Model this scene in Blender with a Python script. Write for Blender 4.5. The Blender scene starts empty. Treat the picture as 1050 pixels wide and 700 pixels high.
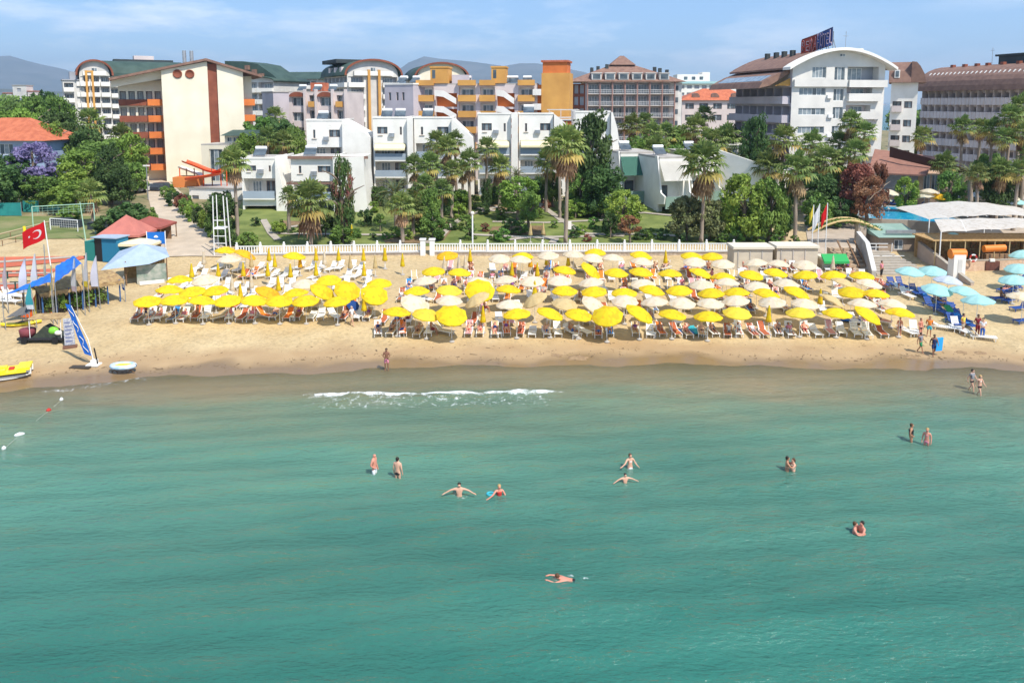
import bpy, bmesh, math, random
from mathutils import Vector, Matrix
R = math.radians
random.seed(11)
sc = bpy.context.scene
COL = sc.collection

# ------------------------------------------------------------------ camera model
CH = 20.0; FPX = 800.0; PIT = R(7.0); PPY = 203.0
FW = Vector((0, math.cos(PIT), -math.sin(PIT))); UPV = Vector((0, math.sin(PIT), math.cos(PIT)))
def ray(px, py):
    return Vector((1, 0, 0))*((px-525)/FPX) + FW + UPV*(-(py-PPY)/FPX)
def at(px, py, Y):
    d = ray(px, py); return Vector((0, 0, CH)) + d*(Y/d.y)
def zat(py, Y): return at(525, py, Y).z
def xat(px, Y, Z=14.0):
    return (px-525)/FPX*(Y*math.cos(PIT)+(CH-Z)*math.sin(PIT))

def lerpt(t, x):
    if x <= t[0][0]: return t[0][1]
    for (a, b), (c, d) in zip(t, t[1:]):
        if x <= c: return b+(d-b)*(x-a)/(c-a)
    return t[-1][1]
SHORE_PX = [(-400, 404), (0, 400), (60, 395), (150, 388), (300, 381), (420, 377), (600, 373), (760, 375), (900, 377), (1050, 380), (1500, 384)]
SHORE = sorted((at(a, b-0, 10).x*(at(a, b, 10).y/at(a, b, 10).y), b) for a, b in SHORE_PX)
_s = []
for a, b in SHORE_PX:
    d = ray(a, b); t = -CH/d.z; _s.append((d.x*t, d.y*t))
SHORE = _s
def shore(x): return lerpt(SHORE, x)
PROF = [(-60, -4.2), (-25, -1.45), (-8, -0.45), (0, 0.0), (3, .32), (9, 1.0), (30.5, 2.2), (34, 3.0), (68, 5.0), (5000, 5.0)]
def gz(x, y):
    d = y-shore(x)
    z = lerpt(PROF, d)
    # small beach undulation
    if -3 < d < 30:
        k = min(1, (d+3)/5)*min(1, (30-d)/5)
        z += k*(0.05*math.sin(x*.31+d*.4)+0.035*math.sin(x*.83-d*.71+1)+.02*math.sin(x*1.9+d*1.3))
    elif d <= -3:
        z += .05*math.sin(x*.21+d*.33)
    return z
def ground(px, py):
    d = ray(px, py); p = Vector((0, 0, CH)); t = 20.0
    while t < 600:
        q = p+d*t
        if q.z <= gz(q.x, q.y):
            lo, hi = t-.5, t
            for _ in range(12):
                m = (lo+hi)/2; q = p+d*m
                if q.z <= gz(q.x, q.y): hi = m
                else: lo = m
            q = p+d*hi
            return Vector((q.x, q.y, gz(q.x, q.y)))
        t += .5
    q = p+d*600; return q
def water(px, py):
    d = ray(px, py); t = -CH/d.z; return Vector((d.x*t, d.y*t, 0))

# ------------------------------------------------------------------ materials
def lin(c):
    if isinstance(c, str):
        c = c.lstrip('#'); c = [int(c[i:i+2], 16)/255 for i in (0, 2, 4)]
        return tuple(v/12.92 if v <= .04045 else ((v+.055)/1.055)**2.4 for v in c)
    return tuple(c)
MATS = {}
def mat(name, c1, c2=None, scale=1.0, rough=.8, bump=0, bscale=None, trans=0, spec=.3, metal=0, detail=4, objrand=0, stops=(.35, .65), world=False):
    if name in MATS: return MATS[name]
    m = bpy.data.materials.new(name); m.use_nodes = True
    nt = m.node_tree; N = nt.nodes; L = nt.links; N.clear()
    out = N.new('ShaderNodeOutputMaterial'); bs = N.new('ShaderNodeBsdfPrincipled')
    bs.inputs['Roughness'].default_value = rough; bs.inputs['Metallic'].default_value = metal
    bs.inputs['Specular IOR Level'].default_value = spec
    c1 = lin(c1)
    tc = N.new('ShaderNodeTexCoord')
    vec = tc.outputs['Object']
    if world:
        g = N.new('ShaderNodeNewGeometry'); vec = g.outputs['Position']
    if c2 is not None:
        c2 = lin(c2)
        no = N.new('ShaderNodeTexNoise'); no.inputs['Scale'].default_value = scale; no.inputs['Detail'].default_value = detail
        L.new(vec, no.inputs['Vector'])
        cr = N.new('ShaderNodeValToRGB'); cr.color_ramp.elements[0].position = stops[0]; cr.color_ramp.elements[1].position = stops[1]
        cr.color_ramp.elements[0].color = (*c1, 1); cr.color_ramp.elements[1].color = (*c2, 1)
        L.new(no.outputs['Fac'], cr.inputs['Fac']); col = cr.outputs['Color']
    else:
        rgb = N.new('ShaderNodeRGB'); rgb.outputs[0].default_value = (*c1, 1); col = rgb.outputs[0]
    if objrand:
        oi = N.new('ShaderNodeObjectInfo'); hs = N.new('ShaderNodeHueSaturation')
        mr = N.new('ShaderNodeMapRange'); mr.inputs['To Min'].default_value = 1-objrand; mr.inputs['To Max'].default_value = 1+objrand
        L.new(oi.outputs['Random'], mr.inputs['Value']); L.new(mr.outputs[0], hs.inputs['Value'])
        mh = N.new('ShaderNodeMapRange'); mh.inputs['To Min'].default_value = .5-objrand*.06; mh.inputs['To Max'].default_value = .5+objrand*.05
        mm = N.new('ShaderNodeMath'); mm.operation = 'FRACT'; mx = N.new('ShaderNodeMath'); mx.operation = 'MULTIPLY'; mx.inputs[1].default_value = 7.3
        L.new(oi.outputs['Random'], mx.inputs[0]); L.new(mx.outputs[0], mm.inputs[0]); L.new(mm.outputs[0], mh.inputs['Value']); L.new(mh.outputs[0], hs.inputs['Hue'])
        L.new(col, hs.inputs['Color']); col = hs.outputs['Color']
    L.new(col, bs.inputs['Base Color'])
    if bump:
        nb = N.new('ShaderNodeTexNoise'); nb.inputs['Scale'].default_value = bscale or scale*4; nb.inputs['Detail'].default_value = 3
        L.new(vec, nb.inputs['Vector'])
        bp = N.new('ShaderNodeBump'); bp.inputs['Strength'].default_value = bump; bp.inputs['Distance'].default_value = .05
        L.new(nb.outputs['Fac'], bp.inputs['Height']); L.new(bp.outputs['Normal'], bs.inputs['Normal'])
    if trans:
        tr = N.new('ShaderNodeBsdfTranslucent'); L.new(col, tr.inputs['Color'])
        mi = N.new('ShaderNodeMixShader'); mi.inputs[0].default_value = trans
        L.new(bs.outputs[0], mi.inputs[1]); L.new(tr.outputs[0], mi.inputs[2]); L.new(mi.outputs[0], out.inputs['Surface'])
    else:
        L.new(bs.outputs[0], out.inputs['Surface'])
    MATS[name] = m; return m

WHITE = mat('white_render', (.84, .81, .75), (.72, .69, .63), .35, .85, .15, 6)
WHITE2 = mat('old_white_render', (.66, .64, .60), (.52, .50, .47), .35, .9, .15, 6)
CREAM = mat('cream_render', (.80, .73, .58), (.72, .65, .50), .3, .9, .15, 5)
PINKW = mat('pink_white_render', (.68, .59, .56), (.58, .50, .48), .3, .9)
LILAC = mat('lilac_render', (.54, .49, .52), (.45, .41, .44), .3, .9)
HOTW = mat('warm_white_render', (.72, .69, .64), (.60, .58, .54), .3, .9, .15, 6)
OCHRE = mat('ochre_render', (.64, .34, .09), (.52, .26, .07), .3, .85)
ORANGE = mat('orange_render', (.68, .20, .05), (.55, .15, .04), .5, .8)
TERRA = mat('terracotta_tiles', (.52, .16, .08), (.40, .11, .055), 1.2, .85, .4, 8)
REDBR = mat('red_brown_paint', (.28, .09, .05), (.20, .06, .035), .6, .8)
BROWNT = mat('brown_tiles', (.26, .155, .115), (.19, .11, .085), 1.0, .85, .4, 7)
GREENR = mat('dark_green_roofing', (.052, .09, .075), (.035, .065, .055), .4, .7, .2, 5)
DARKR = mat('dark_roofing', (.035, .045, .05), (.05, .06, .06), .5, .8)
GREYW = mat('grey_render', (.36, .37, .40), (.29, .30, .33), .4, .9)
BLUEG = mat('blue_grey_parapet', (.34, .40, .46), (.28, .34, .40), .4, .8)
GREENP = mat('grey_green_render', (.20, .30, .25), (.26, .36, .30), .4, .85)
STONE = mat('rough_stone', (.34, .26, .19), (.50, .42, .33), 3, .95, .8, 8)
CONC = mat('pale_concrete', (.45, .42, .38), (.36, .33, .30), .8, .9, .2, 6)
YAWN = mat('cream_awning', (.75, .66, .42), None, rough=.8)
FRAME = mat('white_window_frame', (.7, .7, .68), None, rough=.5)
BFRAME = mat('brown_window_frame', (.12, .06, .04), None, rough=.5)
GLASS = mat('dark_window_glass', (.045, .06, .075), (.11, .14, .16), .8, .12, spec=.6)
CURT = mat('curtained_glass', (.30, .34, .36), (.14, .18, .21), 1.2, .2, spec=.5)
METAL = mat('galvanised_metal', (.45, .46, .47), (.35, .36, .37), 2, .4, metal=.6)
WMETAL = mat('white_painted_metal', (.78, .78, .76), None, rough=.45)
BLACK = mat('black_plastic', (.015, .015, .017), None, rough=.5)
WOOD = mat('weathered_wood', (.25, .15, .08), (.16, .09, .05), 3, .85, .3)
BAMBOO = mat('straw_matting', (.50, .33, .15), (.30, .18, .07), 4, .95, .8, 12)

# ------------------------------------------------------------------ mesh builder
class MB:
    def __init__(s): s.v = []; s.f = []; s.m = []; s.sm = []
    def add(s, vs, fs, mi=0, smooth=False):
        o = len(s.v); s.v += [tuple(v) for v in vs]
        for f in fs: s.f.append([o+i for i in f]); s.m.append(mi); s.sm.append(smooth)
        return s
    def box(s, x0, y0, z0, x1, y1, z1, mi=0):
        return s.add([(x0, y0, z0), (x1, y0, z0), (x1, y1, z0), (x0, y1, z0), (x0, y0, z1), (x1, y0, z1), (x1, y1, z1), (x0, y1, z1)],
              [(0, 3, 2, 1), (4, 5, 6, 7), (0, 1, 5, 4), (1, 2, 6, 5), (2, 3, 7, 6), (3, 0, 4, 7)], mi)
    def quad(s, a, b, c, d, mi=0, smooth=False): return s.add([a, b, c, d], [(0, 1, 2, 3)], mi, smooth)
    def beam(s, p, q, w, h=None, mi=0):
        p = Vector(p); q = Vector(q); h = h or w; d = (q-p).normalized()
        u = d.cross(Vector((0, 0, 1)))
        if u.length < .01: u = Vector((1, 0, 0))
        u.normalize(); n = u.cross(d).normalized(); u = u*w/2; n = n*h/2
        return s.add([p-u-n, p+u-n, p+u+n, p-u+n, q-u-n, q+u-n, q+u+n, q-u+n],
              [(0, 3, 2, 1), (4, 5, 6, 7), (0, 1, 5, 4), (1, 2, 6, 5), (2, 3, 7, 6), (3, 0, 4, 7)], mi)
    def tube(s, pts, rad, n=8, mi=0, cap=True, smooth=True):
        pts = [Vector(p) for p in pts]
        if not isinstance(rad, (list, tuple)): rad = [rad]*len(pts)
        vs = []; k = len(pts)
        for i, p in enumerate(pts):
            d = (pts[min(i+1, k-1)]-pts[max(i-1, 0)]).normalized()
            u = d.cross(Vector((0, 0, 1)))
            if u.length < .05: u = d.cross(Vector((0, 1, 0)))
            u.normalize(); w = u.cross(d).normalized()
            for j in range(n):
                a = 2*math.pi*j/n; vs.append(p+(u*math.cos(a)+w*math.sin(a))*rad[i])
        fs = [(i*n+j, i*n+(j+1) % n, (i+1)*n+(j+1) % n, (i+1)*n+j) for i in range(k-1) for j in range(n)]
        s.add(vs, fs, mi, smooth)
        if cap: s.add(vs[:n], [tuple(range(n-1, -1, -1))], mi); s.add(vs[-n:], [tuple(range(n))], mi)
        return s
    def lathe(s, prof, n=16, c=(0, 0, 0), mi=0, smooth=True):
        vs = []
        for r, z in prof:
            for j in range(n):
                a = 2*math.pi*j/n; vs.append((c[0]+r*math.cos(a), c[1]+r*math.sin(a), c[2]+z))
        fs = [(i*n+j, i*n+(j+1) % n, (i+1)*n+(j+1) % n, (i+1)*n+j) for i in range(len(prof)-1) for j in range(n)]
        return s.add(vs, fs, mi, smooth)
    def prism(s, poly, d0, d1, axis='y', mi=0):
        n = len(poly)
        def P(a, b, d):
            return (a, d, b) if axis == 'y' else ((d, a, b) if axis == 'x' else (a, b, d))
        vs = [P(a, b, d0) for a, b in poly]+[P(a, b, d1) for a, b in poly]
        fs = [tuple(range(n)), tuple(range(2*n-1, n-1, -1))]+[(i, (i+1) % n+0, (i+1) % n+n, i+n) for i in range(n)]
        return s.add(vs, fs, mi)
    def ell(s, c, r, n=10, m=6, mi=0, smooth=True):
        pr = []
        vs = [];
        for i in range(m+1):
            t = math.pi*i/m
            for j in range(n):
                a = 2*math.pi*j/n
                vs.append((c[0]+r[0]*math.sin(t)*math.cos(a), c[1]+r[1]*math.sin(t)*math.sin(a), c[2]-r[2]*math.cos(t)))
        fs = [(i*n+j, i*n+(j+1) % n, (i+1)*n+(j+1) % n, (i+1)*n+j) for i in range(m) for j in range(n)]
        return s.add(vs, fs, mi, smooth)
    def mesh(s, name, mats):
        me = bpy.data.meshes.new(name); me.from_pydata(s.v, [], s.f)
        mats = mats if isinstance(mats, (list, tuple)) else [mats]
        for m in mats: me.materials.append(m)
        me.polygons.foreach_set('material_index', s.m); me.polygons.foreach_set('use_smooth', s.sm); me.update()
        return me
    def build(s, name, mats, parent=None, loc=None, rz=0):
        return link(name, s.mesh(name, mats), parent, loc, rz)
def link(name, me, parent=None, loc=None, rz=0, scale=None):
    o = bpy.data.objects.new(name, me); COL.objects.link(o)
    if parent is not None: o.parent = parent
    if loc is not None: o.location = loc
    if rz: o.rotation_euler = (0, 0, rz)
    if scale is not None: o.scale = scale
    return o
def tag(o, label=None, cat=None, group=None, kind=None):
    if label: o['label'] = label
    if cat: o['category'] = cat
    if group: o['group'] = group
    if kind: o['kind'] = kind
    return o
def thing(name, label, cat, loc=(0, 0, 0), rz=0, group=None, scale=None):
    o = link(name, None, None, loc, rz, scale); o.empty_display_size = .5
    return tag(o, label, cat, group)
def dup(o, loc, rz=None, label=None, group=None, rot=None, scale=None):
    r = o.copy(); COL.objects.link(r); r.location = loc
    if rz is not None: r.rotation_euler = (0, 0, rz)
    if rot is not None: r.rotation_euler = rot
    if scale is not None: r.scale = scale
    if label: r['label'] = label
    if group: r['group'] = group
    for ch in list(o.children):
        c = ch.copy(); COL.objects.link(c); c.parent = r
        for g in ch.children:
            d = g.copy(); COL.objects.link(d); d.parent = c
    return r
ORD1 = 'zeroth first second third fourth fifth sixth seventh eighth ninth tenth eleventh twelfth thirteenth fourteenth fifteenth sixteenth seventeenth eighteenth nineteenth'.split()
TENS = {2: 'twent', 3: 'thirt', 4: 'fort', 5: 'fift', 6: 'sixt', 7: 'sevent'}
def ordw(n):
    if n < 20: return ORD1[n]
    t, u = divmod(n, 10)
    return TENS[t]+'ieth' if u == 0 else TENS[t]+'y-'+ORD1[u]

# ------------------------------------------------------------------ world, sun, camera
SUNDIR = Vector((0.64*math.cos(R(54)), -0.77*math.cos(R(54)), math.sin(R(54)))).normalized()
w = bpy.data.worlds.new('World'); sc.world = w; w.use_nodes = True
nt = w.node_tree; N = nt.nodes; L = nt.links; N.clear()
sky = N.new('ShaderNodeTexSky'); sky.sky_type = 'NISHITA'; sky.sun_disc = False
sky.sun_elevation = math.asin(SUNDIR.z); sky.sun_rotation = math.atan2(SUNDIR.x, SUNDIR.y)
sky.air_density = 1.0; sky.dust_density = 0.0; sky.ozone_density = 5.0; sky.altitude = 0
tc = N.new('ShaderNodeTexCoord')
mp = N.new('ShaderNodeMapping'); mp.inputs['Scale'].default_value = (1.0, 1.0, 4.2); mp.inputs['Location'].default_value = (.35, .1, .27)
L.new(tc.outputs['Generated'], mp.inputs['Vector'])
no = N.new('ShaderNodeTexNoise'); no.inputs['Scale'].default_value = 5.0; no.inputs['Detail'].default_value = 9; no.inputs['Roughness'].default_value = .62
L.new(mp.outputs[0], no.inputs['Vector'])
no2 = N.new('ShaderNodeTexNoise'); no2.inputs['Scale'].default_value = 1.7; no2.inputs['Detail'].default_value = 3
L.new(mp.outputs[0], no2.inputs['Vector'])
cr = N.new('ShaderNodeValToRGB'); cr.color_ramp.elements[0].position = .46; cr.color_ramp.elements[1].position = .70
cr.color_ramp.elements[1].color = (.75, .75, .75, 1)
L.new(no.outputs['Fac'], cr.inputs['Fac'])
cr2 = N.new('ShaderNodeValToRGB'); cr2.color_ramp.elements[0].position = .33; cr2.color_ramp.elements[1].position = .56
L.new(no2.outputs['Fac'], cr2.inputs['Fac'])
mu = N.new('ShaderNodeMath'); mu.operation = 'MULTIPLY'; L.new(cr.outputs[0], mu.inputs[0]); L.new(cr2.outputs[0], mu.inputs[1])
mixc = N.new('ShaderNodeMixRGB'); mixc.inputs[2].default_value = (8.6, 8.8, 9.2, 1)
tint = N.new('ShaderNodeMixRGB'); tint.blend_type = 'MULTIPLY'; tint.inputs[0].default_value = 1; tint.inputs[2].default_value = (.86, .97, 1.08, 1); L.new(sky.outputs[0], tint.inputs[1])
tin2 = N.new('ShaderNodeMixRGB'); tin2.inputs[0].default_value = .45; tin2.inputs[2].default_value = (1.75, 3.15, 5.3, 1); L.new(tint.outputs[0], tin2.inputs[1])
L.new(mu.outputs[0], mixc.inputs[0]); L.new(tin2.outputs[0], mixc.inputs[1])
bg = N.new('ShaderNodeBackground'); bg.inputs[1].default_value = .14
L.new(mixc.outputs[0], bg.inputs[0])
wo = N.new('ShaderNodeOutputWorld'); L.new(bg.outputs[0], wo.inputs[0])
sd = bpy.data.lights.new('sun', 'SUN'); sd.energy = 4.7; sd.angle = R(.55); sd.color = (1, .94, .84)
so = link('sun', sd); so.rotation_euler = SUNDIR.to_track_quat('Z', 'Y').to_euler(); so.location = (0, 0, 200)
cd = bpy.data.cameras.new('camera'); cam = link('camera', cd); cam.location = (0, 0, CH)
cam.rotation_euler = (math.pi/2-PIT, 0, 0); cd.sensor_width = 36; cd.lens = FPX/1050*36
cd.shift_y = -(350-PPY)/1050; cd.clip_end = 60000; cd.clip_start = .5; sc.camera = cam
sc.view_settings.view_transform = 'Standard'; sc.view_settings.look = 'None'; sc.view_settings.exposure = 0.38; sc.view_settings.gamma = 1
# ------------------------------------------------------------------ ground sheet
def nonuni(a, b, step, far, ratio=1.35, far_lo=None):
    v = []; x = a
    while x <= b+1e-6: v.append(x); x += step
    s = step; x = v[-1]
    while x < far: s *= ratio; x += s; v.append(x)
    s = step; x = v[0]; lo = far_lo if far_lo is not None else -far
    while x > lo: s *= ratio; x -= s; v.insert(0, x)
    return v
def grid(name, xs, ys, zf, mats, smooth=True):
    nx = len(xs); vs = [(x, y, zf(x, y)) for y in ys for x in xs]
    fs = [(j*nx+i, j*nx+i+1, (j+1)*nx+i+1, (j+1)*nx+i) for j in range(len(ys)-1) for i in range(nx-1)]
    mb = MB(); mb.add(vs, fs, 0, smooth); return mb.build(name, mats)
def zfar(x, y):
    z = gz(x, y)
    if y > 420 and x/y > .42: z = max(-6, z-(y-420)*.05)
    if y < -20: z = -5
    return z
# sand / wet sand / soil, all by height above the sea
m = bpy.data.materials.new('sand'); MATS['sand'] = m; m.use_nodes = True; nt = m.node_tree; N = nt.nodes; L = nt.links
bs = N['Principled BSDF']; g = N.new('ShaderNodeNewGeometry'); sx = N.new('ShaderNodeSeparateXYZ'); L.new(g.outputs['Position'], sx.inputs[0])
def noise(nt, sc_, vec, det=4, rough=.5):
    n = nt.nodes.new('ShaderNodeTexNoise'); n.inputs['Scale'].default_value = sc_; n.inputs['Detail'].default_value = det; n.inputs['Roughness'].default_value = rough
    nt.links.new(vec, n.inputs['Vector']); return n.outputs['Fac']
def ramp(nt, fac, stops):
    r = nt.nodes.new('ShaderNodeValToRGB'); e = r.color_ramp.elements
    while len(e) < len(stops): e.new(.5)
    for k, (p, c) in enumerate(stops):
        e[k].position = p; e[k].color = (*lin(c), 1) if not isinstance(c, (int, float)) else (c, c, c, 1)
    nt.links.new(fac, r.inputs['Fac']); return r.outputs['Color']
def math_(nt, op, a, b=None, c=None):
    n = nt.nodes.new('ShaderNodeMath'); n.operation = op
    for i, v in enumerate((a, b, c)):
        if v is None: continue
        if isinstance(v, (int, float)): n.inputs[i].default_value = v
        else: nt.links.new(v, n.inputs[i])
    return n.outputs[0]
def mixrgb(nt, f, a, b, mode='MIX'):
    n = nt.nodes.new('ShaderNodeMixRGB'); n.blend_type = mode
    for i, v in enumerate((f, a, b)):
        if isinstance(v, (int, float)): n.inputs[i].default_value = v
        elif isinstance(v, tuple): n.inputs[i].default_value = (*v, 1)
        else: nt.links.new(v, n.inputs[i])
    return n.outputs[0]
pos = g.outputs['Position']
dry = ramp(nt, noise(nt, .35, pos, 6, .6), [(.3, (.45, .325, .165)), (.7, (.56, .43, .24))])
speck = ramp(nt, noise(nt, 3.0, pos, 5, .7), [(.32, .70), (.55, 1.0)])
dry = mixrgb(nt, 1.0, dry, speck, 'MULTIPLY')
damp = ramp(nt, noise(nt, .5, pos, 4), [(.3, (.34, .225, .115)), (.7, (.40, .275, .145))])
zz = math_(nt, 'ADD', sx.outputs['Z'], math_(nt, 'MULTIPLY', math_(nt, 'SUBTRACT', noise(nt, .16, pos, 4), .5), .55))
f1 = ramp(nt, zz, [(.36, 0), (.62, 1)])
c = mixrgb(nt, f1, damp, dry)
wet = (.215, .14, .07)
f0 = ramp(nt, zz, [(.10, 0), (.24, 1)])
c = mixrgb(nt, f0, wet, c)
soil = ramp(nt, noise(nt, .3, pos, 5), [(.35, (.10, .11, .035)), (.5, (.20, .17, .08)), (.68, (.33, .25, .14))])
mr = N.new('ShaderNodeMapRange'); mr.inputs['From Min'].default_value = 3.6; mr.inputs['From Max'].default_value = 4.4; L.new(sx.outputs['Z'], mr.inputs['Value'])
c = mixrgb(nt, mr.outputs[0], c, soil)
L.new(c, bs.inputs['Base Color'])
rr = ramp(nt, zz, [(.08, .25), (.3, .9)]); L.new(rr, bs.inputs['Roughness'])
bp = N.new('ShaderNodeBump'); bp.inputs['Strength'].default_value = .7; bp.inputs['Distance'].default_value = .12
vo = N.new('ShaderNodeTexVoronoi'); vo.feature = 'SMOOTH_F1'; vo.inputs['Scale'].default_value = 2.1; L.new(pos, vo.inputs['Vector']); vd = ramp(nt, vo.outputs['Distance'], [(.05, 0), (.38, 1)]); vmask = ramp(nt, noise(nt, .22, pos, 3), [(.40, 0), (.58, 1)])
hb = math_(nt, 'MULTIPLY', math_(nt, 'ADD', math_(nt, 'MULTIPLY', math_(nt, 'MULTIPLY', vd, vmask), .55), math_(nt, 'ADD', noise(nt, 1.4, pos, 5, .65), math_(nt, 'MULTIPLY', noise(nt, 5, pos, 3), .4))), ramp(nt, zz, [(.25, 0.05), (.6, 1.0)]))
L.new(hb, bp.inputs['Height']); L.new(bp.outputs[0], bs.inputs['Normal'])
xs = nonuni(-95, 125, 1.0, 22000, 1.35); ys = nonuni(24, 150, 1.0, 22000, 1.35, -60)
land = grid('ground', xs, ys, zfar, MATS['sand']); tag(land, kind='structure')

# ------------------------------------------------------------------ sea
sm = bpy.data.materials.new('sea_water'); MATS['sea'] = sm; sm.use_nodes = True; nt = sm.node_tree; N = nt.nodes; L = nt.links; N.clear()
out = N.new('ShaderNodeOutputMaterial'); g = N.new('ShaderNodeNewGeometry')
at1 = N.new('ShaderNodeAttribute'); at1.attribute_name = 'offshore'
at2 = N.new('ShaderNodeAttribute'); at2.attribute_name = 'foam'
mp = N.new('ShaderNodeMapping'); mp.inputs['Scale'].default_value = (.45, 1.25, 1); mp.inputs['Rotation'].default_value = (0, 0, R(9)); L.new(g.outputs['Position'], mp.inputs['Vector'])
big = noise(nt, .13, mp.outputs[0], 5, .6); med = noise(nt, .42, mp.outputs[0], 6, .7)
off = math_(nt, 'ADD', at1.outputs['Fac'], math_(nt, 'MULTIPLY', math_(nt, 'SUBTRACT', big, .5), 16.0))
off = math_(nt, 'ADD', off, math_(nt, 'MULTIPLY', math_(nt, 'SUBTRACT', med, .5), 6.0))
o40 = math_(nt, 'DIVIDE', off, 40.0)
colr = ramp(nt, o40, [(.0, (.35, .28, .16)), (.08, (.28, .265, .16)), (.17, (.18, .26, .17)), (.34, (.10, .24, .17)), (.56, (.056, .182, .136)), (.80, (.029, .150, .115)), (1.0, (.019, .128, .100))])
o40b = math_(nt, 'DIVIDE', math_(nt, 'MAXIMUM', at1.outputs['Fac'], 0), 40.0)
turb = ramp(nt, o40b, [(0, .12), (.05, .5), (.18, .72), (.40, .88), (.75, .975)])
dif = N.new('ShaderNodeBsdfDiffuse'); patch = ramp(nt, noise(nt, .055, mp.outputs[0], 3), [(.35, .84), (.65, 1.16)]); colr = mixrgb(nt, 1.0, colr, patch, 'MULTIPLY'); L.new(colr, dif.inputs['Color'])
trn = N.new('ShaderNodeBsdfTransparent'); trn.inputs['Color'].default_value = (.80, .93, .88, 1)
body = N.new('ShaderNodeMixShader'); L.new(turb, body.inputs[0]); L.new(trn.outputs[0], body.inputs[1]); L.new(dif.outputs[0], body.inputs[2])
# ripples
mpr = N.new('ShaderNodeMapping'); mpr.inputs['Scale'].default_value = (.55, 1.35, 1); mpr.inputs['Rotation'].default_value = (0, 0, R(-8)); L.new(g.outputs['Position'], mpr.inputs['Vector'])
rp = math_(nt, 'ADD', math_(nt, 'MULTIPLY', noise(nt, .9, mpr.outputs[0], 3, .55), .75), math_(nt, 'MULTIPLY', noise(nt, 3.4, mpr.outputs[0], 4, .65), .62))
bp = N.new('ShaderNodeBump'); bp.inputs['Strength'].default_value = 1.0; bp.inputs['Distance'].default_value = .21; L.new(rp, bp.inputs['Height'])
gl = N.new('ShaderNodeBsdfGlossy'); gl.inputs['Roughness'].default_value = .12; L.new(bp.outputs[0], gl.inputs['Normal'])
bpd = N.new('ShaderNodeBump'); bpd.inputs['Strength'].default_value = 1.0; bpd.inputs['Distance'].default_value = .19; L.new(rp, bpd.inputs['Height']); L.new(bpd.outputs[0], dif.inputs['Normal'])
fr = N.new('ShaderNodeFresnel'); fr.inputs['IOR'].default_value = 1.33; L.new(bp.outputs[0], fr.inputs['Normal'])
mx = N.new('ShaderNodeMixShader'); L.new(fr.outputs[0], mx.inputs[0]); L.new(body.outputs[0], mx.inputs[1]); L.new(gl.outputs[0], mx.inputs[2])
fm = N.new('ShaderNodeBsdfDiffuse'); fm.inputs['Color'].default_value = (.86, .88, .88, 1)
fn = math_(nt, 'ADD', math_(nt, 'MULTIPLY', noise(nt, 2.2, g.outputs['Position'], 5, .7), .6), math_(nt, 'MULTIPLY', noise(nt, 9.0, g.outputs['Position'], 4, .7), .4))
ff = math_(nt, 'ADD', at2.outputs['Fac'], math_(nt, 'MULTIPLY', math_(nt, 'SUBTRACT', fn, .5), 3.2))
ffac = ramp(nt, ff, [(.42, 0), (.95, .92)])
ffac = math_(nt, 'MULTIPLY', ffac, math_(nt, 'MINIMUM', math_(nt, 'MULTIPLY', at2.outputs['Fac'], 6), 1.0))
mf = N.new('ShaderNodeMixShader'); L.new(ffac, mf.inputs[0]); L.new(mx.outputs[0], mf.inputs[1]); L.new(fm.outputs[0], mf.inputs[2])
L.new(mf.outputs[0], out.inputs['Surface'])
# wave line: polyline of the breaker in world space
WAVE = [water(a, b) for a, b in [(300, 406), (340, 405), (400, 405), (460, 404.5), (520, 403), (560, 402.5), (590, 400.5)]]
WAVE = [(p.x, p.y) for p in WAVE]
LINES = []
for pts, wd, st in [([(0, 398), (60, 393), (130, 388), (170, 385)], .8, .50), ([(20, 404), (80, 398), (140, 391)], .5, .42), ([(630, 401), (700, 402), (780, 402), (850, 401)], .16, .28), ([(880, 386.5), (915, 387.5)], .15, .55), ([(590, 400.5), (630, 401)], .15, .5),
                    ([(780, 381), (800, 381.5)], .15, .4), ([(180, 384), (320, 380), (420, 378)], .12, .25)]:
    LINES.append(([(water(a, b).x, water(a, b).y) for a, b in pts], wd, st))
def swell(x, y):
    z = .035*math.sin(y*1.7+.25*x+math.sin(x*.21)*1.4)+.025*math.sin(y*2.9-.5*x+1.3)+.02*math.sin(x*1.9+y*.9)+.03*math.sin(y*.9+x*.11)
    k = min(1, max(0, (shore(x)-y)/6)); return z*k
def dline(P, x, y):
    if x < P[0][0] or x > P[-1][0]: return None
    yy = lerpt(P, x); e = min(x-P[0][0], P[-1][0]-x)
    return y-yy, e
def zsea(x, y):
    if y > 75 or y < 12 or abs(x) > 60: return 0
    z = swell(x, y); r = dline(WAVE, x, y)
    if r:
        d, e = r; k = min(1, e/4)
        wob = .75+.25*math.sin(x*1.1)+.12*math.sin(x*3.3)
        if d > 0: z += k*wob*.24*math.exp(-(d/.35)**2)
        else: z += k*wob*.24*math.exp(-(d/1.1)**2)
    return z
xs = nonuni(-46, 46, .4, 24000, 1.5); ys = nonuni(22, 61, .22, 24000, 1.5, -200)
sea = grid('sea', xs, ys, zsea, sm); tag(sea, kind='structure')
me = sea.data
a1 = me.attributes.new('offshore', 'FLOAT', 'POINT'); a2 = me.attributes.new('foam', 'FLOAT', 'POINT')
v1 = []; v2 = []
BATH = [(*water(a, b_).xy[:], r_, f_) for a, b_, r_, f_ in [(470, 509, .7, .36), (512, 509, .5, .3), (384, 487, .4, .22), (408, 491, .4, .22), (646, 481, .5, .28), (641, 496, .5, .32), (810, 484, .6, .3), (880, 547, .6, .3), (600, 592, .55, .42), (575, 594, .5, .3), (585, 590, .5, .3), (934, 452, .4, .2), (950, 456, .4, .2)]]
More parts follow.
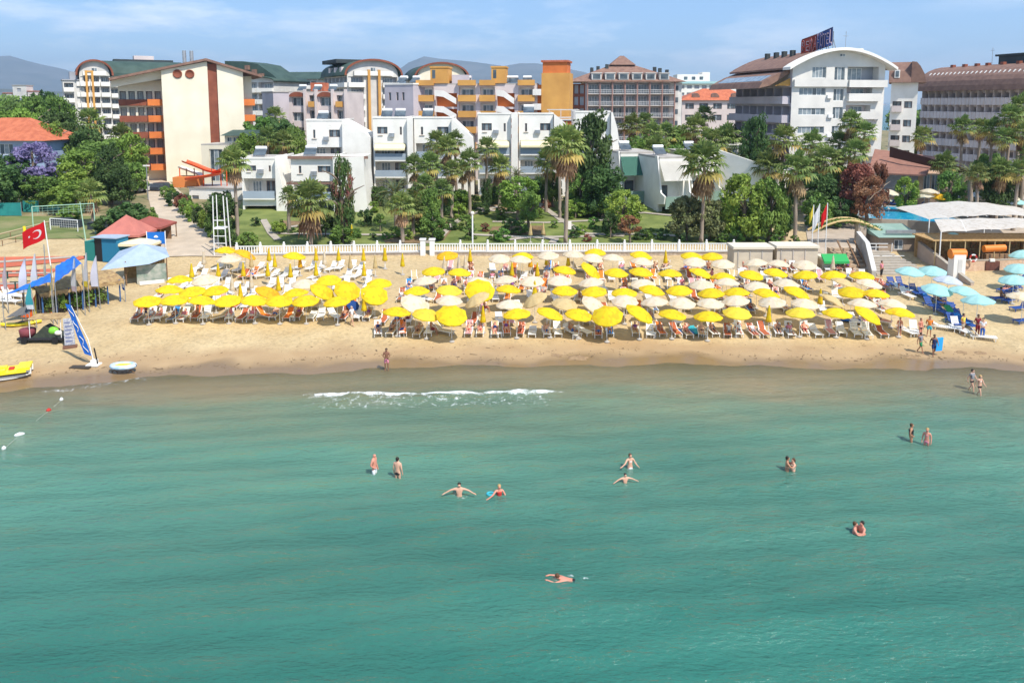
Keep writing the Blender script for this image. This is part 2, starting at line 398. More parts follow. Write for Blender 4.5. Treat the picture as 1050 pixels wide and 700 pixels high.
for v in me.vertices:
    x, y = v.co.x, v.co.y
    o = shore(x)-y if y < 200 else 60.0
    v1.append(o if o > -30 else 60.0); f = 0
    if 12 < y < 75:
        r = dline(WAVE, x, y)
        if r:
            d, e = r; k = min(1, e/2.5); wdt = .34+.16*math.sin(x*1.3)+.1*math.sin(x*3.1)
            f = k*(.9+.2*math.sin(x*2.3+math.sin(x*.7)*3))*math.exp(-((d+.12)/max(.14, wdt*.95))**2)
            if -2.2 < d < 0: f = max(f, k*.30)
        for P, wd, st in LINES:
            r = dline(P, x, y)
            if r:
                d, e = r; f = max(f, st*min(1, e/2)*math.exp(-(d/wd)**2))
        for bx, by, br, bf in BATH:
            q = (x-bx)**2+((y-by)*1.6)**2
            if q < 4*br*br: f = max(f, bf*math.exp(-q/(br*br)))
    v2.append(f)
a1.data.foreach_set('value', v1); a2.data.foreach_set('value', v2)

# ------------------------------------------------------------------ mountains and far land
MTN = mat('mountain_scrub', (.06, .08, .07), (.11, .12, .11), .004, .95, world=True)
def ridge(name, prof, Y, depth, amp):
    """prof: list of px, top py seen at distance Y"""
    mb = MB(); n = 90; pxa, pxb = prof[0][0], prof[-1][0]; rows = 14; vs = []
    for j in range(rows+1):
        t = j/rows; sh = math.sin(math.pi*min(1, t*1.0)) if t < .5 else math.cos(math.pi*(t-.5))
        sh = (1-abs(2*t-1))**.85
        for i in range(n+1):
            px = pxa+(pxb-pxa)*i/n; top = lerpt(prof, px)
            X = xat(px, Y, 20)*(1+(t-.5)*.12); yy = Y+(t-.5)*depth
            h = max(0, zat(top, Y)-5)
            nz = amp*(math.sin(px*.11+j*1.7)+.6*math.sin(px*.37+j*2.9)+.4*math.sin(px*.9-j))
            vs.append((X, yy, 2+sh*h+(nz*h*.03 if 0 < t < 1 and abs(t-.5) > .04 else 0)))
    fs = [(j*(n+1)+i, j*(n+1)+i+1, (j+1)*(n+1)+i+1, (j+1)*(n+1)+i) for j in range(rows) for i in range(n)]
    mb.add(vs, fs, 0, False); o = mb.build(name, MTN); return tag(o, kind='structure')
ridge('mountain_ridge', [(-700, 92), (-400, 70), (-200, 62), (-60, 60), (0, 57.5), (14, 57), (30, 62), (48, 66.5), (70, 71), (110, 84), (150, 92), (230, 96), (300, 97), (380, 95), (400, 78), (425, 60), (436, 57.5), (450, 60), (480, 62.5), (505, 66), (520, 68), (538, 63.5), (560, 66), (600, 74), (640, 90), (700, 98), (760, 104)], 7500, 4200, 1.0)
ridge('far_hills', [(-500, 96), (-100, 92), (0, 90), (60, 93), (120, 98), (420, 100), (640, 101), (760, 103.5)], 2600, 1500, 1.4)
# ------------------------------------------------------------------ building kit
WCACHE = {}
def window_mesh(w_, h_, style='white', bars=1):
    k = (round(w_, 1), round(h_, 1), style, bars)
    if k in WCACHE: return WCACHE[k]
    f = MB(); t = .07
    f.box(-w_/2, -.03, 0, w_/2, .06, t); f.box(-w_/2, -.03, h_-t, w_/2, .06, h_)
    f.box(-w_/2, -.03, t, -w_/2+t, .06, h_-t); f.box(w_/2-t, -.03, t, w_/2, .06, h_-t)
    for i in range(1, bars+1):
        x = -w_/2+w_*i/(bars+1); f.box(x-t/2, -.025, t, x+t/2, .055, h_-t)
    fm = f.mesh('window', BFRAME if 'brown' in style else FRAME)
    g = MB()
    # each pane slightly different: open curtain / dark
    for i in range(bars+1):
        x0 = -w_/2+w_*i/(bars+1)+t/2; x1 = -w_/2+w_*(i+1)/(bars+1)-t/2
        g.box(x0, .0, t, x1, .03, h_-t, 1 if ('curt' in style and i % 2 == 0) or i % 3 == 1 else 0)
    gm = g.mesh('pane', [GLASS, CURT])
    WCACHE[k] = (fm, gm); return WCACHE[k]
class Bld:
    def __init__(s, name, label, cat, A, B, z0, mats, group=None):
        """A, B: front-left / front-right corners (x,y)"""
        s.A = Vector(A); s.B = Vector(B); d = s.B-s.A; s.w = d.length; s.a = math.atan2(d.y, d.x)
        s.root = thing(name, label, cat, (s.A.x, s.A.y, z0), s.a, group)
        s.z0 = z0; s.mb = MB(); s.mats = mats; s.trim = {}
    def fr(s, O, a):
        U = Vector((math.cos(a), math.sin(a), 0)); Nn = Vector((math.sin(a), -math.cos(a), 0)); O = Vector((O[0], O[1], O[2] if len(O) > 2 else 0))
        return O, U, Nn
    def facade(s, O, a, w_, z0, z1, ops, mi=0, top=None):
        """ops: (u0,z0,u1,z1,depth,backmat or None). top: list (u,z) polygon above z1"""
        O, U, Nn = s.fr(O, a)
        P = lambda u, z, d=0: O+U*u-Nn*d+Vector((0, 0, z))
        us = sorted(set([0, w_]+[o[0] for o in ops]+[o[2] for o in ops])); zs = sorted(set([z0, z1]+[o[1] for o in ops]+[o[3] for o in ops]))
        us = [u for u in us if -1e-6 <= u <= w_+1e-6]; zs = [z for z in zs if z0-1e-6 <= z <= z1+1e-6]
        for i in range(len(us)-1):
            for j in range(len(zs)-1):
                um = (us[i]+us[i+1])/2; zm = (zs[j]+zs[j+1])/2
                if any(o[0] < um < o[2] and o[1] < zm < o[3] for o in ops): continue
                s.mb.quad(P(us[i], zs[j]), P(us[i+1], zs[j]), P(us[i+1], zs[j+1]), P(us[i], zs[j+1]), mi)
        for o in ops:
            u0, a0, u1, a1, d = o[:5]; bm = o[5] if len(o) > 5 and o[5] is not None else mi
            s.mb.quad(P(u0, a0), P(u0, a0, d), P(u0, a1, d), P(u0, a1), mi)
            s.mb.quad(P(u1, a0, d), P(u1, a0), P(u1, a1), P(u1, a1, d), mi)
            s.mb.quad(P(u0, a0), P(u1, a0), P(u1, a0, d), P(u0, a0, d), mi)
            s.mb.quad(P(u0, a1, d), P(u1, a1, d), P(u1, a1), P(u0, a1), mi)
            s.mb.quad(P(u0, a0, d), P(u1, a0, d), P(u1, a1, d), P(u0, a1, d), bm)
        if top:
            vs = [P(u, z) for u, z in top]; s.mb.add(vs, [tuple(range(len(vs)))], mi)
    def win(s, O, a, u, z, w_, h_, d=.15, style='white', bars=1, name='window'):
        O, U, Nn = s.fr(O, a); p = O+U*u-Nn*d+Vector((0, 0, z))
        fm, gm = window_mesh(w_, h_, style, bars)
        f = link(name, fm, s.root, p, a); link('pane', gm, f); return f
    def part(s, name, mb, mats): return mb.build(name, mats, s.root)
    def obox(s, mb, O, a, u0, u1, z0, z1, d0, d1, mi=0):
        """box between depth d0 (out = negative) and d1"""
        O, U, Nn = s.fr(O, a); P = lambda u, z, d: O+U*u-Nn*d+Vector((0, 0, z))
        vs = [P(u0, z0, d0), P(u1, z0, d0), P(u1, z0, d1), P(u0, z0, d1), P(u0, z1, d0), P(u1, z1, d0), P(u1, z1, d1), P(u0, z1, d1)]
        mb.add(vs, [(0, 3, 2, 1), (4, 5, 6, 7), (0, 1, 5, 4), (1, 2, 6, 5), (2, 3, 7, 6), (3, 0, 4, 7)], mi)
    def balcony(s, O, a, u0, u1, z, proj, ph, mats, style='solid', inset=0.0):
        mb = MB(); s.obox(mb, O, a, u0, u1, z-.16, z, -proj, -.003+inset, 0)
        t = .12
        if style == 'solid':
            s.obox(mb, O, a, u0, u1, z, z+ph, -proj, -proj+t, 0); s.obox(mb, O, a, u0, u0+t, z, z+ph, -proj+t, 0, 0); s.obox(mb, O, a, u1-t, u1, z, z+ph, -proj+t, 0, 0)
            b = s.part('balcony', mb, mats)
        else:
            b = s.part('balcony', mb, mats); r = MB()
            s.obox(r, O, a, u0, u1, z+ph-.08, z+ph, -proj, -proj+.08); s.obox(r, O, a, u0, u1, z+ph*.5-.03, z+ph*.5+.03, -proj+.01, -proj+.05)
            n = max(2, int((u1-u0)/.45))
            for i in range(n+1):
                u = u0+.03+(u1-u0-.06)*i/n; s.obox(r, O, a, u-.025, u+.025, z, z+ph-.08, -proj+.01, -proj+.06)
            r.build('railing', WMETAL, b)
        return b
    def done(s): s.wall = s.part('wall', s.mb, s.mats); return s.root
def corner(px, Y, Z=16): return (xat(px, Y, Z), Y)

def flatroof(b, w_, d_, z, t=.25, mat_=None, over=.0, par=.5, pm=0):
    r = MB(); r.box(-over, -over, z+.002, w_+over, d_+over, z+t); 
    return b.part('roof', r, mat_ or CONC)
def box_shell(b, w_, d_, z0, z1, front, left=None, right=None, mi=0):
    b.facade((0, 0), 0, w_, z0, z1, front, mi)
    b.facade((0, d_), -math.pi/2, d_, z0, z1, left or [], mi)
    b.facade((w_, 0), math.pi/2, d_, z0, z1, right or [], mi)
    b.facade((w_, d_), math.pi, w_, z0, z1, [], mi)
    b.mb.quad((0, 0, z1), (w_, 0, z1), (w_, d_, z1), (0, d_, z1), mi)
def heater(b, x, y, z, s_=1.0):
    """rooftop solar water heater: tank + tilted panel"""
    m_ = MB(); m_.tube([(x-.8*s_, y+.6, z+1.25), (x+.8*s_, y+.6, z+1.25)], .28, 8, 0); m_.add([(x-.9*s_, y-.7, z+.25), (x+.9*s_, y-.7, z+.25), (x+.9*s_, y+.5, z+1.1), (x-.9*s_, y+.5, z+1.1)], [(0, 1, 2, 3)], 1)
    m_.add([(x-.9*s_, y-.66, z+.20), (x+.9*s_, y-.66, z+.20), (x+.9*s_, y+.54, z+1.05), (x-.9*s_, y+.54, z+1.05)], [(3, 2, 1, 0)], 1)
    for sx_ in (-.7, .7): m_.beam((x+sx_*s_, y+.55, z), (x+sx_*s_, y+.6, z+1.2), .06, .06, 2)
    m_.beam((x-.7*s_, y-.6, z), (x-.7*s_, y-.6, z+.3), .06, .06, 2)
    return m_.build('solar_water_heater', [WMETAL, GLASS, METAL], b.root)

def vault(mb, x0, x1, y0, y1, ze, rise, over=.5, t=.3, n=12, ey=0.6, mi=0):
    """barrel roof, axis along y, arch spanning x"""
    W = (x1-x0)/2+over; cx = (x0+x1)/2
    pts = [(cx-W*math.cos(math.pi*i/n), ze+rise*math.sin(math.pi*i/n)**.9) for i in range(n+1)]
    lo = [(x, z-t) for x, z in pts]; A, B_ = y0-ey, y1+ey
    vs = [(x, A, z) for x, z in pts]+[(x, B_, z) for x, z in pts]+[(x, A, z) for x, z in lo]+[(x, B_, z) for x, z in lo]; k = n+1
    fs = []
    for i in range(n):
        fs += [(i, i+1, k+i+1, k+i), (2*k+i, 3*k+i, 3*k+i+1, 2*k+i+1), (i, 2*k+i, 2*k+i+1, i+1), (k+i, k+i+1, 3*k+i+1, 3*k+i)]
    fs += [(0, k, 3*k, 2*k), (n, 2*k+n, 3*k+n, k+n)]
    mb.add(vs, fs, mi, True)
def arch_top(x0, x1, ze, rise, n=12, inset=0):
    W = (x1-x0)/2; cx = (x0+x1)/2
    return [(cx-W*math.cos(math.pi*i/n), ze+rise*math.sin(math.pi*i/n)**.9) for i in range(n+1)]

def vault_hotel(name, label, A, B, d_, z0, ze, rise, fh, wallm, roofm, side, group=None, balc=WHITE, strip=None, gbays=3, trim=REDBR, top_door=True, sbay=3.2, roof_trim=True):
    b = Bld(name, label, 'hotel', A, B, z0, [wallm, GREYW, PINKW], group)
    W = b.w; nf = int((ze-z0)//fh); H = ze-z0; bw = W/gbays
    ops = []; zs = [H-(k+1)*fh for k in range(nf)]
    for z in zs:
        if z < .2: continue
        for i in range(gbays):
            if strip is not None and i == strip: continue
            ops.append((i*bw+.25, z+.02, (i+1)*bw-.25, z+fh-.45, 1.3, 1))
    b.facade((0, 0), 0, W, 0, H, ops, 0)
    arch = arch_top(0, W, H, rise); vs = [(x, 0, z) for x, z in arch]
    b.mb.add(vs, [tuple(range(len(vs)))], 0); b.mb.add([(x, d_, z) for x, z in arch], [tuple(range(len(vs)-1, -1, -1))], 0)
    for o in ops:
        b.win((0, 0), 0, (o[0]+o[2])/2, o[1]+.05, min(2.4, (o[2]-o[0])*.75), fh-.8, 1.27, 'curt', 2)
        b.balcony((0, 0), 0, o[0]-.15, o[2]+.15, o[1], .9, 1.05, balc)
    if top_door:
        b.win((0, 0), 0, W*.5, H+.5, 1.4, 1.5, -.04, 'white', 1)
        b.balcony((0, 0), 0, W*.12, W*.88, H, .8, 1.0, balc)
    # sides
    for s_, O, a in (('l', (0, d_), -math.pi/2), ('r', (W, 0), math.pi/2)):
        so_ = []
        if s_ in side:
            nb = max(2, int(d_/sbay)); w1 = d_/nb
            for z in zs:
                if z < .2: continue
                for i in range(nb): so_.append((i*w1+.2, z+.02, (i+1)*w1-.2, z+fh-.5, 1.1, 1))
        b.facade(O, a, d_, 0, H, so_, 0)
        for z in zs if so_ else []:
            if z < .2: continue
            b.balcony(O, a, .1, d_-.1, z, .8, 1.05, balc)
        for o in so_: b.win(O, a, (o[0]+o[2])/2, o[1]+.05, 1.5, fh-.8, 1.07, 'curt', 1)
    b.facade((W, d_), math.pi, W, 0, H, [], 0)
    r = MB(); vault(r, 0, W, 0, d_, H, rise, .7, .3, 14, 1.0); b.part('roof', r, roofm)
    if roof_trim:
        t = MB(); pts = arch_top(-.75, W+.75, H-.02, rise+.02, 18)
        for (x0, z_0), (x1, z_1) in zip(pts, pts[1:]): t.beam((x0, -1.03, z_0-.12), (x1, -1.03, z_1-.12), .09, .5, 0)
        b.part('arch_trim', t, trim)
    b.H = H; return b

GB = 5.0   # level of the built-up land
# A: far left green vaulted hotel
b = vault_hotel('vaulted_hotel', 'green barrel-roofed hotel with yellow pilasters at the far left of the skyline', corner(84, 222), corner(115, 226), 12, GB, zat(77, 224), 4.2, 3.0, WHITE2, GREENR, 'l', balc=WHITE)
t = MB()
for x in (b.w*.22, b.w*.42): t.box(x-.28, -1.0, 2, x+.28, -.55, b.H+1.2)
t.box(b.w*.22+.29, -1.0, b.H+.7, b.w*.42-.29, -.6, b.H+1.15); t.build('pilaster', OCHRE, b.root)
# long wing to its right with a half-barrel green roof
W2 = xat(190, 228)-xat(115, 226); x0 = b.w+.003; nb = 9; bw = W2/nb
ops = []
for k in range(6):
    z = b.H-.2-(k+1)*3.0
    for i in range(nb): ops.append((i*bw+.2, z, (i+1)*bw-.2, z+2.4, 1.2, 1))
b.facade((x0, 1.0), 0, W2, 0, b.H-.2, ops, 0)
for o in ops:
    if o[0] < W2*.5: b.win((x0, 1.0), 0, (o[0]+o[2])/2, o[1]+.05, 1.7, 2.1, 1.17, 'curt', 1)
for k in range(6): b.balcony((x0, 1.0), 0, .2, W2-.2, b.H-.2-(k+1)*3.0, .8, 1.05, WHITE)
r = MB(); n = 8
pr = [(1-1.2, b.H-.25)]+[(1-.6+7*(1-math.cos(math.pi/2*i/n)), b.H-.2+4.6*math.sin(math.pi/2*i/n)) for i in range(n+1)]+[(14, b.H+4.4), (14, b.H-.3)]
r.prism(pr, x0-2.0, x0+W2, 'x'); b.part('roof', r, GREENR)
for dx in (5, 9.5, 14):
    t = MB(); t.box(x0+dx, 2.2, b.H+1.2, x0+dx+1.3, 5.2, b.H+2.3); t.build('dormer', WHITE, b.root)
t = MB(); t.box(x0+2, 8, b.H+4.2, x0+W2-2, 13, b.H+5.0); t.build('roof_terrace', DARKR, b.root)
t = MB(); t.box(x0+7.5, 9, b.H+5.01, x0+13, 12.5, b.H+6.2); t.build('plant_room', PINKW, b.root)
# left low white wing
W3 = xat(84, 222)-xat(69, 222); ops = []
for k in range(5):
    z = b.H-1.6-(k+1)*3.0
    ops += [(.3, z, W3*.62, z+2.3, 1.2, 1)]
b.facade((-W3-.003, .5), 0, W3, 0, b.H-1.6, ops, 0); b.facade((-W3-.003, 9), -math.pi/2, 8.5, 0, b.H-1.6, [], 0)
for o in ops:
    b.balcony((-W3-.003, .5), 0, .1, o[2]+.1, o[1], .8, 1.05, WHITE); b.win((-W3-.003, .5), 0, (o[0]+o[2])/2, o[1]+.05, 1.6, 2.0, 1.17, 'white', 1)
r = MB(); r.box(-W3-.2, .2, b.H-1.598, -.006, 9, b.H-1.3); r.box(-W3*.55, 3, b.H-1.299, -.3, 8, b.H+.9); b.part('roof', r, GREYW)
b.done()

# E: vaulted hotel in the middle
b = vault_hotel('vaulted_hotel', 'green barrel-roofed hotel with broad arched gable behind the pink terraces', corner(357, 206), corner(409, 213), 21, GB, zat(77, 208), 4.1, 3.05, WHITE2, GREENR, 'l', strip=1, gbays=3)
t = MB()
for x in (b.w*.40, b.w*.60): t.box(x-.35, -.95, 3, x+.35, -.55, b.H+1.4)
t.build('pilaster', OCHRE, b.root)
r = MB(); r.box(-1.0, 6, b.H+3.3, b.w*.5, 19, b.H+4.3); b.part('roof_terrace', r, DARKR)
for yy in (3, 8, 13): t = MB(); t.box(-.55, yy, b.H+.7, 1.3, yy+1.6, b.H+2.1); t.build('dormer', PINKW, b.root)
b.done()
# F: arch seen behind the yellow flats
b = vault_hotel('vaulted_hotel', 'cream arched hotel gable showing above the yellow balcony flats', corner(428, 222), corner(478, 226), 20, GB, zat(81, 223), 4.6, 3.05, CREAM, GREENR, 'l', top_door=False); b.done()
# C: wing behind the cream block
b = vault_hotel('vaulted_hotel', 'green-roofed hotel wing with white and orange balconies right of the cream block', corner(249, 216), corner(282, 213), 16, GB, zat(83, 215), 1.2, 3.05, WHITE2, GREENR, 'l', balc=WHITE, top_door=False, gbays=2, roof_trim=False)
r = MB(); n = 8; hh = zat(64, 222)-GB
pr = [(b.w+.7, b.H+.1), (b.w*.9, b.H+1.6), (b.w*.45, hh-.8), (0, hh), (-6, hh+.2), (-6, b.H-1)]
r.prism(pr, 1.2, 12, 'y'); b.part('roof', r, GREENR)
for k in range(3): t = MB(); t.box(1.0+k*2.2, .3, b.H+3.0-k*1.1, 2.1+k*2.2, 2.5, b.H+4.2-k*1.1); t.build('dormer', BROWNT, b.root)
b.done()
# D: long low green-roofed block
b = Bld('long_hotel', 'long low white hotel block with dull green roof between two barrel-roofed hotels', 'hotel', corner(268, 248), corner(326, 246), GB, [WHITE2, GREYW])
H = zat(81, 247)-GB; ops = []; nb = 9; bw = b.w/nb
for k in range(4):
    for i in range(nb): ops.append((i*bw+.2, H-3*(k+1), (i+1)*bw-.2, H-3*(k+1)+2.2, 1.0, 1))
box_shell(b, b.w, 12, 0, H, ops)
for o in ops: b.win((0, 0), 0, (o[0]+o[2])/2, o[1]+.1, 1.2, 1.9, .97, 'white', 1)
for k in range(4): b.balcony((0, 0), 0, 0, b.w, H-3*(k+1), .7, 1.0, WHITE)
r = MB(); r.prism([(-1, H-.1), (5, H+2.3), (8, H+2.3), (13, H-.1)], -1, b.w+1, 'x'); b.part('roof', r, GREENR); b.done()

# B: cream gable block
A = corner(168, 147); Bc = corner(251, 153)
b = Bld('cream_hotel', 'cream gable-walled hotel with red-brown strip and orange balconies left of centre', 'hotel', A, Bc, GB, [CREAM, GREYW, REDBR])
pk = zat(60, 150)-GB; CA, SA = math.cos(math.atan2(Bc[1]-A[1], Bc[0]-A[0])), math.sin(math.atan2(Bc[1]-A[1], Bc[0]-A[0])); wl = (xat(214, 150)-A[0])/CA
def roofz(x):  # roofline in local x
    return pk-(wl-x)*.235 if x < wl else pk-(x-wl)*.30
H = 2
b.facade((0, 0), 0, wl+.2, 0, roofz(0)-.5, [], 0, None)
b.mb.add([(0, 0, roofz(0)-.5), (wl+.2, 0, roofz(0)-.5), (wl+.2, 0, roofz(wl+.2)-.5)], [(0, 1, 2)], 0)
s0 = wl+.2; s1 = wl+1.9   # recessed red strip
b.mb.quad((s0, .35, 0), (s1, .35, 0), (s1, .35, pk-1), (s0, .35, pk-1), 2)
b.mb.quad((s0, 0, 0), (s0, .35, 0), (s0, .35, pk-1), (s0, 0, pk-1), 0); b.mb.quad((s1, .35, 0), (s1, 0, 0), (s1, 0, pk-1.2), (s1, .35, pk-1), 0)
b.mb.add([(s1, 0, 0), (b.w, 0, 0), (b.w, 0, roofz(b.w)-.5), (s1, 0, roofz(s1)-.5)], [(0, 1, 2, 3)], 0)
b.mb.quad((0, 7, 0), (0, 0, 0), (0, 0, roofz(0)-.5), (0, 7, roofz(0)-.5), 0); b.mb.quad((b.w, 0, 0), (b.w, 7, 0), (b.w, 7, roofz(b.w)-.5), (b.w, 0, roofz(b.w)-.5), 0)
# left recessed wing with orange balconies
LX = (xat(125, 148)-A[0]+4*SA)/CA; ops = []; nb = 5; bw = -LX/nb
lv = [zat(107, 152)-GB-.1-3.05*k for k in range(-0, 5)]
topz = roofz(LX)-.55
for z in lv:
    if z < .3: continue
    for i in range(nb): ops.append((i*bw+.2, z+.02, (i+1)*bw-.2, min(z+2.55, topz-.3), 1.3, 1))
b.facade((LX, 4.0), 0, -LX, 0, topz, ops, 0)
b.mb.add([(LX, 4.0, topz), (0, 4.0, topz), (0, 4.0, roofz(0)-.5)], [(0, 1, 2)], 1)
for o in ops: b.win((LX, 4.0), 0, (o[0]+o[2])/2, o[1]+.05, bw-.9, 2.3, 1.27, 'curt', 2)
for z in lv:
    if z > .3:
        b.balcony((LX, 4.0), 0, 0, -LX-2.7, z, .9, 1.0, REDBR); b.balcony((LX, 4.0), 0, -LX-2.6, -LX-.02, z, 2.2, 1.05, ORANGE)
# right balconies
RX = b.w+1.9
b.facade((b.w+.003, 3.0), 0, 1.9, 0, roofz(RX)-.6, [], 0); b.facade((RX, 3.0), math.pi/2, 8, 0, roofz(RX)-.6, [], 0)
for i, z in enumerate(lv):
    if z > .3: b.balcony((b.w+.003, 3.0), 0, .05, 2.2, z, 1.6, 1.1, ORANGE)
b.mb.quad((RX, 14, 0), (LX, 14, 0), (LX, 14, topz), (RX, 14, topz), 0)
# roof: thin slab following the gable
r = MB(); e = .45
prof = [(LX-1.2, roofz(LX-1.2)), (wl, pk), (RX+1.6, roofz(RX+1.6)), (RX+1.6, roofz(RX+1.6)-e), (wl, pk-e), (LX-1.2, roofz(LX-1.2)-e)]
r.prism(prof, -.7, 14.5, 'y'); b.part('roof', r, BROWNT)
t = MB(); t.prism([(LX-1.0, roofz(LX-1)-e-.01), (-.01, roofz(0)-e-.01), (-.01, roofz(0)-e-1.6), (LX-1.0, roofz(LX-1)-e-1.3)], 1.4, 1.7, 'y'); t.build('fascia', CREAM, b.root)
for px in (187, 197.5):
    t = MB(); x = (xat(px, 149)-A[0])/CA; z = zat(76, 149)-GB
    t.lathe([(0, 0), (.82, 0), (.82, .15), (.62, .15), (.6, .05), (0, .05)], 20); o = t.build('round_vent', [REDBR], b.root, (x, -.02, z)); o.rotation_euler = (math.pi/2, 0, 0)
for dx in (-3.6, -2.3):
    t = MB(); t.tube([(wl+dx, 4, roofz(wl+dx)-.2), (wl+dx, 4, pk+1.6)], .35, 10); t.build('chimney', METAL, b.root)
b.done()
b2 = Bld('annex', 'low cream annex with green canopy at the foot of the cream gabled hotel', 'annex', corner(205, 142), corner(258, 141), GB, [CREAM, GREYW])
H = zat(149, 142)-GB; box_shell(b2, b2.w, 6, 0, H, [(1.5, .6, 4.0, H-.7, .25, 1), (6, .6, 8.5, H-.7, .25, 1)])
for u in (2.75, 7.25): b2.win((0, 0), 0, u, .65, 2.3, H-1.45, .2, 'white', 2)
f = MB(); H2 = zat(139, 143)-GB; ops = [(.4+i*1.15, H+.6, 1.35+i*1.15, H2-.3, .2, 1) for i in range(5)]
b2.facade((b2.w*.42, 1.0), 0, b2.w*.58, H+.25, H2, ops, 0); b2.facade((b2.w, 1.0), math.pi/2, 5, H+.25, H2, [], 0)
for o in ops: b2.win((b2.w*.42, 1.0), 0, (o[0]+o[2])/2, o[1], .85, o[3]-o[1], .15, 'white', 1)
flatroof(b2, b2.w, 6, H, .24)
r = MB(); r.prism([(0, H2), (5.2, H2+.9), (5.2, H2)], b2.w*.38, b2.w+.5, 'x'); b2.part('canopy_roof', r, GREENR); b2.done()

# J: pink terraced block with arched hoods
b = Bld('terraced_block', 'pink terraced block with arched red-brown window hoods and roof heaters', 'apartments', corner(297, 168), corner(357, 166), GB, [PINKW, LILAC, CREAM])
H = zat(95, 167)-GB; W = b.w; ops = []
wz = zat(109, 167)-GB; wz2 = wz-3.2
for z in (wz, wz2, wz2-3.2):
    ops += [(.7, z, 3.3, z+1.9, .5, 1), (4.6, z, 5.9, z+2.3, .9, 2), (7.0, z, 9.6, z+1.9, .5, 1), (10.7, z, 12.0, z+2.3, .9, 2)]
ops = [o for o in ops if o[2] < W]
box_shell(b, W, 10, 0, H, ops)
for o in ops: b.win((0, 0), 0, (o[0]+o[2])/2, o[1]+.03, (o[2]-o[0])-.15, o[3]-o[1]-.1, o[4]-.05, 'white', 2 if o[2]-o[0] > 2 else 1)
for x0 in (.4, 6.7):
    t = MB(); n = 10; pts = [(x0+1.6-1.75*math.cos(math.pi*i/n), wz+2.0+1.0*math.sin(math.pi*i/n)) for i in range(n+1)]
    t.prism(pts, -.55, -.003, 'y'); t.build('arched_hood', REDBR, b.root)
for x0 in (4.55, 10.65):
    if x0+1.4 < W: b.balcony((0, 0), 0, x0, x0+1.4, wz, .7, 1.0, OCHRE)
t = MB()
for x in (3.8, 6.3, 9.95, W-.25): t.box(x-.22, -.8, 0, x+.22, -.003, H+.7)
t.build('pier', PINKW, b.root)
flatroof(b, W, 10, H); 
for x in (1.5, 5, 8.5): heater(b, x, 3.5, H+.25)
t = MB(); t.box(2.6, 5.5, H+.26, 5.6, 8.5, H+2.2); t.build('stair_head', TERRA, b.root); b.done()
b = Bld('grey_block', 'blank grey-lilac block wall left of the pink terraces', 'building', corner(281, 174), corner(298, 176), GB, [LILAC, GREYW]); H = zat(95, 176)-GB
box_shell(b, b.w, 9, 0, H, []); flatroof(b, b.w, 9, H, .25, None, .15); b.done()

# K: yellow balcony flats
b = Bld('yellow_flats', 'white and ochre stepped flats with two yellow stair towers and diagonal stair walls', 'apartments', corner(425, 151), corner(551, 149), GB, [PINKW, LILAC, ORANGE, WHITE])
W = b.w; px2u = lambda px: xat(px, 150)-b.A.x
Ht = zat(87, 150)-GB
cols = [(428, 445), (471, 488), (493, 508), (532, 548)]
fl = [zat(107, 150)-GB-.4, zat(123, 150)-GB-.4, zat(123, 150)-GB-3.4, zat(123, 150)-GB-6.4]
fl = [Ht-3.0, Ht-6.0, Ht-9.0, Ht-12.0]
ops = []
for a0, a1 in cols:
    for z in fl: ops.append((px2u(a0), z, px2u(a1), z+2.5, 1.0, 3))
strs = [(447, 469), (510, 528)]
for a0, a1 in strs:
    for z in (fl[0]-1.2, fl[1]-1.2, fl[2]-1.2): ops.append((px2u(a0), z, px2u(a1), z+2.6, 1.4, 2))
box_shell(b, W, 11, 0, Ht, ops)
for o in ops[:16]:
    b.win((0, 0), 0, (o[0]+o[2])/2, o[1]+.05, (o[2]-o[0])*.72, 2.1, .97, 'white', 2)
for a0, a1 in cols:
    for k, z in enumerate(fl): b.balcony((0, 0), 0, px2u(a0)-.1, px2u(a1)+.1, z, .9, 1.05, OCHRE)
    b.balcony((0, 0), 0, px2u(a0)-.1, px2u(a1)+.1, Ht+.02, .9, .85, OCHRE)
for a0, a1 in strs:
    for z in (fl[0]-.2, fl[1]-.2, fl[2]-.2):
        t = MB(); u0, u1 = px2u(a0), px2u(a1); t.prism([(u0, z+2.2), (u0+.4*(u1-u0), z+2.1), (u1, z+.6), (u1, z-.5), (u0+.4*(u1-u0), z+.9), (u0, z+1.1)], -1.2, -.95, 'y'); t.build('stair_parapet', WHITE, b.root)
for a0, a1 in ((442, 460), (504.5, 519)):
    t = MB(); H2 = zat(70, 151)-GB; u0, u1 = px2u(a0), px2u(a1)
    t.box(u0, -.3, Ht+.26, u1, 4.5, H2); t.box(u0-.12, -.42, H2+.002, u1+.12, 4.6, H2+.3)
    tw = t.build('stair_tower', OCHRE, b.root); g = MB(); g.box(u0+.35, -.34, Ht+1.2, u0+.95, -.306, Ht+2.8); g.build('window', GLASS, tw)
flatroof(b, W, 11, Ht)
for x in (5.2, 8.0, 9.8, 17.5, 19.0, 21.6): heater(b, min(x, W-1), 2.5, Ht+.25)
t = MB(); u0 = px2u(430); t.box(px2u(463), 1, Ht+.26, px2u(480), 6, Ht+1.9); t.build('roof_room', LILAC, b.root)
b.done()
b = Bld('lilac_block', 'lilac-grey three-window block left of the ochre balconies', 'building', corner(395, 152), corner(425.5, 148.5), GB, [LILAC, GREYW]); H = zat(87, 150)-GB
ops = []
for u in (1.0, 2.8, 4.2):
    for z in (zat(103, 151)-GB, zat(103, 151)-GB-3.2): ops.append((u, z, u+.55, z+1.5, .2, 1))
box_shell(b, b.w-.3, 10, 0, H, ops)
for o in ops: b.win((0, 0), 0, (o[0]+o[2])/2, o[1], .5, 1.45, .17, 'brown', 0)
flatroof(b, b.w-.3, 10, H, .3, WHITE, .12); heater(b, 2, 3, H+.3); heater(b, 4.3, 4, H+.3); b.done()

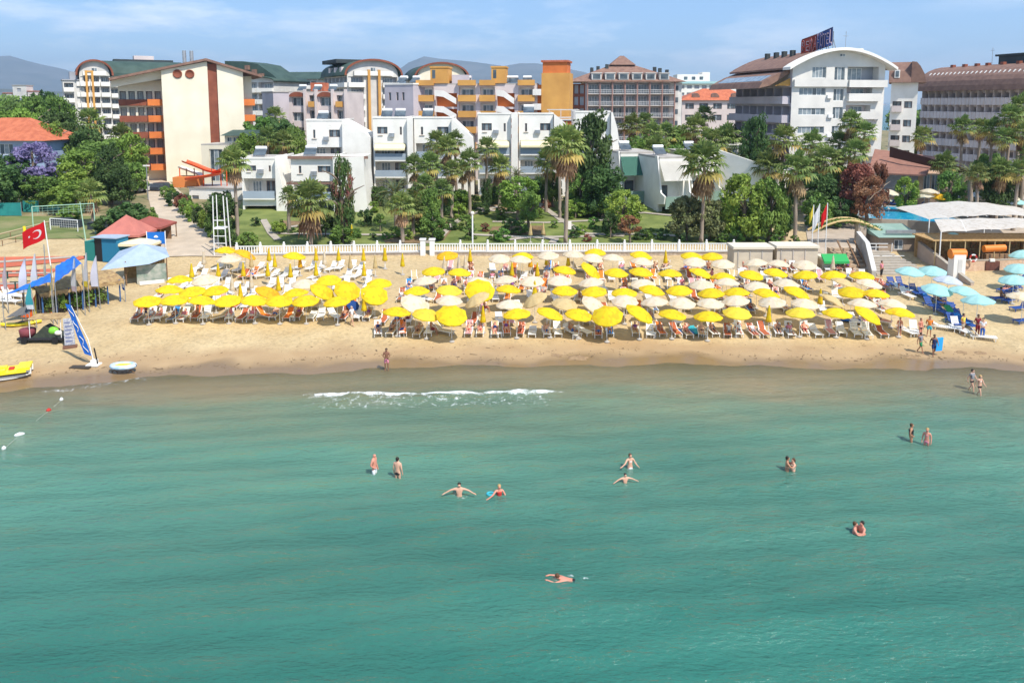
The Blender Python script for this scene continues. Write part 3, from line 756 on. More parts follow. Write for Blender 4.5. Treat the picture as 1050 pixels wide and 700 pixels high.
# L: orange stair tower
b = Bld('orange_tower', 'tall plain orange tower with terracotta cap beside the dark tree', 'tower', corner(555, 148), corner(583.5, 147), GB, [OCHRE, ORANGE, WHITE]); H = zat(75, 148)-GB
box_shell(b, b.w, 6, 0, H, []); t = MB(); t.box(.2, .2, H+.002, b.w-.5, 5.8, H+2.0); b.part('upper_wall', t, ORANGE)
t = MB(); t.box(-.1, -.1, H+2.003, b.w-.2, 6, H+2.35); b.part('roof', t, TERRA)
for z in (zat(92, 148)-GB, zat(107, 148)-GB): b.balcony((-1.6, 1), 0, 0, 1.55, z-.9, 1.3, 1.0, WHITE)
b.mb.box(-1.55, 1.003, 0, -.003, 5, zat(87, 148)-GB, 1); b.done()
b = Bld('low_orange_house', 'low orange and cream house with pergola beneath the orange tower', 'house', corner(566, 141), corner(592, 141), GB, [ORANGE, GREYW]); H = zat(124, 141)-GB
box_shell(b, b.w, 5, 0, H, []); flatroof(b, b.w, 5, H, .2, WHITE, .2)
t = MB()
for z_ in (H+.21, H+1.6): 
    t.box(-.8, -.5, z_+.3, b.w+.3, -.35, z_+.45); t.box(-.8, 2.5, z_+.3, b.w+.3, 2.65, z_+.45)
for x in (-.6, 1.5, 3.4): t.box(x, -.48, H+.2, x+.12, -.37, H+2.1)
t.build('pergola', WHITE2, b.root); b.done()

# G: brown hip-roofed hotel
b = Bld('brown_roofed_hotel', 'brown hip-roofed hotel with cupola and a grid of blue-grey balconies', 'hotel', corner(600, 203), corner(692, 203), GB, [PINKW, GREYW, WHITE2, REDBR])
H = zat(84, 203)-GB; W = b.w; nb = 7; bw = (W-.8)/nb; fh = 3.0; ops = []
lv = [H-fh*(k+1) for k in range(6)]
for z in lv:
    for i in range(nb): ops.append((.5+i*bw+.15, z+.02, .5+(i+1)*bw-.15, z+2.65, 1.5, 1))
box_shell(b, W, 14, 0, H, ops)
for o in ops:
    b.win((0, 0), 0, (o[0]+o[2])/2, o[1]+.03, bw*.72, 2.3, 1.45, 'curt' if random.random() < .7 else 'white', 2)
for z in lv:
    b.balcony((0, 0), 0, .4, W-.3, z, .7, 1.0, WHITE2, 'rail')
t = MB()
for i in range(nb+1): t.box(.5+i*bw-.1, -.85, 0, .5+i*bw+.1, -.003, H)
t.build('pier', mat('dusty_red_pier', (.42, .24, .20), None), b.root)
# left dark return with a glazed corner, right white rounded corner
b.facade((-4.4, 5), math.atan2(-5, 4.4)+0, math.hypot(4.4, 5), 0, H-.5, [(.5+i*2, z, 2.1+i*2, z+2.2, .2, 1) for i in range(3) for z in lv], 3)
t = MB(); t.tube([(W+.3, 1.6, 0), (W+.3, 1.6, H-.2)], 1.7, 14, 0, True, False)
t2 = t.build('corner_bay', WHITE2, b.root)
for z in lv:
    g = MB(); g.box(W-.2, -.16, z+.8, W+.7, -.06, z+2.0); g.build('window', GLASS, b.root)
# dormer storey + hip roof
r = MB(); e0 = (-5.2, -1.3, W+2.6, 15); rz0 = H+.02
def frustum(mb, a, za, c, zc, mi=0):
    x0, y0, x1, y1 = a; u0, v0, u1, v1 = c
    mb.add([(x0, y0, za), (x1, y0, za), (x1, y1, za), (x0, y1, za), (u0, v0, zc), (u1, v0, zc), (u1, v1, zc), (u0, v1, zc)],
           [(0, 3, 2, 1), (4, 5, 6, 7), (0, 1, 5, 4), (1, 2, 6, 5), (2, 3, 7, 6), (3, 0, 4, 7)], mi)
zr = zat(67, 208)-GB
frustum(r, e0, rz0, (W*.30, 5.5, W*.58, 9), zr); rf = b.part('roof', r, BROWNT)
r = MB(); cx = W*.44; frustum(r, (cx-3.4, 4.6, cx+3.4, 10), zr+.1, (cx-.5, 7, cx+.5, 8), zat(57, 208)-GB); r.box(cx-2.6, 5.4, zr-1, cx+2.6, 9.4, zr+.098); r.build('cupola', BROWNT, rf)
for i in range(6):
    x = 1.2+i*(W-2.4)/6+.3; t = MB(); t.box(x, -.9, H+.5, x+2.5, 2.5, H+2.1); t.box(x-.15, -1.05, H+2.103, x+2.65, 3.4, H+2.3)
    d_ = t.build('dormer', WHITE2, b.root); g = MB(); g.box(x+.3, -.95, H+.7, x+2.2, -.905, H+1.9); g.build('window', GLASS, d_)
for x in (W*.24, W*.14, W*.78, W*.84, W*.92, W*.07): 
    t = MB(); t.box(x, 4, H+2.4, x+.8, 5, zr-.0-(abs(x-W*.44)/W)*5.0+1.2); t.build('chimney', DARKR, b.root)
b.done()
# H: far white building
b = Bld('far_white_hotel', 'long white hotel with blue-green roof band far behind the terracotta roof', 'hotel', corner(695, 350), corner(775, 350), GB, [WHITE, GREYW])
H = zat(86, 350)-GB; ops = [(i*3.3+.5, H-3.2*(k+1)+1, i*3.3+2.7, H-3.2*(k+1)+2.5, .4, 1) for i in range(10) for k in range(3)]
box_shell(b, b.w, 14, 0, H, ops)
t = MB(); t.box(-1, -1, H+.002, b.w+1, 14, H+1.0); b.part('roof', t, mat('pale_blue_roof', (.35, .55, .56), None))
t = MB(); t.box(0, 3, H+1.003, b.w*.42, 12, H+4.2); t.box(b.w*.32, 3.2, H+4.203, b.w*.42, 11, H+5.2); u = t.build('upper_floor', WHITE, b.root)
for x in (3, 6.5, 10): g = MB(); g.box(x, 2.95, H+1.8, x+1.6, 2.99, H+3.2); g.build('window', GLASS, u)
b.done()
# I: terracotta-roofed pink building
b = Bld('terracotta_roofed_house', 'pale house with broad terracotta roof and arched dormers behind the palms', 'house', corner(699, 236), corner(772, 236), GB, [PINKW, GREYW, REDBR])
H = zat(103, 236)-GB; ops = []
for z in (H-2.6, H-6.0):
    ops += [(1+i*4.2, z, 3.6+i*4.2, z+1.7, .3, 1) for i in range(5)]
box_shell(b, b.w, 12, 0, H, ops)
for o in ops: b.win((0, 0), 0, (o[0]+o[2])/2, o[1], 2.5, 1.65, .25, 'brown', 3)
r = MB(); frustum(r, (-.8, -.8, b.w+.8, 12.8), H+.02, (b.w*.35, 5.5, b.w*.72, 6.5), zat(91, 240)-GB); rf = b.part('roof', r, TERRA)
for x in (b.w*.2, b.w*.47, b.w*.75):
    t = MB(); n = 8; t.prism([(x-1.2*math.cos(math.pi*i/n), H+.9+1.3*math.sin(math.pi*i/n)) for i in range(n+1)], .6, 4, 'y'); t.build('dormer', BROWNT, b.root)
b.done()

# W: white arched hotel at right with the roof sign
A = corner(812, 127, 22); 
an = R(12); Wd = 16.2
Bc = (A[0]+Wd*math.cos(an), A[1]+Wd*math.sin(an)*.6)
b = Bld('arched_white_hotel', 'white arched-gable hotel right of centre carrying the red and blue roof sign', 'hotel', A, Bc, GB, [HOTW, GREYW, PINKW, LILAC])
W = b.w; fz = lambda py: zat(py, 127)-GB
p2 = lambda px: (px-812)/(912-812)*W
ops = []; wn = []
for y0, y1 in ((90, 98), (111, 118), (130, 137), (149, 156)):
    ops.append((p2(820), fz(y1), p2(848.5), fz(y0), .22, 1)); wn.append((ops[-1], 'curt', 5))
for y0, y1 in ((68.5, 80),): ops.append((p2(833), fz(y1), p2(848), fz(y0), .2, 1)); wn.append((ops[-1], 'curt', 3))
for y0, y1 in ((68.5, 84), (91, 103.5), (110, 122), (129.5, 141), (149, 160)):
    ops.append((p2(857), fz(y1), p2(868), fz(y0), .2, 1)); wn.append((ops[-1], 'white', 2))
lg = []
for y0, y1 in ((89.5, 97), (108, 117), (127, 137), (147, 157)):
    ops.append((p2(871), fz(y1), p2(899 if y0 < 90 else 898), fz(y0), 1.6, 2)); lg.append(ops[-1])
hz = fz(68)
b.facade((0, 0), 0, W, 0, fz(85), [o for o in ops if o[3] < fz(85)+1e-3], 0)
up = [o for o in ops if o[1] > fz(85)-1e-3]; up.append((p2(871), fz(83), p2(905), fz(68.2), 1.7, 1))
U0 = p2(815); b.facade((0, 0), 0, W, fz(85)+0, fz(66.5), up, 0)
# arched gable wall above
zt = fz(66.5); arch = [(p2(812), zt)]
apex = fz(51.5)
n = 16; pts = [(W*(i/n), zt+(apex-zt)*math.sin(math.pi*i/n)**.95) for i in range(n+1)]
b.mb.add([(x, 0, z) for x, z in pts], [tuple(range(n+1))], 0); b.mb.add([(x, 22, z) for x, z in pts], [tuple(range(n, -1, -1))], 0)
for o, st, bars in wn: b.win((0, 0), 0, (o[0]+o[2])/2, o[1], o[2]-o[0], o[3]-o[1], .17, st, bars)
for o in lg: b.win((0, 0), 0, (o[0]+o[2])/2+.5, o[1]+.1, 2.2, o[3]-o[1]-.3, 1.55, 'curt', 2)
b.win((0, 0), 0, p2(884), fz(82), 2.6, 2.0, 1.65, 'curt', 2)
b.win((0, 0), 0, p2(864.5), fz(58), 1.0, .5, -.04, 'white', 1)
b.balcony((0, 0), 0, p2(813), p2(870), fz(88), .55, .95, HOTW); b.balcony((0, 0), 0, p2(870.5), p2(912), fz(88.5), .9, 1.0, HOTW)
for y in (103, 121.5, 141, 160): b.balcony((0, 0), 0, p2(871), p2(906), fz(y), .8, 1.1, HOTW)
t = MB(); n = 20; pts = [(-1.2+(W+2.4)*(i/n), zt-.4+(apex-zt+.8)*math.sin(math.pi*i/n)**.9) for i in range(n+1)]
lo = [(x, z-.45) for x, z in pts][::-1]
t.prism(pts+lo, -1.6, 1.0, 'y'); b.part('roof_edge', t, WHITE)
r = MB(); pts2 = [(x, z-.06) for x, z in pts]; lo2 = [(x, z-.3) for x, z in pts2][::-1]
r.prism(pts2+lo2, 1.003, 22.5, 'y'); rf = b.part('roof', r, BROWNT)
# left side: white hotel wall, its shade put into the lilac colour
sops = []; w1 = 22/7
for k in range(6):
    z = fz(88.5)-1.0-3.05*k-1.7
    for i in range(7): sops.append((i*w1+.15, z, (i+1)*w1-.15, z+2.5, 1.2, 3))
b.facade((0, 22), -math.pi/2, 22, 0, zt, [o for o in sops if o[1] > 0], 3)
for o in sops:
    if o[1] > 0: b.win((0, 22), -math.pi/2, (o[0]+o[2])/2, o[1]+.05, 1.7, 2.1, 1.15, 'curt', 1)
for k in range(6):
    z = fz(88.5)-1.0-3.05*k-1.7
    if z > 0: b.balcony((0, 22), -math.pi/2, 0, 21.5, z, 1.3, 1.1, LILAC)
# low sloping brown eave roof over the side balconies, with a pale skylight strip
e = MB(); e.prism([(-5.2, fz(90.5)), (-4.6, fz(84)), (-2.2, fz(76)), (.8, fz(69)), (.8, fz(72)), (-3.4, fz(88))], .9, 22.5, 'y', 0); eo = b.part('side_roof', e, BROWNT)
e = MB(); e.prism([(-4.35, fz(83.0)+.03), (-2.5, fz(77.2)+.05), (-2.4, fz(77.4)+.05), (-4.3, fz(83.4)+.03)], 2.2, 20.5, 'y'); e.build('skylight_strip', CURT, eo)
for yy in (6.5, 9.5, 12.5, 16): t = MB(); t.box(3.0, yy, zt+1.6, 3.7, yy+.8, zt+2.75+.0); t.build('chimney', DARKR, b.root)
t = MB(); t.prism([(-2.5, fz(88)), (.0, fz(88)), (.0, fz(80))], .9-.3, .9-.01, 'y'); t.build('gusset', OCHRE, b.root)
b.facade((W, 0), math.pi/2, 22, 0, zt, [(2, fz(y), 3.4, fz(y)+1.5, .2, 1) for y in (98, 118, 138)], 0); b.facade((W, 22), math.pi, W, 0, zt, [], 0)
t = MB(); t.box(p2(874), 1.6, apex-.8, p2(893), 6, apex+.45); t.build('plant_room', WHITE, b.root)
t = MB(); t.tube([(p2(889), 6, apex), (p2(889), 6, apex+3.6)], .04, 5); t.box(p2(889)-.5, 5.98, apex+2.8, p2(889)+.5, 6.02, apex+2.86); t.build('antenna', METAL, b.root)
for u_, y_ in ((849.5, 101), (851.5, 121), (869, 128), (851, 141), (901, 104), (901.5, 124)):
    t = MB(); t.box(p2(u_), -.38, fz(y_), p2(u_)+.8, -.01, fz(y_)+.55); t.build('air_conditioner', WMETAL, b.root)
b.done()
WH = b
# roof sign: own thing
sp = [at(821, 56, 133), at(852.5, 46, 128.5)]
d = (sp[1]-sp[0]); 
sroot = thing('roof_sign', 'tall red and blue letter sign standing on the arched white roof', 'sign', (sp[0].x, sp[0].y, sp[0].z-1.0), math.atan2(d.y, d.x))
SW = math.hypot(d.x, d.y); sl = (d.z)/SW
REDL = mat('red_sign_paint', (.42, .05, .02), (.25, .04, .03), 2, .5); BLUEL = mat('blue_sign_paint', (.03, .07, .26), (.02, .05, .17), 2, .5)
hs = (zat(41, 133)-zat(57, 133)); he = (zat(29, 128.5)-zat(46, 128.5))+.3
half = .52
lt = MB(); lt.prism([(0, .9), (SW*half, .9+sl*SW*half), (SW*half, 1+sl*SW*half+hs), (0, .9+hs)], .15, .25, 'y'); lt.build('red_panel', mat('sign_maroon', (.18, .03, .02), None, rough=.6), sroot)
lt = MB(); lt.prism([(SW*half+.003, .9+sl*SW*half), (SW, .9+sl*SW), (SW, .9+sl*SW+he), (SW*half+.003, 1+sl*SW*half+hs)], .15, .25, 'y'); lt.build('blue_panel', mat('sign_navy', (.015, .03, .12), None, rough=.6), sroot)
fr_ = MB()
for i in range(6):
    x = SW*i/5; z = sl*x; fr_.beam((x, .45, z-1.2), (x, .45, z+hs+.6), .1, .1); fr_.beam((x, .45, z+hs*.8), (x, 2.2, z-1.5), .08, .08)
for k in (.2, .5, .85): fr_.beam((0, .35, .9+hs*k), (SW, .35, .9+sl*SW+he*k), .08, .08)
fr_.build('frame', METAL, sroot)
txt = 'BERA'+'HOTEL'
for i, ch in enumerate(txt):
    n1, n2 = 4, 5
    if i < 4: x0 = SW*half*(i+.5)/n1; cw = SW*half/n1*.92; m_ = REDL; ch_h = hs*.86
    else: x0 = SW*half+SW*(1-half)*(i-4+.5)/n2; cw = SW*(1-half)/n2*.92; m_ = BLUEL; ch_h = he*.86
    for kind_, off_, grow, mm in (('outline', .06, 1.1, mat('sign_pink_outline', (.62, .45, .48), None)), ('letter', 0.0, 1.0, m_)):
        cu = bpy.data.curves.new('letter', 'FONT'); cu.body = ch; cu.align_x = 'CENTER'; cu.extrude = .04; cu.size = 1
        if kind_ == 'outline': cu.offset = .035
        o = link('letter', cu); bpy.context.view_layer.update()
        me = bpy.data.meshes.new_from_object(o.evaluated_get(bpy.context.evaluated_depsgraph_get())); bpy.data.objects.remove(o)
        xs_ = [v.co.x for v in me.vertices]; ys_ = [v.co.y for v in me.vertices]; wx = max(xs_)-min(xs_); wy = max(ys_)-min(ys_)
        for v in me.vertices: v.co = ((v.co.x-(max(xs_)+min(xs_))/2)/wx*cw*grow, (v.co.y-min(ys_))/wy*ch_h, v.co.z)
        me.materials.clear(); me.materials.append(mm)
        for p in me.polygons: p.material_index = 0
        if kind_ == 'outline': po = link('letter', me, sroot, (x0, off_, .98+sl*x0), 0); po.rotation_euler = (math.pi/2, 0, 0)
        else: pl = link('letter_face', me, po, (0, 0, .06+off_), 0)
# W2: brown-roofed wing behind right
b = Bld('brown_roofed_wing', 'narrow white hotel wing with steep brown roof right of the arched white hotel', 'hotel', corner(913, 151, 20), corner(940.5, 149, 20), GB, [WHITE, GREYW, PINKW])
H = zat(85, 150)-GB; W = b.w; ops = []
for k, y in enumerate((108, 127, 143, 158)):
    ops += [(W*.08, zat(y+6, 150)-GB, W*.42, zat(y-4, 150)-GB, 1.0, 2), (W*.52, zat(y+3, 150)-GB, W*.82, zat(y-4, 150)-GB, .2, 1)]
box_shell(b, W, 12, 0, H, ops)
for o in ops:
    b.win((0, 0), 0, (o[0]+o[2])/2, o[1], (o[2]-o[0])*.9, (o[3]-o[1]), o[4]-.04, 'brown', 1)
    if o[4] > .5: b.balcony((0, 0), 0, o[0]-.1, o[2]+.1, o[1], .6, 1.0, PINKW)
r = MB(); zt = zat(64, 152)-GB
for_ = [(-1.0, H-.1), (-.6, H+2), (.2, zt), (12.5, zt), (13, H-.1)]
r.prism([(-1.2, H+.02), (-.4, H+2.2), (1.4, zt), (11, zt), (13, H+.02)], -.5, W*.72, 'x', 0)
n = 6; 
r.prism([(W*.72+.003, H+.02), (W+1.3, H+.02), (W+1.0, H+1.5), (W+.2, zt-.9), (W*.9, zt-.1), (W*.72+.003, zt)], -.9, 12.5, 'y', 0); rf = b.part('roof', r, BROWNT)
t = MB(); t.box(W*.10, -1.0, H+.9, W*.30, 2, H+2.4); d_ = t.build('dormer', WHITE, b.root); g = MB(); g.box(W*.14, -1.05, H+1.1, W*.26, -1.003, H+2.2); g.build('window', GLASS, d_)
b.done()
# R: long brown-roofed hotel at the right edge
A = (xat(949, 182, 20), 182); Bc = (xat(1085, 148, 20), 148)
b = Bld('long_brown_hotel', 'long brown-roofed hotel with many vertical balcony fins at the right edge', 'hotel', A, Bc, GB, [PINKW, GREYW, PINKW])
H = zat(92, 182)-GB; L_ = b.w; nb = 17; w1 = L_/nb; fh = 3.0; ops = []
lv = [H-.3-fh*(k+1) for k in range(5)]
for z in lv:
    for i in range(nb): ops.append((i*w1+.05, z, (i+1)*w1-.05, z+2.35, 1.4, 0))
box_shell(b, L_, 14, 0, H, ops)
for o in ops: 
    if o[1] > lv[-1]: b.win((0, 0), 0, (o[0]+o[2])/2, o[1]+.03, w1*.62, 2.1, 1.36, 'curt', 1)
PAR = mat('pink_grey_parapet', (.66, .60, .60), (.56, .51, .51), .5, .85)
for z in lv: b.balcony((0, 0), 0, 0, L_, z, 1.2, 1.35, PAR)
t = MB()
for i in range(nb+1): t.box(i*w1-.06, -1.0, 0, i*w1+.06, -.003, H)
for z in lv:
    for i in range(nb*2): t.box(i*w1/2-.05, -1.30, z-.1, i*w1/2+.05, -1.203, z+1.35)
t.build('balcony_fin', PINKW, b.root)
r = MB(); n = 8; Hr = 5.6
arc = [(-2.4+8.5*(1-math.cos(math.pi/2*i/n)), H-.4+Hr*math.sin(math.pi/2*i/n)) for i in range(n+1)]
r.prism(arc+[(15, H+Hr-.6), (15, H-.4)], -1.0, L_+2, 'x'); rf = b.part('roof', r, BROWNT)
ri = MB()
for i in range(26):
    x = 1.2+i*(L_-3)/26; ri.beam((x, -1.78, H+1.15+.35), (x, .1, H+3.3+.35), .28, .12, 0)
ri.build('skylight_ribs', WHITE, rf)
t = MB(); t.box(L_*.42, 5.2, H+Hr-.8, L_*.95, 11, H+Hr+1.2); t.box(L_*.40, 4.9, H+Hr+1.203, L_*.97, 11.3, H+Hr+1.6); b.part('roof_terrace', t, DARKR)
for x in (3, 6.5, 10, 13, 17, 21): t = MB(); t.box(x, 3.4, H+Hr-1.6, x+.8, 4.2, H+Hr-.1); t.build('chimney', REDBR, b.root)
t = MB(); t.tube([(12, 6, H+Hr-1), (12, 6, H+Hr+3.2)], .05, 5); t.box(11.5, 5.97, H+Hr+2.6, 12.5, 6.03, H+Hr+2.66); t.build('antenna', METAL, b.root)
b.done()

# ------------------------------------------------------------------ white villas
def villa(label, pxa, pxb, Y, top, levels, fin=None, finw=None, heat=1, group='white villas behind the garden', awn=(0,), wx=.62, sx=.15, z0=None, stripe=BLUEG, slant=None):
    A = corner(pxa, Y, 12); B = corner(pxb, Y, 12); z0 = GB-1.3 if z0 is None else z0
    b = Bld('white_villa', label, 'villa', A, B, z0, [WHITE, GREYW, WHITE2, CREAM], group)
    W = b.w; F = lambda py: zat(py, Y)-z0
    H = F(top); ops = []; t0 = levels[0]  # first loggia top py
    ww = (W*.62, F(top+(t0-top)*.62), W*.92, F(top+(t0-top)*.34))
    sl_ = (W*.18, F(top+(t0-top)*.66), W*.24, F(top+(t0-top)*.34))
    ops += [(ww[0] if wx > .4 else W*.12, ww[1], ww[2] if wx > .4 else W*.42, ww[3], .22, 1), (sl_[0] if wx > .4 else W*.78, sl_[1], sl_[2] if wx > .4 else W*.84, sl_[3], .22, 1)]
    lg = []
    for l0, l1 in zip(levels[0::2], levels[1::2]):
        ops.append((.25, F(l1), W-.25, F(l0), 2.2, 2)); lg.append(ops[-1])
    box_shell(b, W, 9, 0, H, ops)
    o = ops[0]; b.win((0, 0), 0, (o[0]+o[2])/2, o[1], o[2]-o[0], o[3]-o[1], .18, 'brown', 2)
    o = ops[1]; b.win((0, 0), 0, (o[0]+o[2])/2, o[1], o[2]-o[0], o[3]-o[1], .18, 'brown', 0)
    s_ = MB(); s_.box(W*.14, -.12, F(top+(t0-top)*.70), W*.28, -.003, F(top+(t0-top)*.68)); s_.build('sill', STONE, b.root)
    for i, o in enumerate(lg):
        n = 2
        for j in range(n): b.win((0, 0), 0, W*(.3+.4*j), o[1]+.05, W*.26, min(2.2, o[3]-o[1]-.35), 2.16, 'brown' if j else 'curt', 2)
        if o[1] > 1.0:
            mb = MB(); b.obox(mb, (0, 0), 0, .26, W-.26, o[1], o[1]+1.05, -.5, -.38, 0); b.obox(mb, (0, 0), 0, .26, W-.26, o[1]-.2, o[1]-.002, -.5, -.004, 1)
            b.part('balcony', mb, [stripe, WHITE])
        if i in awn:
            a_ = MB(); zt_ = o[3]-.05; a_.add([(.3, -.02, zt_), (W-.3, -.02, zt_), (W-.3, -1.1, zt_-.75), (.3, -1.1, zt_-.75), (.3, -.02, zt_-.06), (W-.3, -.02, zt_-.06), (W-.3, -1.1, zt_-.81), (.3, -1.1, zt_-.81), (.3, -1.1, zt_-1.05), (W-.3, -1.1, zt_-1.05)], [(0, 3, 2, 1), (4, 5, 6, 7), (3, 8, 9, 2)], 0); a_.build('awning', YAWN, b.root)
    # parapet lip
    p = MB(); p.box(-.08, -.08, H+.002, W+.08, .16, H+.28); p.box(-.08, .163, H+.002, .14, 9, H+.28); p.box(W-.14, .163, H+.002, W+.08, 9, H+.28); b.part('parapet', p, WHITE)
    flatroof(b, W-.3, 8.7, H, .05, CONC)
    if fin:
        f = MB(); x0 = W+.09; x1 = xat(fin[0], Y, 12)-A[0]
        pts = [(x0, 0), (x0, F(fin[1]))]+[(xat(a, Y, 12)-A[0], F(c)) for a, c in fin[2:]]+[(x1, F(fin[2][1]) if 0 else 0)]
        f.prism(pts, -.9, 5, 'y'); b.part('fin_wall', f, WHITE)
    for u_ in (.47,): t = MB(); z_ = F(top+(t0-top)*.74); t.box(W*u_, -.4, z_, W*u_+.85, -.01, z_+.6); t.build('air_conditioner', METAL, b.root)
    for k in range(heat): heater(b, W*(.3+.4*k), 4, H+.05)
    b.done(); return b
villa('white villa with sloping stuccoed wall, second row, far left of the group', 315, 352, 127, 124, (151, 164, 168, 180), fin=(381, 124, (355, 124), (378, 137), (381, 141)), heat=1, awn=(), sx=.6)
villa('three-storey white villa left of the clustered palms, cream awning on top balcony', 383, 418, 126, 121.5, (147, 164, 166, 181, 184, 200), fin=(424, 121, (424, 121)), heat=2, awn=(0,), wx=.2)
villa('white villa half hidden by clustered palms, long sloping side wall', 425, 463, 126, 121.5, (147, 162, 166, 181, 184, 200), fin=(486, 122, (465, 122), (485, 141), (486, 150)), heat=1, awn=())
villa('three-storey white villa centre left of the garden axis, grey parapets', 490, 524, 126, 117.5, (144, 158, 162, 177, 183, 199), fin=(531, 116, (531, 116)), heat=0, awn=(0,), wx=.2)
villa('three-storey white villa with planted middle balcony right of the axis', 532, 567, 126, 117.5, (144, 158, 164, 177, 183, 199), fin=(580, 117, (568, 117), (579, 126), (580, 132)), heat=1, awn=(0,), wx=.7)
villa('white villa with slanting right wall beside the brown-roofed hotel', 590, 625, 126, 115.5, (143, 158, 164, 177), fin=(634, 115, (627, 115), (632, 132), (634, 145)), heat=0, awn=())
villa('low white front villa with blank left gable and slanted grey parapet', 247, 283, 112, 163, (183, 203, 211, 226), fin=(297, 160, (284, 160), (289, 185), (297, 225)), heat=1, awn=(), z0=GB-2.2, wx=.2)
v = villa('low white front villa with brown pergola and creeper-covered right wall', 298, 342, 112, 162, (186, 204, 208, 224), fin=(378, 161, (374, 160), (374, 175), (378, 225)), heat=1, awn=(), z0=GB-2.2, wx=.7)
t = MB(); t.box(-.3, -1.6, zat(188, 112)-GB+2.2, v.w+.3, -1.48, zat(186, 112)-GB+2.2); t.box(-.3, -.5, zat(163, 112)-GB+2.2+.02, v.w+5, -.2, zat(160, 112)-GB+2.2)
for x in (0.2, 2.2, 4.2, 6.0): t.beam((x, -1.7, zat(186.5, 112)-GB+2.3), (x, 0, zat(186.5, 112)-GB+2.3), .1, .12)
t.build('pergola', BROWNT, v.root)
# right: stepped slanting villas
def slant_villa(label, pxa, pxb, Y, top, mid, base, awnm):
    A = corner(pxa, Y, 10); B = corner(pxb, Y+1.0, 10); z0 = GB-1.8
    b = Bld('slanting_villa', label, 'villa', A, B, z0, [WHITE, GREYW, GREENP], 'slanting white villas at right')
    W = b.w; F = lambda py: zat(py, Y)-z0; H = F(top)
    ops = [(.4, F(mid), W-.5, F(top+(mid-top)*.55), 1.6, 0), (.6, 0.3, W-.6, F(mid)-.9, 2.0, 1)]
    box_shell(b, W, 9, 0, H, ops)
    b.win((0, 0), 0, W*.35, F(mid)+.05, W*.25, 2.0, 1.55, 'brown', 0); b.win((0, 0), 0, W*.5, .35, W*.5, min(2.2, F(mid)-1.4), 1.96, 'brown', 2)
    # raking side fins, lower front leaning out
    for x in (-.22, W+.003):
        f = MB(); f.prism([(1.2, H+.4), (.3, H+.4), (-1.1, F(mid)+1.3), (-2.5, F(mid)+.9), (-2.3, F(mid)-.2), (-.2, F(mid)-.5), (-.2, .2), (1.2, .2)], x, x+.22, 'x'); b.part('fin_wall', f, WHITE)
    f = MB(); f.prism([(-2.55, F(mid)+.85), (-2.4, F(mid)+.85), (-2.2, F(mid)-.9), (-2.4, F(mid)-.9)], 0, W, 'x'); f.box(0, -2.2, F(mid)-.2, W, -.003, F(mid)-.003); b.part('balcony', f, GREENP)
    f = MB(); f.add([(0, -.02, H-.4), (W, -.02, H-.4), (W, -1.9, F(top+(mid-top)*.5)), (0, -1.9, F(top+(mid-top)*.5))], [(0, 3, 2, 1), (0, 1, 2, 3)], 0); b.part('awning', f, awnm)
    p = MB(); p.box(0, 0, H+.002, W, 9, H+.3); b.part('roof', p, CONC)
    heater(b, W*.3, 3, H+.3); b.done(); return b
slant_villa('slanting white villa with sea-green awning and grey roof', 636, 672, 119, 158, 200, 226, mat('green_awning', (.10, .26, .20), None))
slant_villa('slanting white villa with pale awning and angled grey-green balcony', 676, 704, 112, 163, 206, 236, WHITE)
slant_villa('slanting white villa mostly behind shrubs, white slanted awning', 708, 734, 122, 158, 200, 226, WHITE)
# long low white wall house to the right
b = Bld('low_white_house', 'low white house with descending roof wall behind the big right-hand bushes', 'house', corner(733, 124, 10), corner(796, 117, 10), GB-1, [WHITE, GREYW])
H = zat(160, 122)-GB+1; 
b.mb.prism([(0, 0), (b.w, 0), (b.w, H-1.6), (0, H+1.0)], 0, .3, 'y'); b.mb.prism([(0, 0), (b.w, 0), (b.w, H-2.2), (0, H-.2)], .303, 7, 'y'); b.done()
b = Bld('roof_hut', 'small white flat-roofed hut with air conditioner above the low house', 'hut', corner(736, 128, 12), corner(764, 128, 12), GB, [WHITE, GREYW]); H = zat(149, 128)-GB
box_shell(b, b.w, 4, 0, H, [(1.5, H-1.6, 3.2, H-.5, .2, 1)]); b.win((0, 0), 0, 2.35, H-1.6, 1.6, 1.05, .16, 'white', 1); flatroof(b, b.w, 4, H, .15, WHITE, .2); b.done()
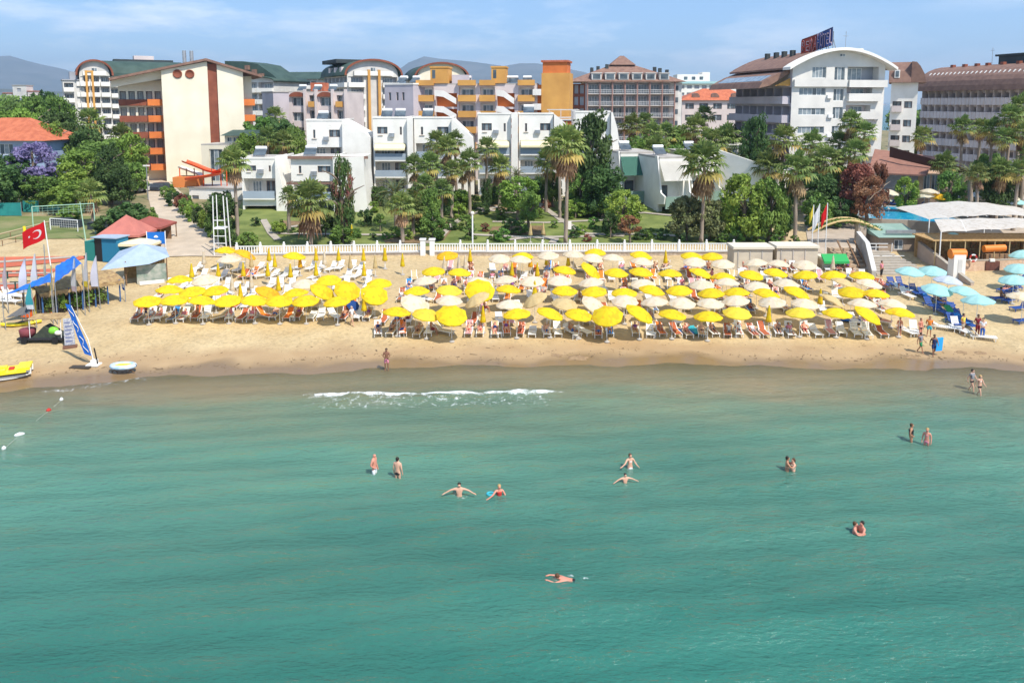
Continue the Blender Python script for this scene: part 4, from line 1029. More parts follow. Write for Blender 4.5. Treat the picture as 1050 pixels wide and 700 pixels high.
# ------------------------------------------------------------------ vegetation
def leafmat(name, c1, c2, c3, scale=.8, trans=.3, rnd=.18):
    if name in MATS: return MATS[name]
    m = bpy.data.materials.new(name); MATS[name] = m; m.use_nodes = True; nt = m.node_tree; N = nt.nodes; L = nt.links; N.clear()
    out = N.new('ShaderNodeOutputMaterial'); tc = N.new('ShaderNodeTexCoord')
    n1 = noise(nt, scale, tc.outputs['Object'], 4, .7)
    c = ramp(nt, n1, [(.32, c1), (.5, c2), (.68, c3)])
    oi = N.new('ShaderNodeObjectInfo'); hs = N.new('ShaderNodeHueSaturation'); L.new(c, hs.inputs['Color'])
    mr = N.new('ShaderNodeMapRange'); mr.inputs['To Min'].default_value = 1-rnd; mr.inputs['To Max'].default_value = 1+rnd*1.6; L.new(oi.outputs['Random'], mr.inputs['Value']); L.new(mr.outputs[0], hs.inputs['Value'])
    fr = math_(nt, 'FRACT', math_(nt, 'MULTIPLY', oi.outputs['Random'], 13.7)); mh = N.new('ShaderNodeMapRange'); mh.inputs['To Min'].default_value = .482; mh.inputs['To Max'].default_value = .515
    L.new(fr, mh.inputs['Value']); L.new(mh.outputs[0], hs.inputs['Hue'])
    bs = N.new('ShaderNodeBsdfPrincipled'); bs.inputs['Roughness'].default_value = .6; bs.inputs['Specular IOR Level'].default_value = .25
    L.new(hs.outputs[0], bs.inputs['Base Color']); tr = N.new('ShaderNodeBsdfTranslucent'); L.new(hs.outputs[0], tr.inputs['Color'])
    mi = N.new('ShaderNodeMixShader'); mi.inputs[0].default_value = trans; L.new(bs.outputs[0], mi.inputs[1]); L.new(tr.outputs[0], mi.inputs[2]); L.new(mi.outputs[0], out.inputs['Surface'])
    return m
LGREEN = leafmat('light_foliage', (0.112, 0.198, 0.033), (0.210, 0.319, 0.053), (0.322, 0.425, 0.079))
MGREEN = leafmat('mid_foliage', (0.068, 0.139, 0.032), (0.137, 0.241, 0.049), (0.216, 0.333, 0.072))
DGREEN = leafmat('dark_foliage', (0.035, 0.075, 0.024), (0.068, 0.129, 0.035), (0.117, 0.185, 0.056))
OLIVE = leafmat('olive_foliage', (0.099, 0.121, 0.049), (0.167, 0.196, 0.081), (0.256, 0.278, 0.129))
PALMG = leafmat('palm_fronds', (0.089, 0.137, 0.033), (0.161, 0.228, 0.059), (0.306, 0.333, 0.106), 1.5)
PALMY = leafmat('yellowing_palm_fronds', (0.257, 0.228, 0.066), (0.418, 0.333, 0.092), (0.548, 0.409, 0.119), 1.5)
DATEG = leafmat('date_palm_fronds', (0.081, 0.129, 0.059), (0.145, 0.205, 0.092), (0.242, 0.289, 0.132), 1.5)
DEADF = leafmat('dead_fronds', (0.172, 0.092, 0.046), (0.317, 0.198, 0.106), (0.475, 0.330, 0.172), 2, .1)
REDF = leafmat('bronze_foliage', (0.132, 0.046, 0.026), (0.251, 0.106, 0.059), (0.343, 0.185, 0.106), 1.2)
PURP = leafmat('purple_blossom', (.15, .12, .26), (.25, .20, .38), (.34, .29, .48), 1.2)
PINKF = leafmat('bougainvillea_foliage', (0.046, 0.092, 0.026), (0.106, 0.172, 0.046), (0.343, 0.066, 0.119), 1.6)
BARK = mat('grey_brown_bark', (.16, .12, .09), (.26, .21, .16), 3, .95, .6, 10)
PBARK = mat('palm_bark', (.22, .17, .13), (.34, .28, .22), 4, .95, .6, 10)

def leaf_cloud(mb, c, r, n, size, rnd, shell=.55, mi=0, flat=.6):
    c = Vector(c)
    for _ in range(n):
        while True:
            d = Vector((rnd.uniform(-1, 1), rnd.uniform(-1, 1), rnd.uniform(-1, 1)))
            if .05 < d.length < 1: break
        d.normalize(); k = shell+(1-shell)*rnd.random()
        p = c+Vector((d.x*r[0], d.y*r[1], d.z*r[2]))*k
        nrm = (d+Vector((rnd.gauss(0, flat), rnd.gauss(0, flat), rnd.gauss(.25, flat)))).normalized()
        u = nrm.cross(Vector((rnd.uniform(-1, 1), rnd.uniform(-1, 1), rnd.uniform(-1, 1))))
        if u.length < .01: continue
        u.normalize(); w_ = nrm.cross(u); s = size*rnd.uniform(.6, 1.35)
        mb.add([p-u*s, p-w_*s*.55, p+u*s, p+w_*s*.5+nrm*s*.2], [(0, 1, 2, 3)], mi)
def crown_mesh(seed, clumps, size, spread=1.0, top=1.0, leafn=60):
    """unit-ish crown: radius about 1, height about 2*top, origin at crown centre"""
    rnd = random.Random(seed); mb = MB()
    for i in range(clumps):
        a = rnd.uniform(0, 6.28); zz_ = rnd.uniform(-.75, .9); rr_ = math.sqrt(max(0, 1-zz_*zz_))*rnd.uniform(.45, .95)
        cr_ = rnd.uniform(.16, .36)
        leaf_cloud(mb, (math.cos(a)*rr_*spread, math.sin(a)*rr_*spread, zz_*top), (cr_, cr_, cr_*.75), leafn, size, rnd)
    return mb
CM = {}
def crown(kind, m):
    if (kind, m.name) in CM: return CM[(kind, m.name)]
    seeds = {'a': (1, 64, .07, 1, .95, 85), 'b': (2, 58, .08, 1, .95, 80), 'c': (3, 70, .065, 1, .9, 85), 'tall': (4, 70, .07, .95, 1.0, 75), 'bush': (5, 40, .10, 1, .95, 60), 'loose': (6, 42, .07, 1.0, 1, 60), 'small': (7, 22, .14, 1, .95, 42)}[kind]
    mb = crown_mesh(*seeds); CM[(kind, m.name)] = mb.mesh('crown', m); return CM[(kind, m.name)]
TM = {}
def trunk_mesh(seed, bark=None):
    if seed in TM: return TM[seed]
    rnd = random.Random(seed); mb = MB()
    pts = [(0, 0, -.05), (rnd.uniform(-.02, .02), 0, .3), (rnd.uniform(-.05, .05), rnd.uniform(-.05, .05), .6), (rnd.uniform(-.06, .06), rnd.uniform(-.06, .06), 1.0)]
    mb.tube(pts, [.055, .042, .034, .012], 8)
    for i in range(6):
        a = i*1.1+rnd.random(); z0 = .42+.08*i; mb.tube([Vector((0, 0, z0)), Vector((math.cos(a)*.16, math.sin(a)*.16, z0+.16)), Vector((math.cos(a)*.33, math.sin(a)*.33, z0+.24))], [.02, .014, .005], 6)
    TM[seed] = mb.mesh('trunk', BARK); return TM[seed]
VEG = []
def tree(label, px, base, top, wpx, m=None, kind='a', name='broadleaf_tree', cat='tree', group=None, Y=None, seed=None, trunkfrac=.3, mats=None, depth=1.0):
    """px: trunk column, base: pixel row of the foot (or give Y), top: pixel row of the top, wpx: crown width in px"""
    if Y is None: p = ground(px, base); Y = p.y
    else:
        X = xat(px, Y, 6); p = Vector((X, Y, gz(X, Y)))
    h = max(.6, zat(top, Y)-p.z); wm = wpx/FPX*(Y*.9925+1.5)
    seed = seed if seed is not None else len(VEG)
    r = thing(name, label, cat, p, 0, group); VEG.append(r)
    tf = trunkfrac; ch = h*(1-tf)
    link('trunk', trunk_mesh(seed % 4), r, (0, 0, 0), seed*1.3, (h*.85, h*.85, h*.86))
    link('crown', crown(kind, m or MGREEN), r, (0, 0, h*tf+ch*.5), seed*2.1, (wm/2*1.12, wm/2*depth*1.1, ch*.56))
    return r
# --- palms
def fan_leaf(mb, base, d, L_, fr, rnd, droop, mi):
    """petiole then a fan of folded blades"""
    d = d.normalized(); up = Vector((0, 0, 1)); side = d.cross(up)
    if side.length < .05: side = Vector((1, 0, 0))
    side.normalize(); nrm = side.cross(d).normalized()
    tip = base+d*L_; mb.tube([base, base+d*L_*.5+nrm*.06, tip], [.03, .02, .015], 3, mi, False)
    n = 11
    for i in range(n):
        a = -1.75+3.5*i/(n-1); dd = (d*math.cos(a)+side*math.sin(a)); ln = fr*(.75+.25*math.cos(a*.7))*rnd.uniform(.85, 1.1)
        q = tip+dd*ln*.62+nrm*.03; e = tip+dd*ln+Vector((0, 0, -droop*ln*rnd.uniform(.4, 1)))
        wv = dd.cross(nrm)*ln*.10
        mb.add([tip, q-wv+nrm*.05, e, q+wv-nrm*.02], [(0, 1, 2, 3)], mi)
def fan_palm_crown(seed, dead=.5, n=34, bigf=.95):
    rnd = random.Random(seed); mb = MB()
    for i in range(n):
        a = i*2.399+rnd.uniform(-.2, .2); t = i/n; el = R(78-112*t+rnd.uniform(-8, 8))
        d = Vector((math.cos(a)*math.cos(el), math.sin(a)*math.cos(el), math.sin(el)))
        fan_leaf(mb, Vector((0, 0, .15*(1-t))), d, rnd.uniform(.75, 1.1), bigf*rnd.uniform(.8, 1.1), rnd, .15+.5*t, 0 if t < .86 else 1)
    for i in range(int(26*dead)):
        a = rnd.uniform(0, 6.28); el = R(rnd.uniform(-86, -52))
        d = Vector((math.cos(a)*math.cos(el), math.sin(a)*math.cos(el), math.sin(el)))
        fan_leaf(mb, Vector((0, 0, -.25-.6*rnd.random())), d, rnd.uniform(.4, .8), .8, rnd, .6, 2)
    return mb.mesh('crown', [PALMG, PALMY, DEADF])
FPC = [fan_palm_crown(20, .35), fan_palm_crown(21, .9), fan_palm_crown(22, .15, 30), fan_palm_crown(23, 1.8, 32)]
def date_crown(seed, n=52, mi_m=None):
    rnd = random.Random(seed); mb = MB()
    for i in range(n):
        a = i*2.399+rnd.uniform(-.15, .15); t = i/n; el = R(82-88*t+rnd.uniform(-6, 6)); L_ = rnd.uniform(2.3, 2.9)
        hd = Vector((math.cos(a), math.sin(a), 0)); p = Vector((0, 0, 0)); pts = [p.copy()]; e = el
        for k in range(8):
            p = p+(hd*math.cos(e)+Vector((0, 0, 1))*math.sin(e))*L_/8; pts.append(p.copy()); e -= R(7+9*t)+.012*k
        mb.tube(pts[::2], [.035, .025, .02, .015, .008], 3, 1, False)
        sd = hd.cross(Vector((0, 0, 1)))
        for k in range(1, 9):
            for h_ in (0, .5):
                q = pts[k-1].lerp(pts[k], h_); dr = (pts[k]-pts[k-1]).normalized(); ll = .42*(1-abs(k/8-.45)*.9)
                for s in (-1, 1):
                    tip = q+(sd*s*.8+dr*.75+Vector((0, 0, rnd.uniform(-.15, .3)))).normalized()*ll
                    mb.add([q, q+dr*.10, tip], [(0, 1, 2)], 0)
    return mb.mesh('crown', [mi_m or DATEG, PALMY])
DPC = [date_crown(30), date_crown(31, 44)]
PT = {}
def palm_trunk(k):
    if k in PT: return PT[k]
    rnd = random.Random(k); mb = MB(); n = 14; pts = []; rad = []
    for i in range(n+1):
        t = i/n; pts.append((.35*math.sin(t*2+k)*t*(.6 if k % 2 else -.5), .25*math.sin(t*1.7+k*2)*t, t)); rad.append((.24-.09*t+(.06 if i == 0 else 0))*(1+.10*(i % 2)))
    mb.tube(pts, rad, 9); PT[k] = (mb.mesh('trunk', PBARK), pts[-1]); return PT[k]
def palm(label, px, base, crown_c, wpx, kind='fan', k=0, Y=None, group='palms of the hotel gardens', name='fan_palm'):
    if Y is None: p = ground(px, base); Y = p.y
    else:
        X = xat(px, Y, 6); p = Vector((X, Y, gz(X, Y)))
    h = max(1.0, zat(crown_c, Y)-p.z); wm = 1.02*wpx/FPX*(Y*.9925+1.5)
    r = thing(name if kind == 'fan' else 'date_palm', label, 'palm', p, 0, group); VEG.append(r)
    tm, tip = palm_trunk(k % 5); s = 1.0 if kind == 'fan' else 1.5
    link('trunk', tm, r, (0, 0, 0), 0, (s, s, h))
    cm = FPC[k % 4] if kind == 'fan' else DPC[k % 2]; u = wm/(3.2 if kind == 'fan' else 4.9)
    link('crown', cm, r, (tip[0]*s, tip[1]*s, h), k*1.7, (u, u, u)); return r
# ------------------------------------------------------------------ garden ground: lawns, paths, beds
LAWN = mat('clipped_lawn', (.10, .135, .03), (.19, .22, .06), .35, .95, .5, 9, world=True)
LAWN2 = mat('dry_lawn', (.13, .17, .05), (.24, .22, .10), .35, .95, .5, 9, world=True)
PAVE = mat('pale_paving', (.42, .37, .30), (.33, .29, .24), 1.2, .9, .2, 6, world=True)
PAVEG = mat('grey_paving', (.33, .31, .29), (.42, .38, .34), .8, .9, .2, 6, world=True)
REDC = mat('red_court_surface', (.50, .13, .07), (.42, .11, .06), .5, .9, world=True)
BED = mat('planted_soil_bed', (.16, .10, .05), (.25, .17, .09), 1.5, .95, .6, 6, world=True)
def sheet(name, quadpx, mt, dz, nu=24, nv=16, kind='structure'):
    """quad of four pixel corners (bottom-left, bottom-right, top-right, top-left) laid on the terrain"""
    c = [ground(*q) for q in quadpx]; mb = MB(); vs = []
    for j in range(nv+1):
        for i in range(nu+1):
            u = i/nu; v = j/nv
            x = (1-u)*(1-v)*c[0].x+u*(1-v)*c[1].x+u*v*c[2].x+(1-u)*v*c[3].x; y = (1-u)*(1-v)*c[0].y+u*(1-v)*c[1].y+u*v*c[2].y+(1-u)*v*c[3].y
            vs.append((x, y, gz(x, y)+dz))
    mb.add(vs, [(j*(nu+1)+i, j*(nu+1)+i+1, (j+1)*(nu+1)+i+1, (j+1)*(nu+1)+i) for j in range(nv) for i in range(nu)], 0)
    o = mb.build(name, mt); return tag(o, kind=kind)
def strip(name, pxs, w_, mt, dz, kind='structure', n=8):
    P = [ground(*q) for q in pxs]; pts = []
    for a, b_ in zip(P, P[1:]):
        for i in range(n): pts.append(a.lerp(b_, i/n))
    pts.append(P[-1]); vs = []
    for i, p in enumerate(pts):
        d = (pts[min(i+1, len(pts)-1)]-pts[max(i-1, 0)]); s = Vector((-d.y, d.x, 0)).normalized()*w_/2
        for q in (p-s, p, p+s): vs.append((q.x, q.y, gz(q.x, q.y)+dz))
    mb = MB(); mb.add(vs, [(3*i, 3*i+1, 3*i+4, 3*i+3) for i in range(len(pts)-1)]+[(3*i+1, 3*i+2, 3*i+5, 3*i+4) for i in range(len(pts)-1)])
    o = mb.build(name, mt); return tag(o, kind=kind)
sheet('lawn', [(226, 252), (800, 250), (770, 206), (250, 204)], LAWN, .06, 60, 40)
sheet('lawn', [(-20, 246), (160, 244), (150, 222), (-10, 222)], LAWN2, .06)
sheet('path', [(166, 264), (236, 264), (171, 184), (146, 184)], mat('sandy_paving', (.44, .36, .27), (.54, .44, .33), .6, .9, .3, 6, world=True), .10, 10, 30)
for k, P in enumerate([[(436, 250), (452, 243), (462, 232), (478, 222)], [(480, 241), (540, 244), (610, 243)], [(505, 228), (560, 229), (625, 226)], [(548, 206), (575, 226), (600, 240), (640, 243)],
                       [(478, 222), (520, 210), (560, 205), (590, 203)], [(600, 241), (660, 241), (700, 243)], [(275, 240), (330, 241), (420, 242)], [(270, 226), (278, 240), (285, 247)], [(280, 236), (310, 232), (350, 232)],
                       [(520, 247), (545, 244), (570, 246), (566, 250)], [(620, 222), (660, 219), (690, 222)], [(480, 213), (520, 219), (548, 219)]]):
    strip('garden_path', P, .9, PAVE, .13+.004*k)
for k, q in enumerate([[(500, 241), (560, 242), (556, 232), (505, 233)], [(395, 250), (432, 250), (430, 243), (392, 243)], [(505, 216), (530, 216), (525, 210), (500, 211)], [(440, 247), (455, 247), (470, 228), (450, 228)], [(543, 212), (570, 213), (566, 207), (541, 207)], [(285, 233), (320, 235), (318, 228), (288, 227)]]):
    sheet('flower_bed', q, BED, .10+.004*k, 8, 6)
# red courts at left
for k, q in enumerate([[(-60, 279), (78, 268), (96, 263), (-60, 265)], [(-60, 289), (50, 283), (60, 276), (-60, 281)], [(-60, 300), (34, 296), (44, 289), (-60, 292)]]):
    sheet('sports_court', q, REDC, .09, 12, 4)
# hotel terrace round the pool on the right
TERR = mat('terrace_paving', (.46, .38, .30), (.38, .31, .24), .8, .9, .2, 5, world=True)
sheet('terrace', [(830, 262), (1100, 252), (1080, 192), (820, 200)], TERR, .09, 40, 20)

# ------------------------------------------------------------------ trees, list by place
G1 = 'trees at the far left'; 
T = tree
# hillside trees far left
rnd = random.Random(5)
cols_ = ['dark', 'pale', 'round', 'broad', 'narrow', 'ragged']
spots = [(4, 128, 104), (20, 124, 106), (38, 120, 99), (52, 118, 97), (64, 128, 100), (10, 140, 114), (30, 136, 112), (47, 138, 110), (62, 145, 116), (76, 150, 126), (55, 156, 128), (92, 152, 132), (36, 152, 128), (70, 166, 138)]
lab = ['leftmost round green tree on the far hillside', 'green hillside tree just right of the leftmost one', 'darker hillside tree below the small far houses', 'tall dark hillside tree left of the first vaulted hotel', 'bushy hillside tree touching the white vaulted hotel',
       'pale green tree above the terracotta house roof', 'mid green tree right above the terracotta roof ridge', 'green tree between terracotta roof and hillside', 'spreading green tree below the white hotel balconies', 'dark tree at the foot of the yellow pilasters',
       'green tree right beside the terracotta roof corner', 'light green tree at the foot of the cream block balconies', 'small tree behind the purple jacaranda', 'green tree behind the light bushy grove']
for (px, bs_, tp), lb in zip(spots, lab):
    T(lb, px, None, tp, 26+rnd.random()*10, rnd.choice([MGREEN, DGREEN, MGREEN, LGREEN]), rnd.choice('abc'), Y=rnd.uniform(150, 210) if tp < 112 else rnd.uniform(135, 160), group=G1)
T('dark broad tree at the left edge beside the jacaranda', 6, None, 160, 52, DGREEN, 'a', Y=112, trunkfrac=.2)
T('second dark tree at the left edge, behind the teal screens', -8, None, 168, 50, DGREEN, 'b', Y=108, trunkfrac=.2)
T('jacaranda in full purple blossom beside the terracotta house', 36, None, 147, 42, PURP, 'a', name='jacaranda', Y=115, trunkfrac=.35)
T('light green bushy tree left of the dark conifer', 66, None, 168, 42, LGREEN, 'c', Y=118, trunkfrac=.15)
T('pale green spreading tree above the volleyball court', 88, None, 155, 46, LGREEN, 'a', Y=124, trunkfrac=.15)
T('large bright green tree below the cream hotel balconies', 104, None, 146, 52, MGREEN, 'b', Y=130, trunkfrac=.15)
T('round green tree touching the cream gable wall', 132, None, 138, 38, LGREEN, 'c', Y=134, trunkfrac=.12)
T('small green tree at the left side of the path', 141, None, 168, 22, MGREEN, 'b', Y=128, trunkfrac=.12)
T('low light green tree above the sports ground', 45, None, 181, 40, MGREEN, 'c', Y=112, trunkfrac=.12)
T('low green tree behind the sports ground palm', 78, None, 186, 44, LGREEN, 'a', Y=110, trunkfrac=.1)
T('tall dark conifer left of the beach path', 113, None, 152, 30, DGREEN, 'tall', name='conifer', Y=116, trunkfrac=.08)
T('dark evergreen clump right of the conifer', 124, None, 172, 28, DGREEN, 'b', Y=115, trunkfrac=.1)
T('big dark green shrub beside the red beach roofs', 134, 238, 208, 42, DGREEN, 'bush', name='shrub', cat='shrub', trunkfrac=.02)
T('dark green shrub at the corner of the beach path', 153, 236, 214, 18, MGREEN, 'bush', name='shrub', cat='shrub', trunkfrac=.02)
T('low shrub behind the teal beach hut', 112, 240, 222, 28, DGREEN, 'bush', name='shrub', cat='shrub', trunkfrac=.02)
T('low light bush below the sports ground palm', 74, 226, 212, 24, LGREEN, 'bush', name='shrub', cat='shrub', trunkfrac=.02)
palm('short fan palm on the sports ground in front of the conifer', 96, 232, 200, 30, k=0)
palm('fan palm in front of the yellow pilasters', 96, None, 128, 32, k=2, Y=150)
palm('fan palm low beside the cream hotel balconies', 128, None, 141, 26, k=0, Y=140)
# hedge along the path
hd = [(166, 205, 190, MGREEN), (172, 212, 196, DGREEN), (180, 217, 199, REDF), (185, 224, 202, MGREEN), (192, 228, 208, LGREEN), (198, 234, 212, DGREEN), (205, 238, 214, LGREEN), (212, 244, 218, MGREEN), (219, 250, 226, MGREEN), (226, 252, 232, DGREEN)]
hl = ['topmost', 'second', 'reddish', 'fourth', 'pale fifth', 'dark sixth', 'bright seventh', 'eighth', 'ninth', 'lowest']
for i, ((px, bs_, tp, m_), w_) in enumerate(zip(hd, hl)):
    T(f'{w_} shrub going down the hedge along the beach path', px+7, bs_, tp, 15, m_, 'bush', name='hedge_shrub', cat='shrub', group='shrubs along the beach path', trunkfrac=.02)
T('round dark clipped tree in front of the slide hut', 229, 243, 199, 32, DGREEN, 'b', trunkfrac=.15)
T('round shrub behind the left end of the balustrade', 255, 255, 238, 22, MGREEN, 'bush', name='shrub', cat='shrub', trunkfrac=.02)
T('ball-shaped shrub beside the front villa terrace', 286, 240, 226, 15, LGREEN, 'bush', name='shrub', cat='shrub', trunkfrac=.02)
palm('tall fan palm left of the low front villa', 244, 244, 168, 33, k=0)
palm('leaning slim fan palm in front of the front villa', 297, 240, 202, 22, k=2)
palm('yellowing fan palm in front of the brown pergola', 319, 252, 209, 46, k=1)
# behind front villas
for i, (px, tp, Y, w_, m_, k) in enumerate([(268, 121, 150, 36, MGREEN, 'a'), (289, 124, 146, 34, DGREEN, 'b'), (303, 132, 142, 26, MGREEN, 'c'), (256, 138, 142, 26, LGREEN, 'b')]):
    T(['green tree right of the cream gable hotel', 'dark green tree left of the sloping second-row villa', 'smaller tree touching the second-row villa', 'light tree above the slide hut'][i], px, None, tp, w_, m_, k, Y=Y)
palm('fan palm behind the front villa roof, left', 276, None, 143, 26, k=2, Y=138)
palm('fan palm behind the front villa roof, right', 292, None, 147, 24, k=0, Y=136)
palm('fan palm rising right of the cream gable hotel', 284, None, 122, 24, k=2, Y=158)
T('tall bougainvillea column climbing the front villa', 353, 246, 166, 22, PINKF, 'tall', name='bougainvillea', cat='climber', trunkfrac=.02)
T('small dark tree beside the bougainvillea', 334, 244, 218, 18, DGREEN, 'bush', trunkfrac=.25)
T('shrub at the foot of the bougainvillea', 352, 250, 232, 24, MGREEN, 'bush', name='shrub', cat='shrub', trunkfrac=.02)
T('round shrub right of the front villa', 374, 232, 216, 16, DGREEN, 'small', name='shrub', cat='shrub', trunkfrac=.05)
T('small topiary tree on the lawn', 390, 238, 220, 13, MGREEN, 'small', trunkfrac=.4)
T('light shrub near the villa foot', 384, 218, 207, 12, LGREEN, 'small', name='shrub', cat='shrub', trunkfrac=.05)
palm('big feathery date palm in the left garden', 407, 236, 201, 52, 'date', 0)
palm('slim fan palm in front of the date palm', 413, 251, 213, 30, k=0)
palm('small fan palm behind the date palm', 424, 240, 216, 24, k=2)
for i, (px, c_, Y, w_, k) in enumerate([(441, 170, 108, 27, 1), (448, 148, 116, 27, 2), (459, 153, 112, 26, 0), (437, 192, 104, 26, 3), (463, 176, 107, 22, 1), (468, 146, 118, 22, 0), (453, 196, 103, 24, 2)]):
    palm(['fan palm in the cluster left of the white side wall, upper left', 'tallest fan palm of the cluster', 'fan palm right in the cluster, below the tallest', 'low yellow-skirted palm at the cluster foot', 'slim palm at the cluster right edge', 'high thin palm behind the cluster', 'lowest green palm of the cluster'][i], px, None, c_, w_, k=k, Y=Y)
T('dark green creeper tree at the foot of the palm cluster', 440, 238, 196, 26, MGREEN, 'tall', trunkfrac=.1)
T('dark bush right of the palm cluster', 454, 228, 194, 18, DGREEN, 'b', trunkfrac=.2)
T('dense shrub left of the garden steps', 444, 246, 219, 30, MGREEN, 'bush', name='shrub', cat='shrub', trunkfrac=.02)
palm('fan palm before the white side wall', 482, 222, 168, 28, k=0)
palm('taller fan palm in the garden centre left', 499, 218, 154, 26, k=2)
palm('small fan palm below the white side wall', 475, 208, 176, 20, k=0)
T('slender dark tree under the central palm', 499, 218, 184, 12, DGREEN, 'tall', trunkfrac=.2)
T('light round tree in the middle of the garden', 531, 226, 182, 38, LGREEN, 'a', trunkfrac=.28)
T('darker lower tree in the middle of the garden', 542, 236, 197, 22, MGREEN, 'b', trunkfrac=.25)
palm('spiky dwarf palm before the middle villa', 529, 206, 180, 24, 'date', 1)
palm('tall fan palm with long yellow skirt right of the axis', 580, 251, 152, 44, k=1)
palm('second tall fan palm just behind the skirted one', 574, 224, 148, 34, k=3)
T('tall loose dark tree right of the skirted palm', 605, None, 121, 42, DGREEN, 'tall', Y=112, trunkfrac=.15)
T('dense evergreen beneath the tall loose tree', 618, None, 172, 40, DGREEN, 'b', Y=108, trunkfrac=.1)
T('evergreen left beneath the tall loose tree', 596, None, 178, 28, MGREEN, 'a', Y=110, trunkfrac=.1)
T('light hedge-like shrub behind the right lawn', 614, 222, 203, 30, LGREEN, 'bush', name='shrub', cat='shrub', trunkfrac=.02)
T('light hedge-like shrub left of the other one', 590, 224, 206, 22, LGREEN, 'bush', name='shrub', cat='shrub', trunkfrac=.02)
T('yellow-green tree in front of the slanting villas', 640, 240, 196, 36, LGREEN, 'a', trunkfrac=.22)
T('brown-leaved small tree in front of the slanting villas', 646, 250, 222, 22, REDF, 'small', trunkfrac=.4)
T('dark shrub left of the brown-leaved tree', 626, 244, 218, 16, DGREEN, 'bush', name='shrub', cat='shrub', trunkfrac=.05)
palm('big fan palm with skirt in front of the slanting villas', 719, 250, 170, 48, k=1)
T('grey-green olive tree below the big right-hand palm', 704, 247, 203, 36, OLIVE, 'b', trunkfrac=.12)
T('grey-green olive tree right of the big palm trunk', 728, 246, 206, 34, OLIVE, 'a', trunkfrac=.12)
for i, (px, c_, Y, w_, k) in enumerate([(648, 131, 150, 26, 0), (668, 138, 146, 24, 1), (660, 127, 156, 22, 2), (683, 139, 148, 26, 3), (712, 134, 135, 30, 0), (727, 148, 128, 32, 2), (720, 120, 150, 22, 2), (742, 146, 130, 34, 4)]):
    palm(['fan palm before the brown-roofed hotel, leftmost', 'fan palm before the brown-roofed hotel, middle', 'small high fan palm before the brown-roofed hotel', 'fan palm before the white corner bay', 'dark-crowned palm left of the low white house', 'wide palm above the low white house roof', 'young high palm before the terracotta roof', 'drooping palm left of the roof hut'][i], px, None, c_, w_, k=k, Y=Y)
T('green tree between palms before the white corner bay', 697, None, 132, 30, MGREEN, 'b', Y=150, trunkfrac=.1)
T('green trees under the brown-roofed hotel windows', 660, None, 140, 50, MGREEN, 'c', Y=142, trunkfrac=.1)
T('very dark purple-leaved tree at the white hotel side', 772, None, 124, 30, DGREEN, 'tall', Y=124, trunkfrac=.1)
T('dark tree low at the terracotta house corner', 750, None, 132, 22, DGREEN, 'b', Y=140, trunkfrac=.1)
# big light bushes centre right
T('large light green bush tree, left of the pair', 762, 247, 180, 44, LGREEN, 'a', trunkfrac=.08)
T('large light green bush tree, right of the pair', 789, 248, 184, 36, MGREEN, 'c', trunkfrac=.08)
T('small light tree left of the bush tree pair', 746, 246, 200, 20, LGREEN, 'b', trunkfrac=.1)
T('dark cypress-like tree behind the bush tree pair', 803, 246, 188, 18, DGREEN, 'tall', trunkfrac=.05)
palm('tall straight fan palm by the flagpoles', 815, 250, 176, 38, k=0)
palm('fan palm before the white hotel corner', 801, None, 146, 34, k=2, Y=118)
palm('dusky fan palm right of the flagpole palm', 846, None, 168, 36, k=3, Y=108)
palm('tall fan palm before the hotel loggias', 868, None, 127, 26, k=1, Y=112)
palm('tall shaggy fan palm beside it, brown skirt', 885, None, 138, 26, k=3, Y=110)
palm('lower shaggy palm on the bronze tree', 876, None, 158, 30, k=3, Y=108)
T('bronze-leaved tree above the pool edge', 878, None, 168, 36, REDF, 'a', Y=104, trunkfrac=.2)
T('lower bronze-leaved tree overhanging the pool', 890, None, 183, 34, REDF, 'loose', Y=100, trunkfrac=.2)
T('dark green tree under the dusky palm', 842, None, 180, 34, DGREEN, 'b', Y=105, trunkfrac=.1)
T('dark green hedge tree left of the arch', 838, None, 200, 34, MGREEN, 'bush', Y=100, trunkfrac=.05)
T('green hedge tree behind the vine arch', 862, None, 203, 30, DGREEN, 'bush', Y=101, trunkfrac=.05)
T('bright green round tree beside the pool restaurant', 930, None, 182, 22, LGREEN, 'a', Y=108, trunkfrac=.15)
palm('pale green feathery palm between the two right hotels', 942, None, 142, 24, k=2, Y=140)
for i, (px, c_, Y, w_, k) in enumerate([(984, 132, 118, 24, 0), (1000, 133, 122, 22, 2), (1014, 134, 112, 24, 0), (1029, 122, 110, 28, 1), (1041, 112, 113, 28, 0), (1024, 143, 107, 24, 2), (1047, 138, 106, 26, 3), (1002, 180, 100, 22, 0), (1040, 176, 99, 24, 2), (1052, 160, 103, 26, 1)]):
    palm(['dark slender palm against the long brown hotel, left', 'dark slender palm against the long brown hotel, right', 'left palm of the tall right-hand group', 'central palm of the tall right-hand group', 'highest palm at the right edge', 'lower palm within the right-hand group', 'skirted palm near the right edge', 'low palm above the pool umbrellas', 'low bushy palm at the right edge', 'half-cut palm on the right edge'][i], px, None, c_, w_, k=k, Y=Y)
palm('low feathery palm beside the restaurant windows', 996, None, 180, 34, 'date', 0, Y=103)
T('low dark tree behind the pool umbrellas', 1018, None, 168, 40, DGREEN, 'c', Y=106, trunkfrac=.1)
T('dark green tree at the long brown hotel foot', 1044, None, 170, 34, DGREEN, 'b', Y=112, trunkfrac=.1)
T('green tree in the gap between the right hotels', 944, None, 122, 26, MGREEN, 'a', Y=190, trunkfrac=.1)
T('bushy tree in the gap, further back', 938, None, 118, 20, MGREEN, 'b', Y=260, trunkfrac=.1)
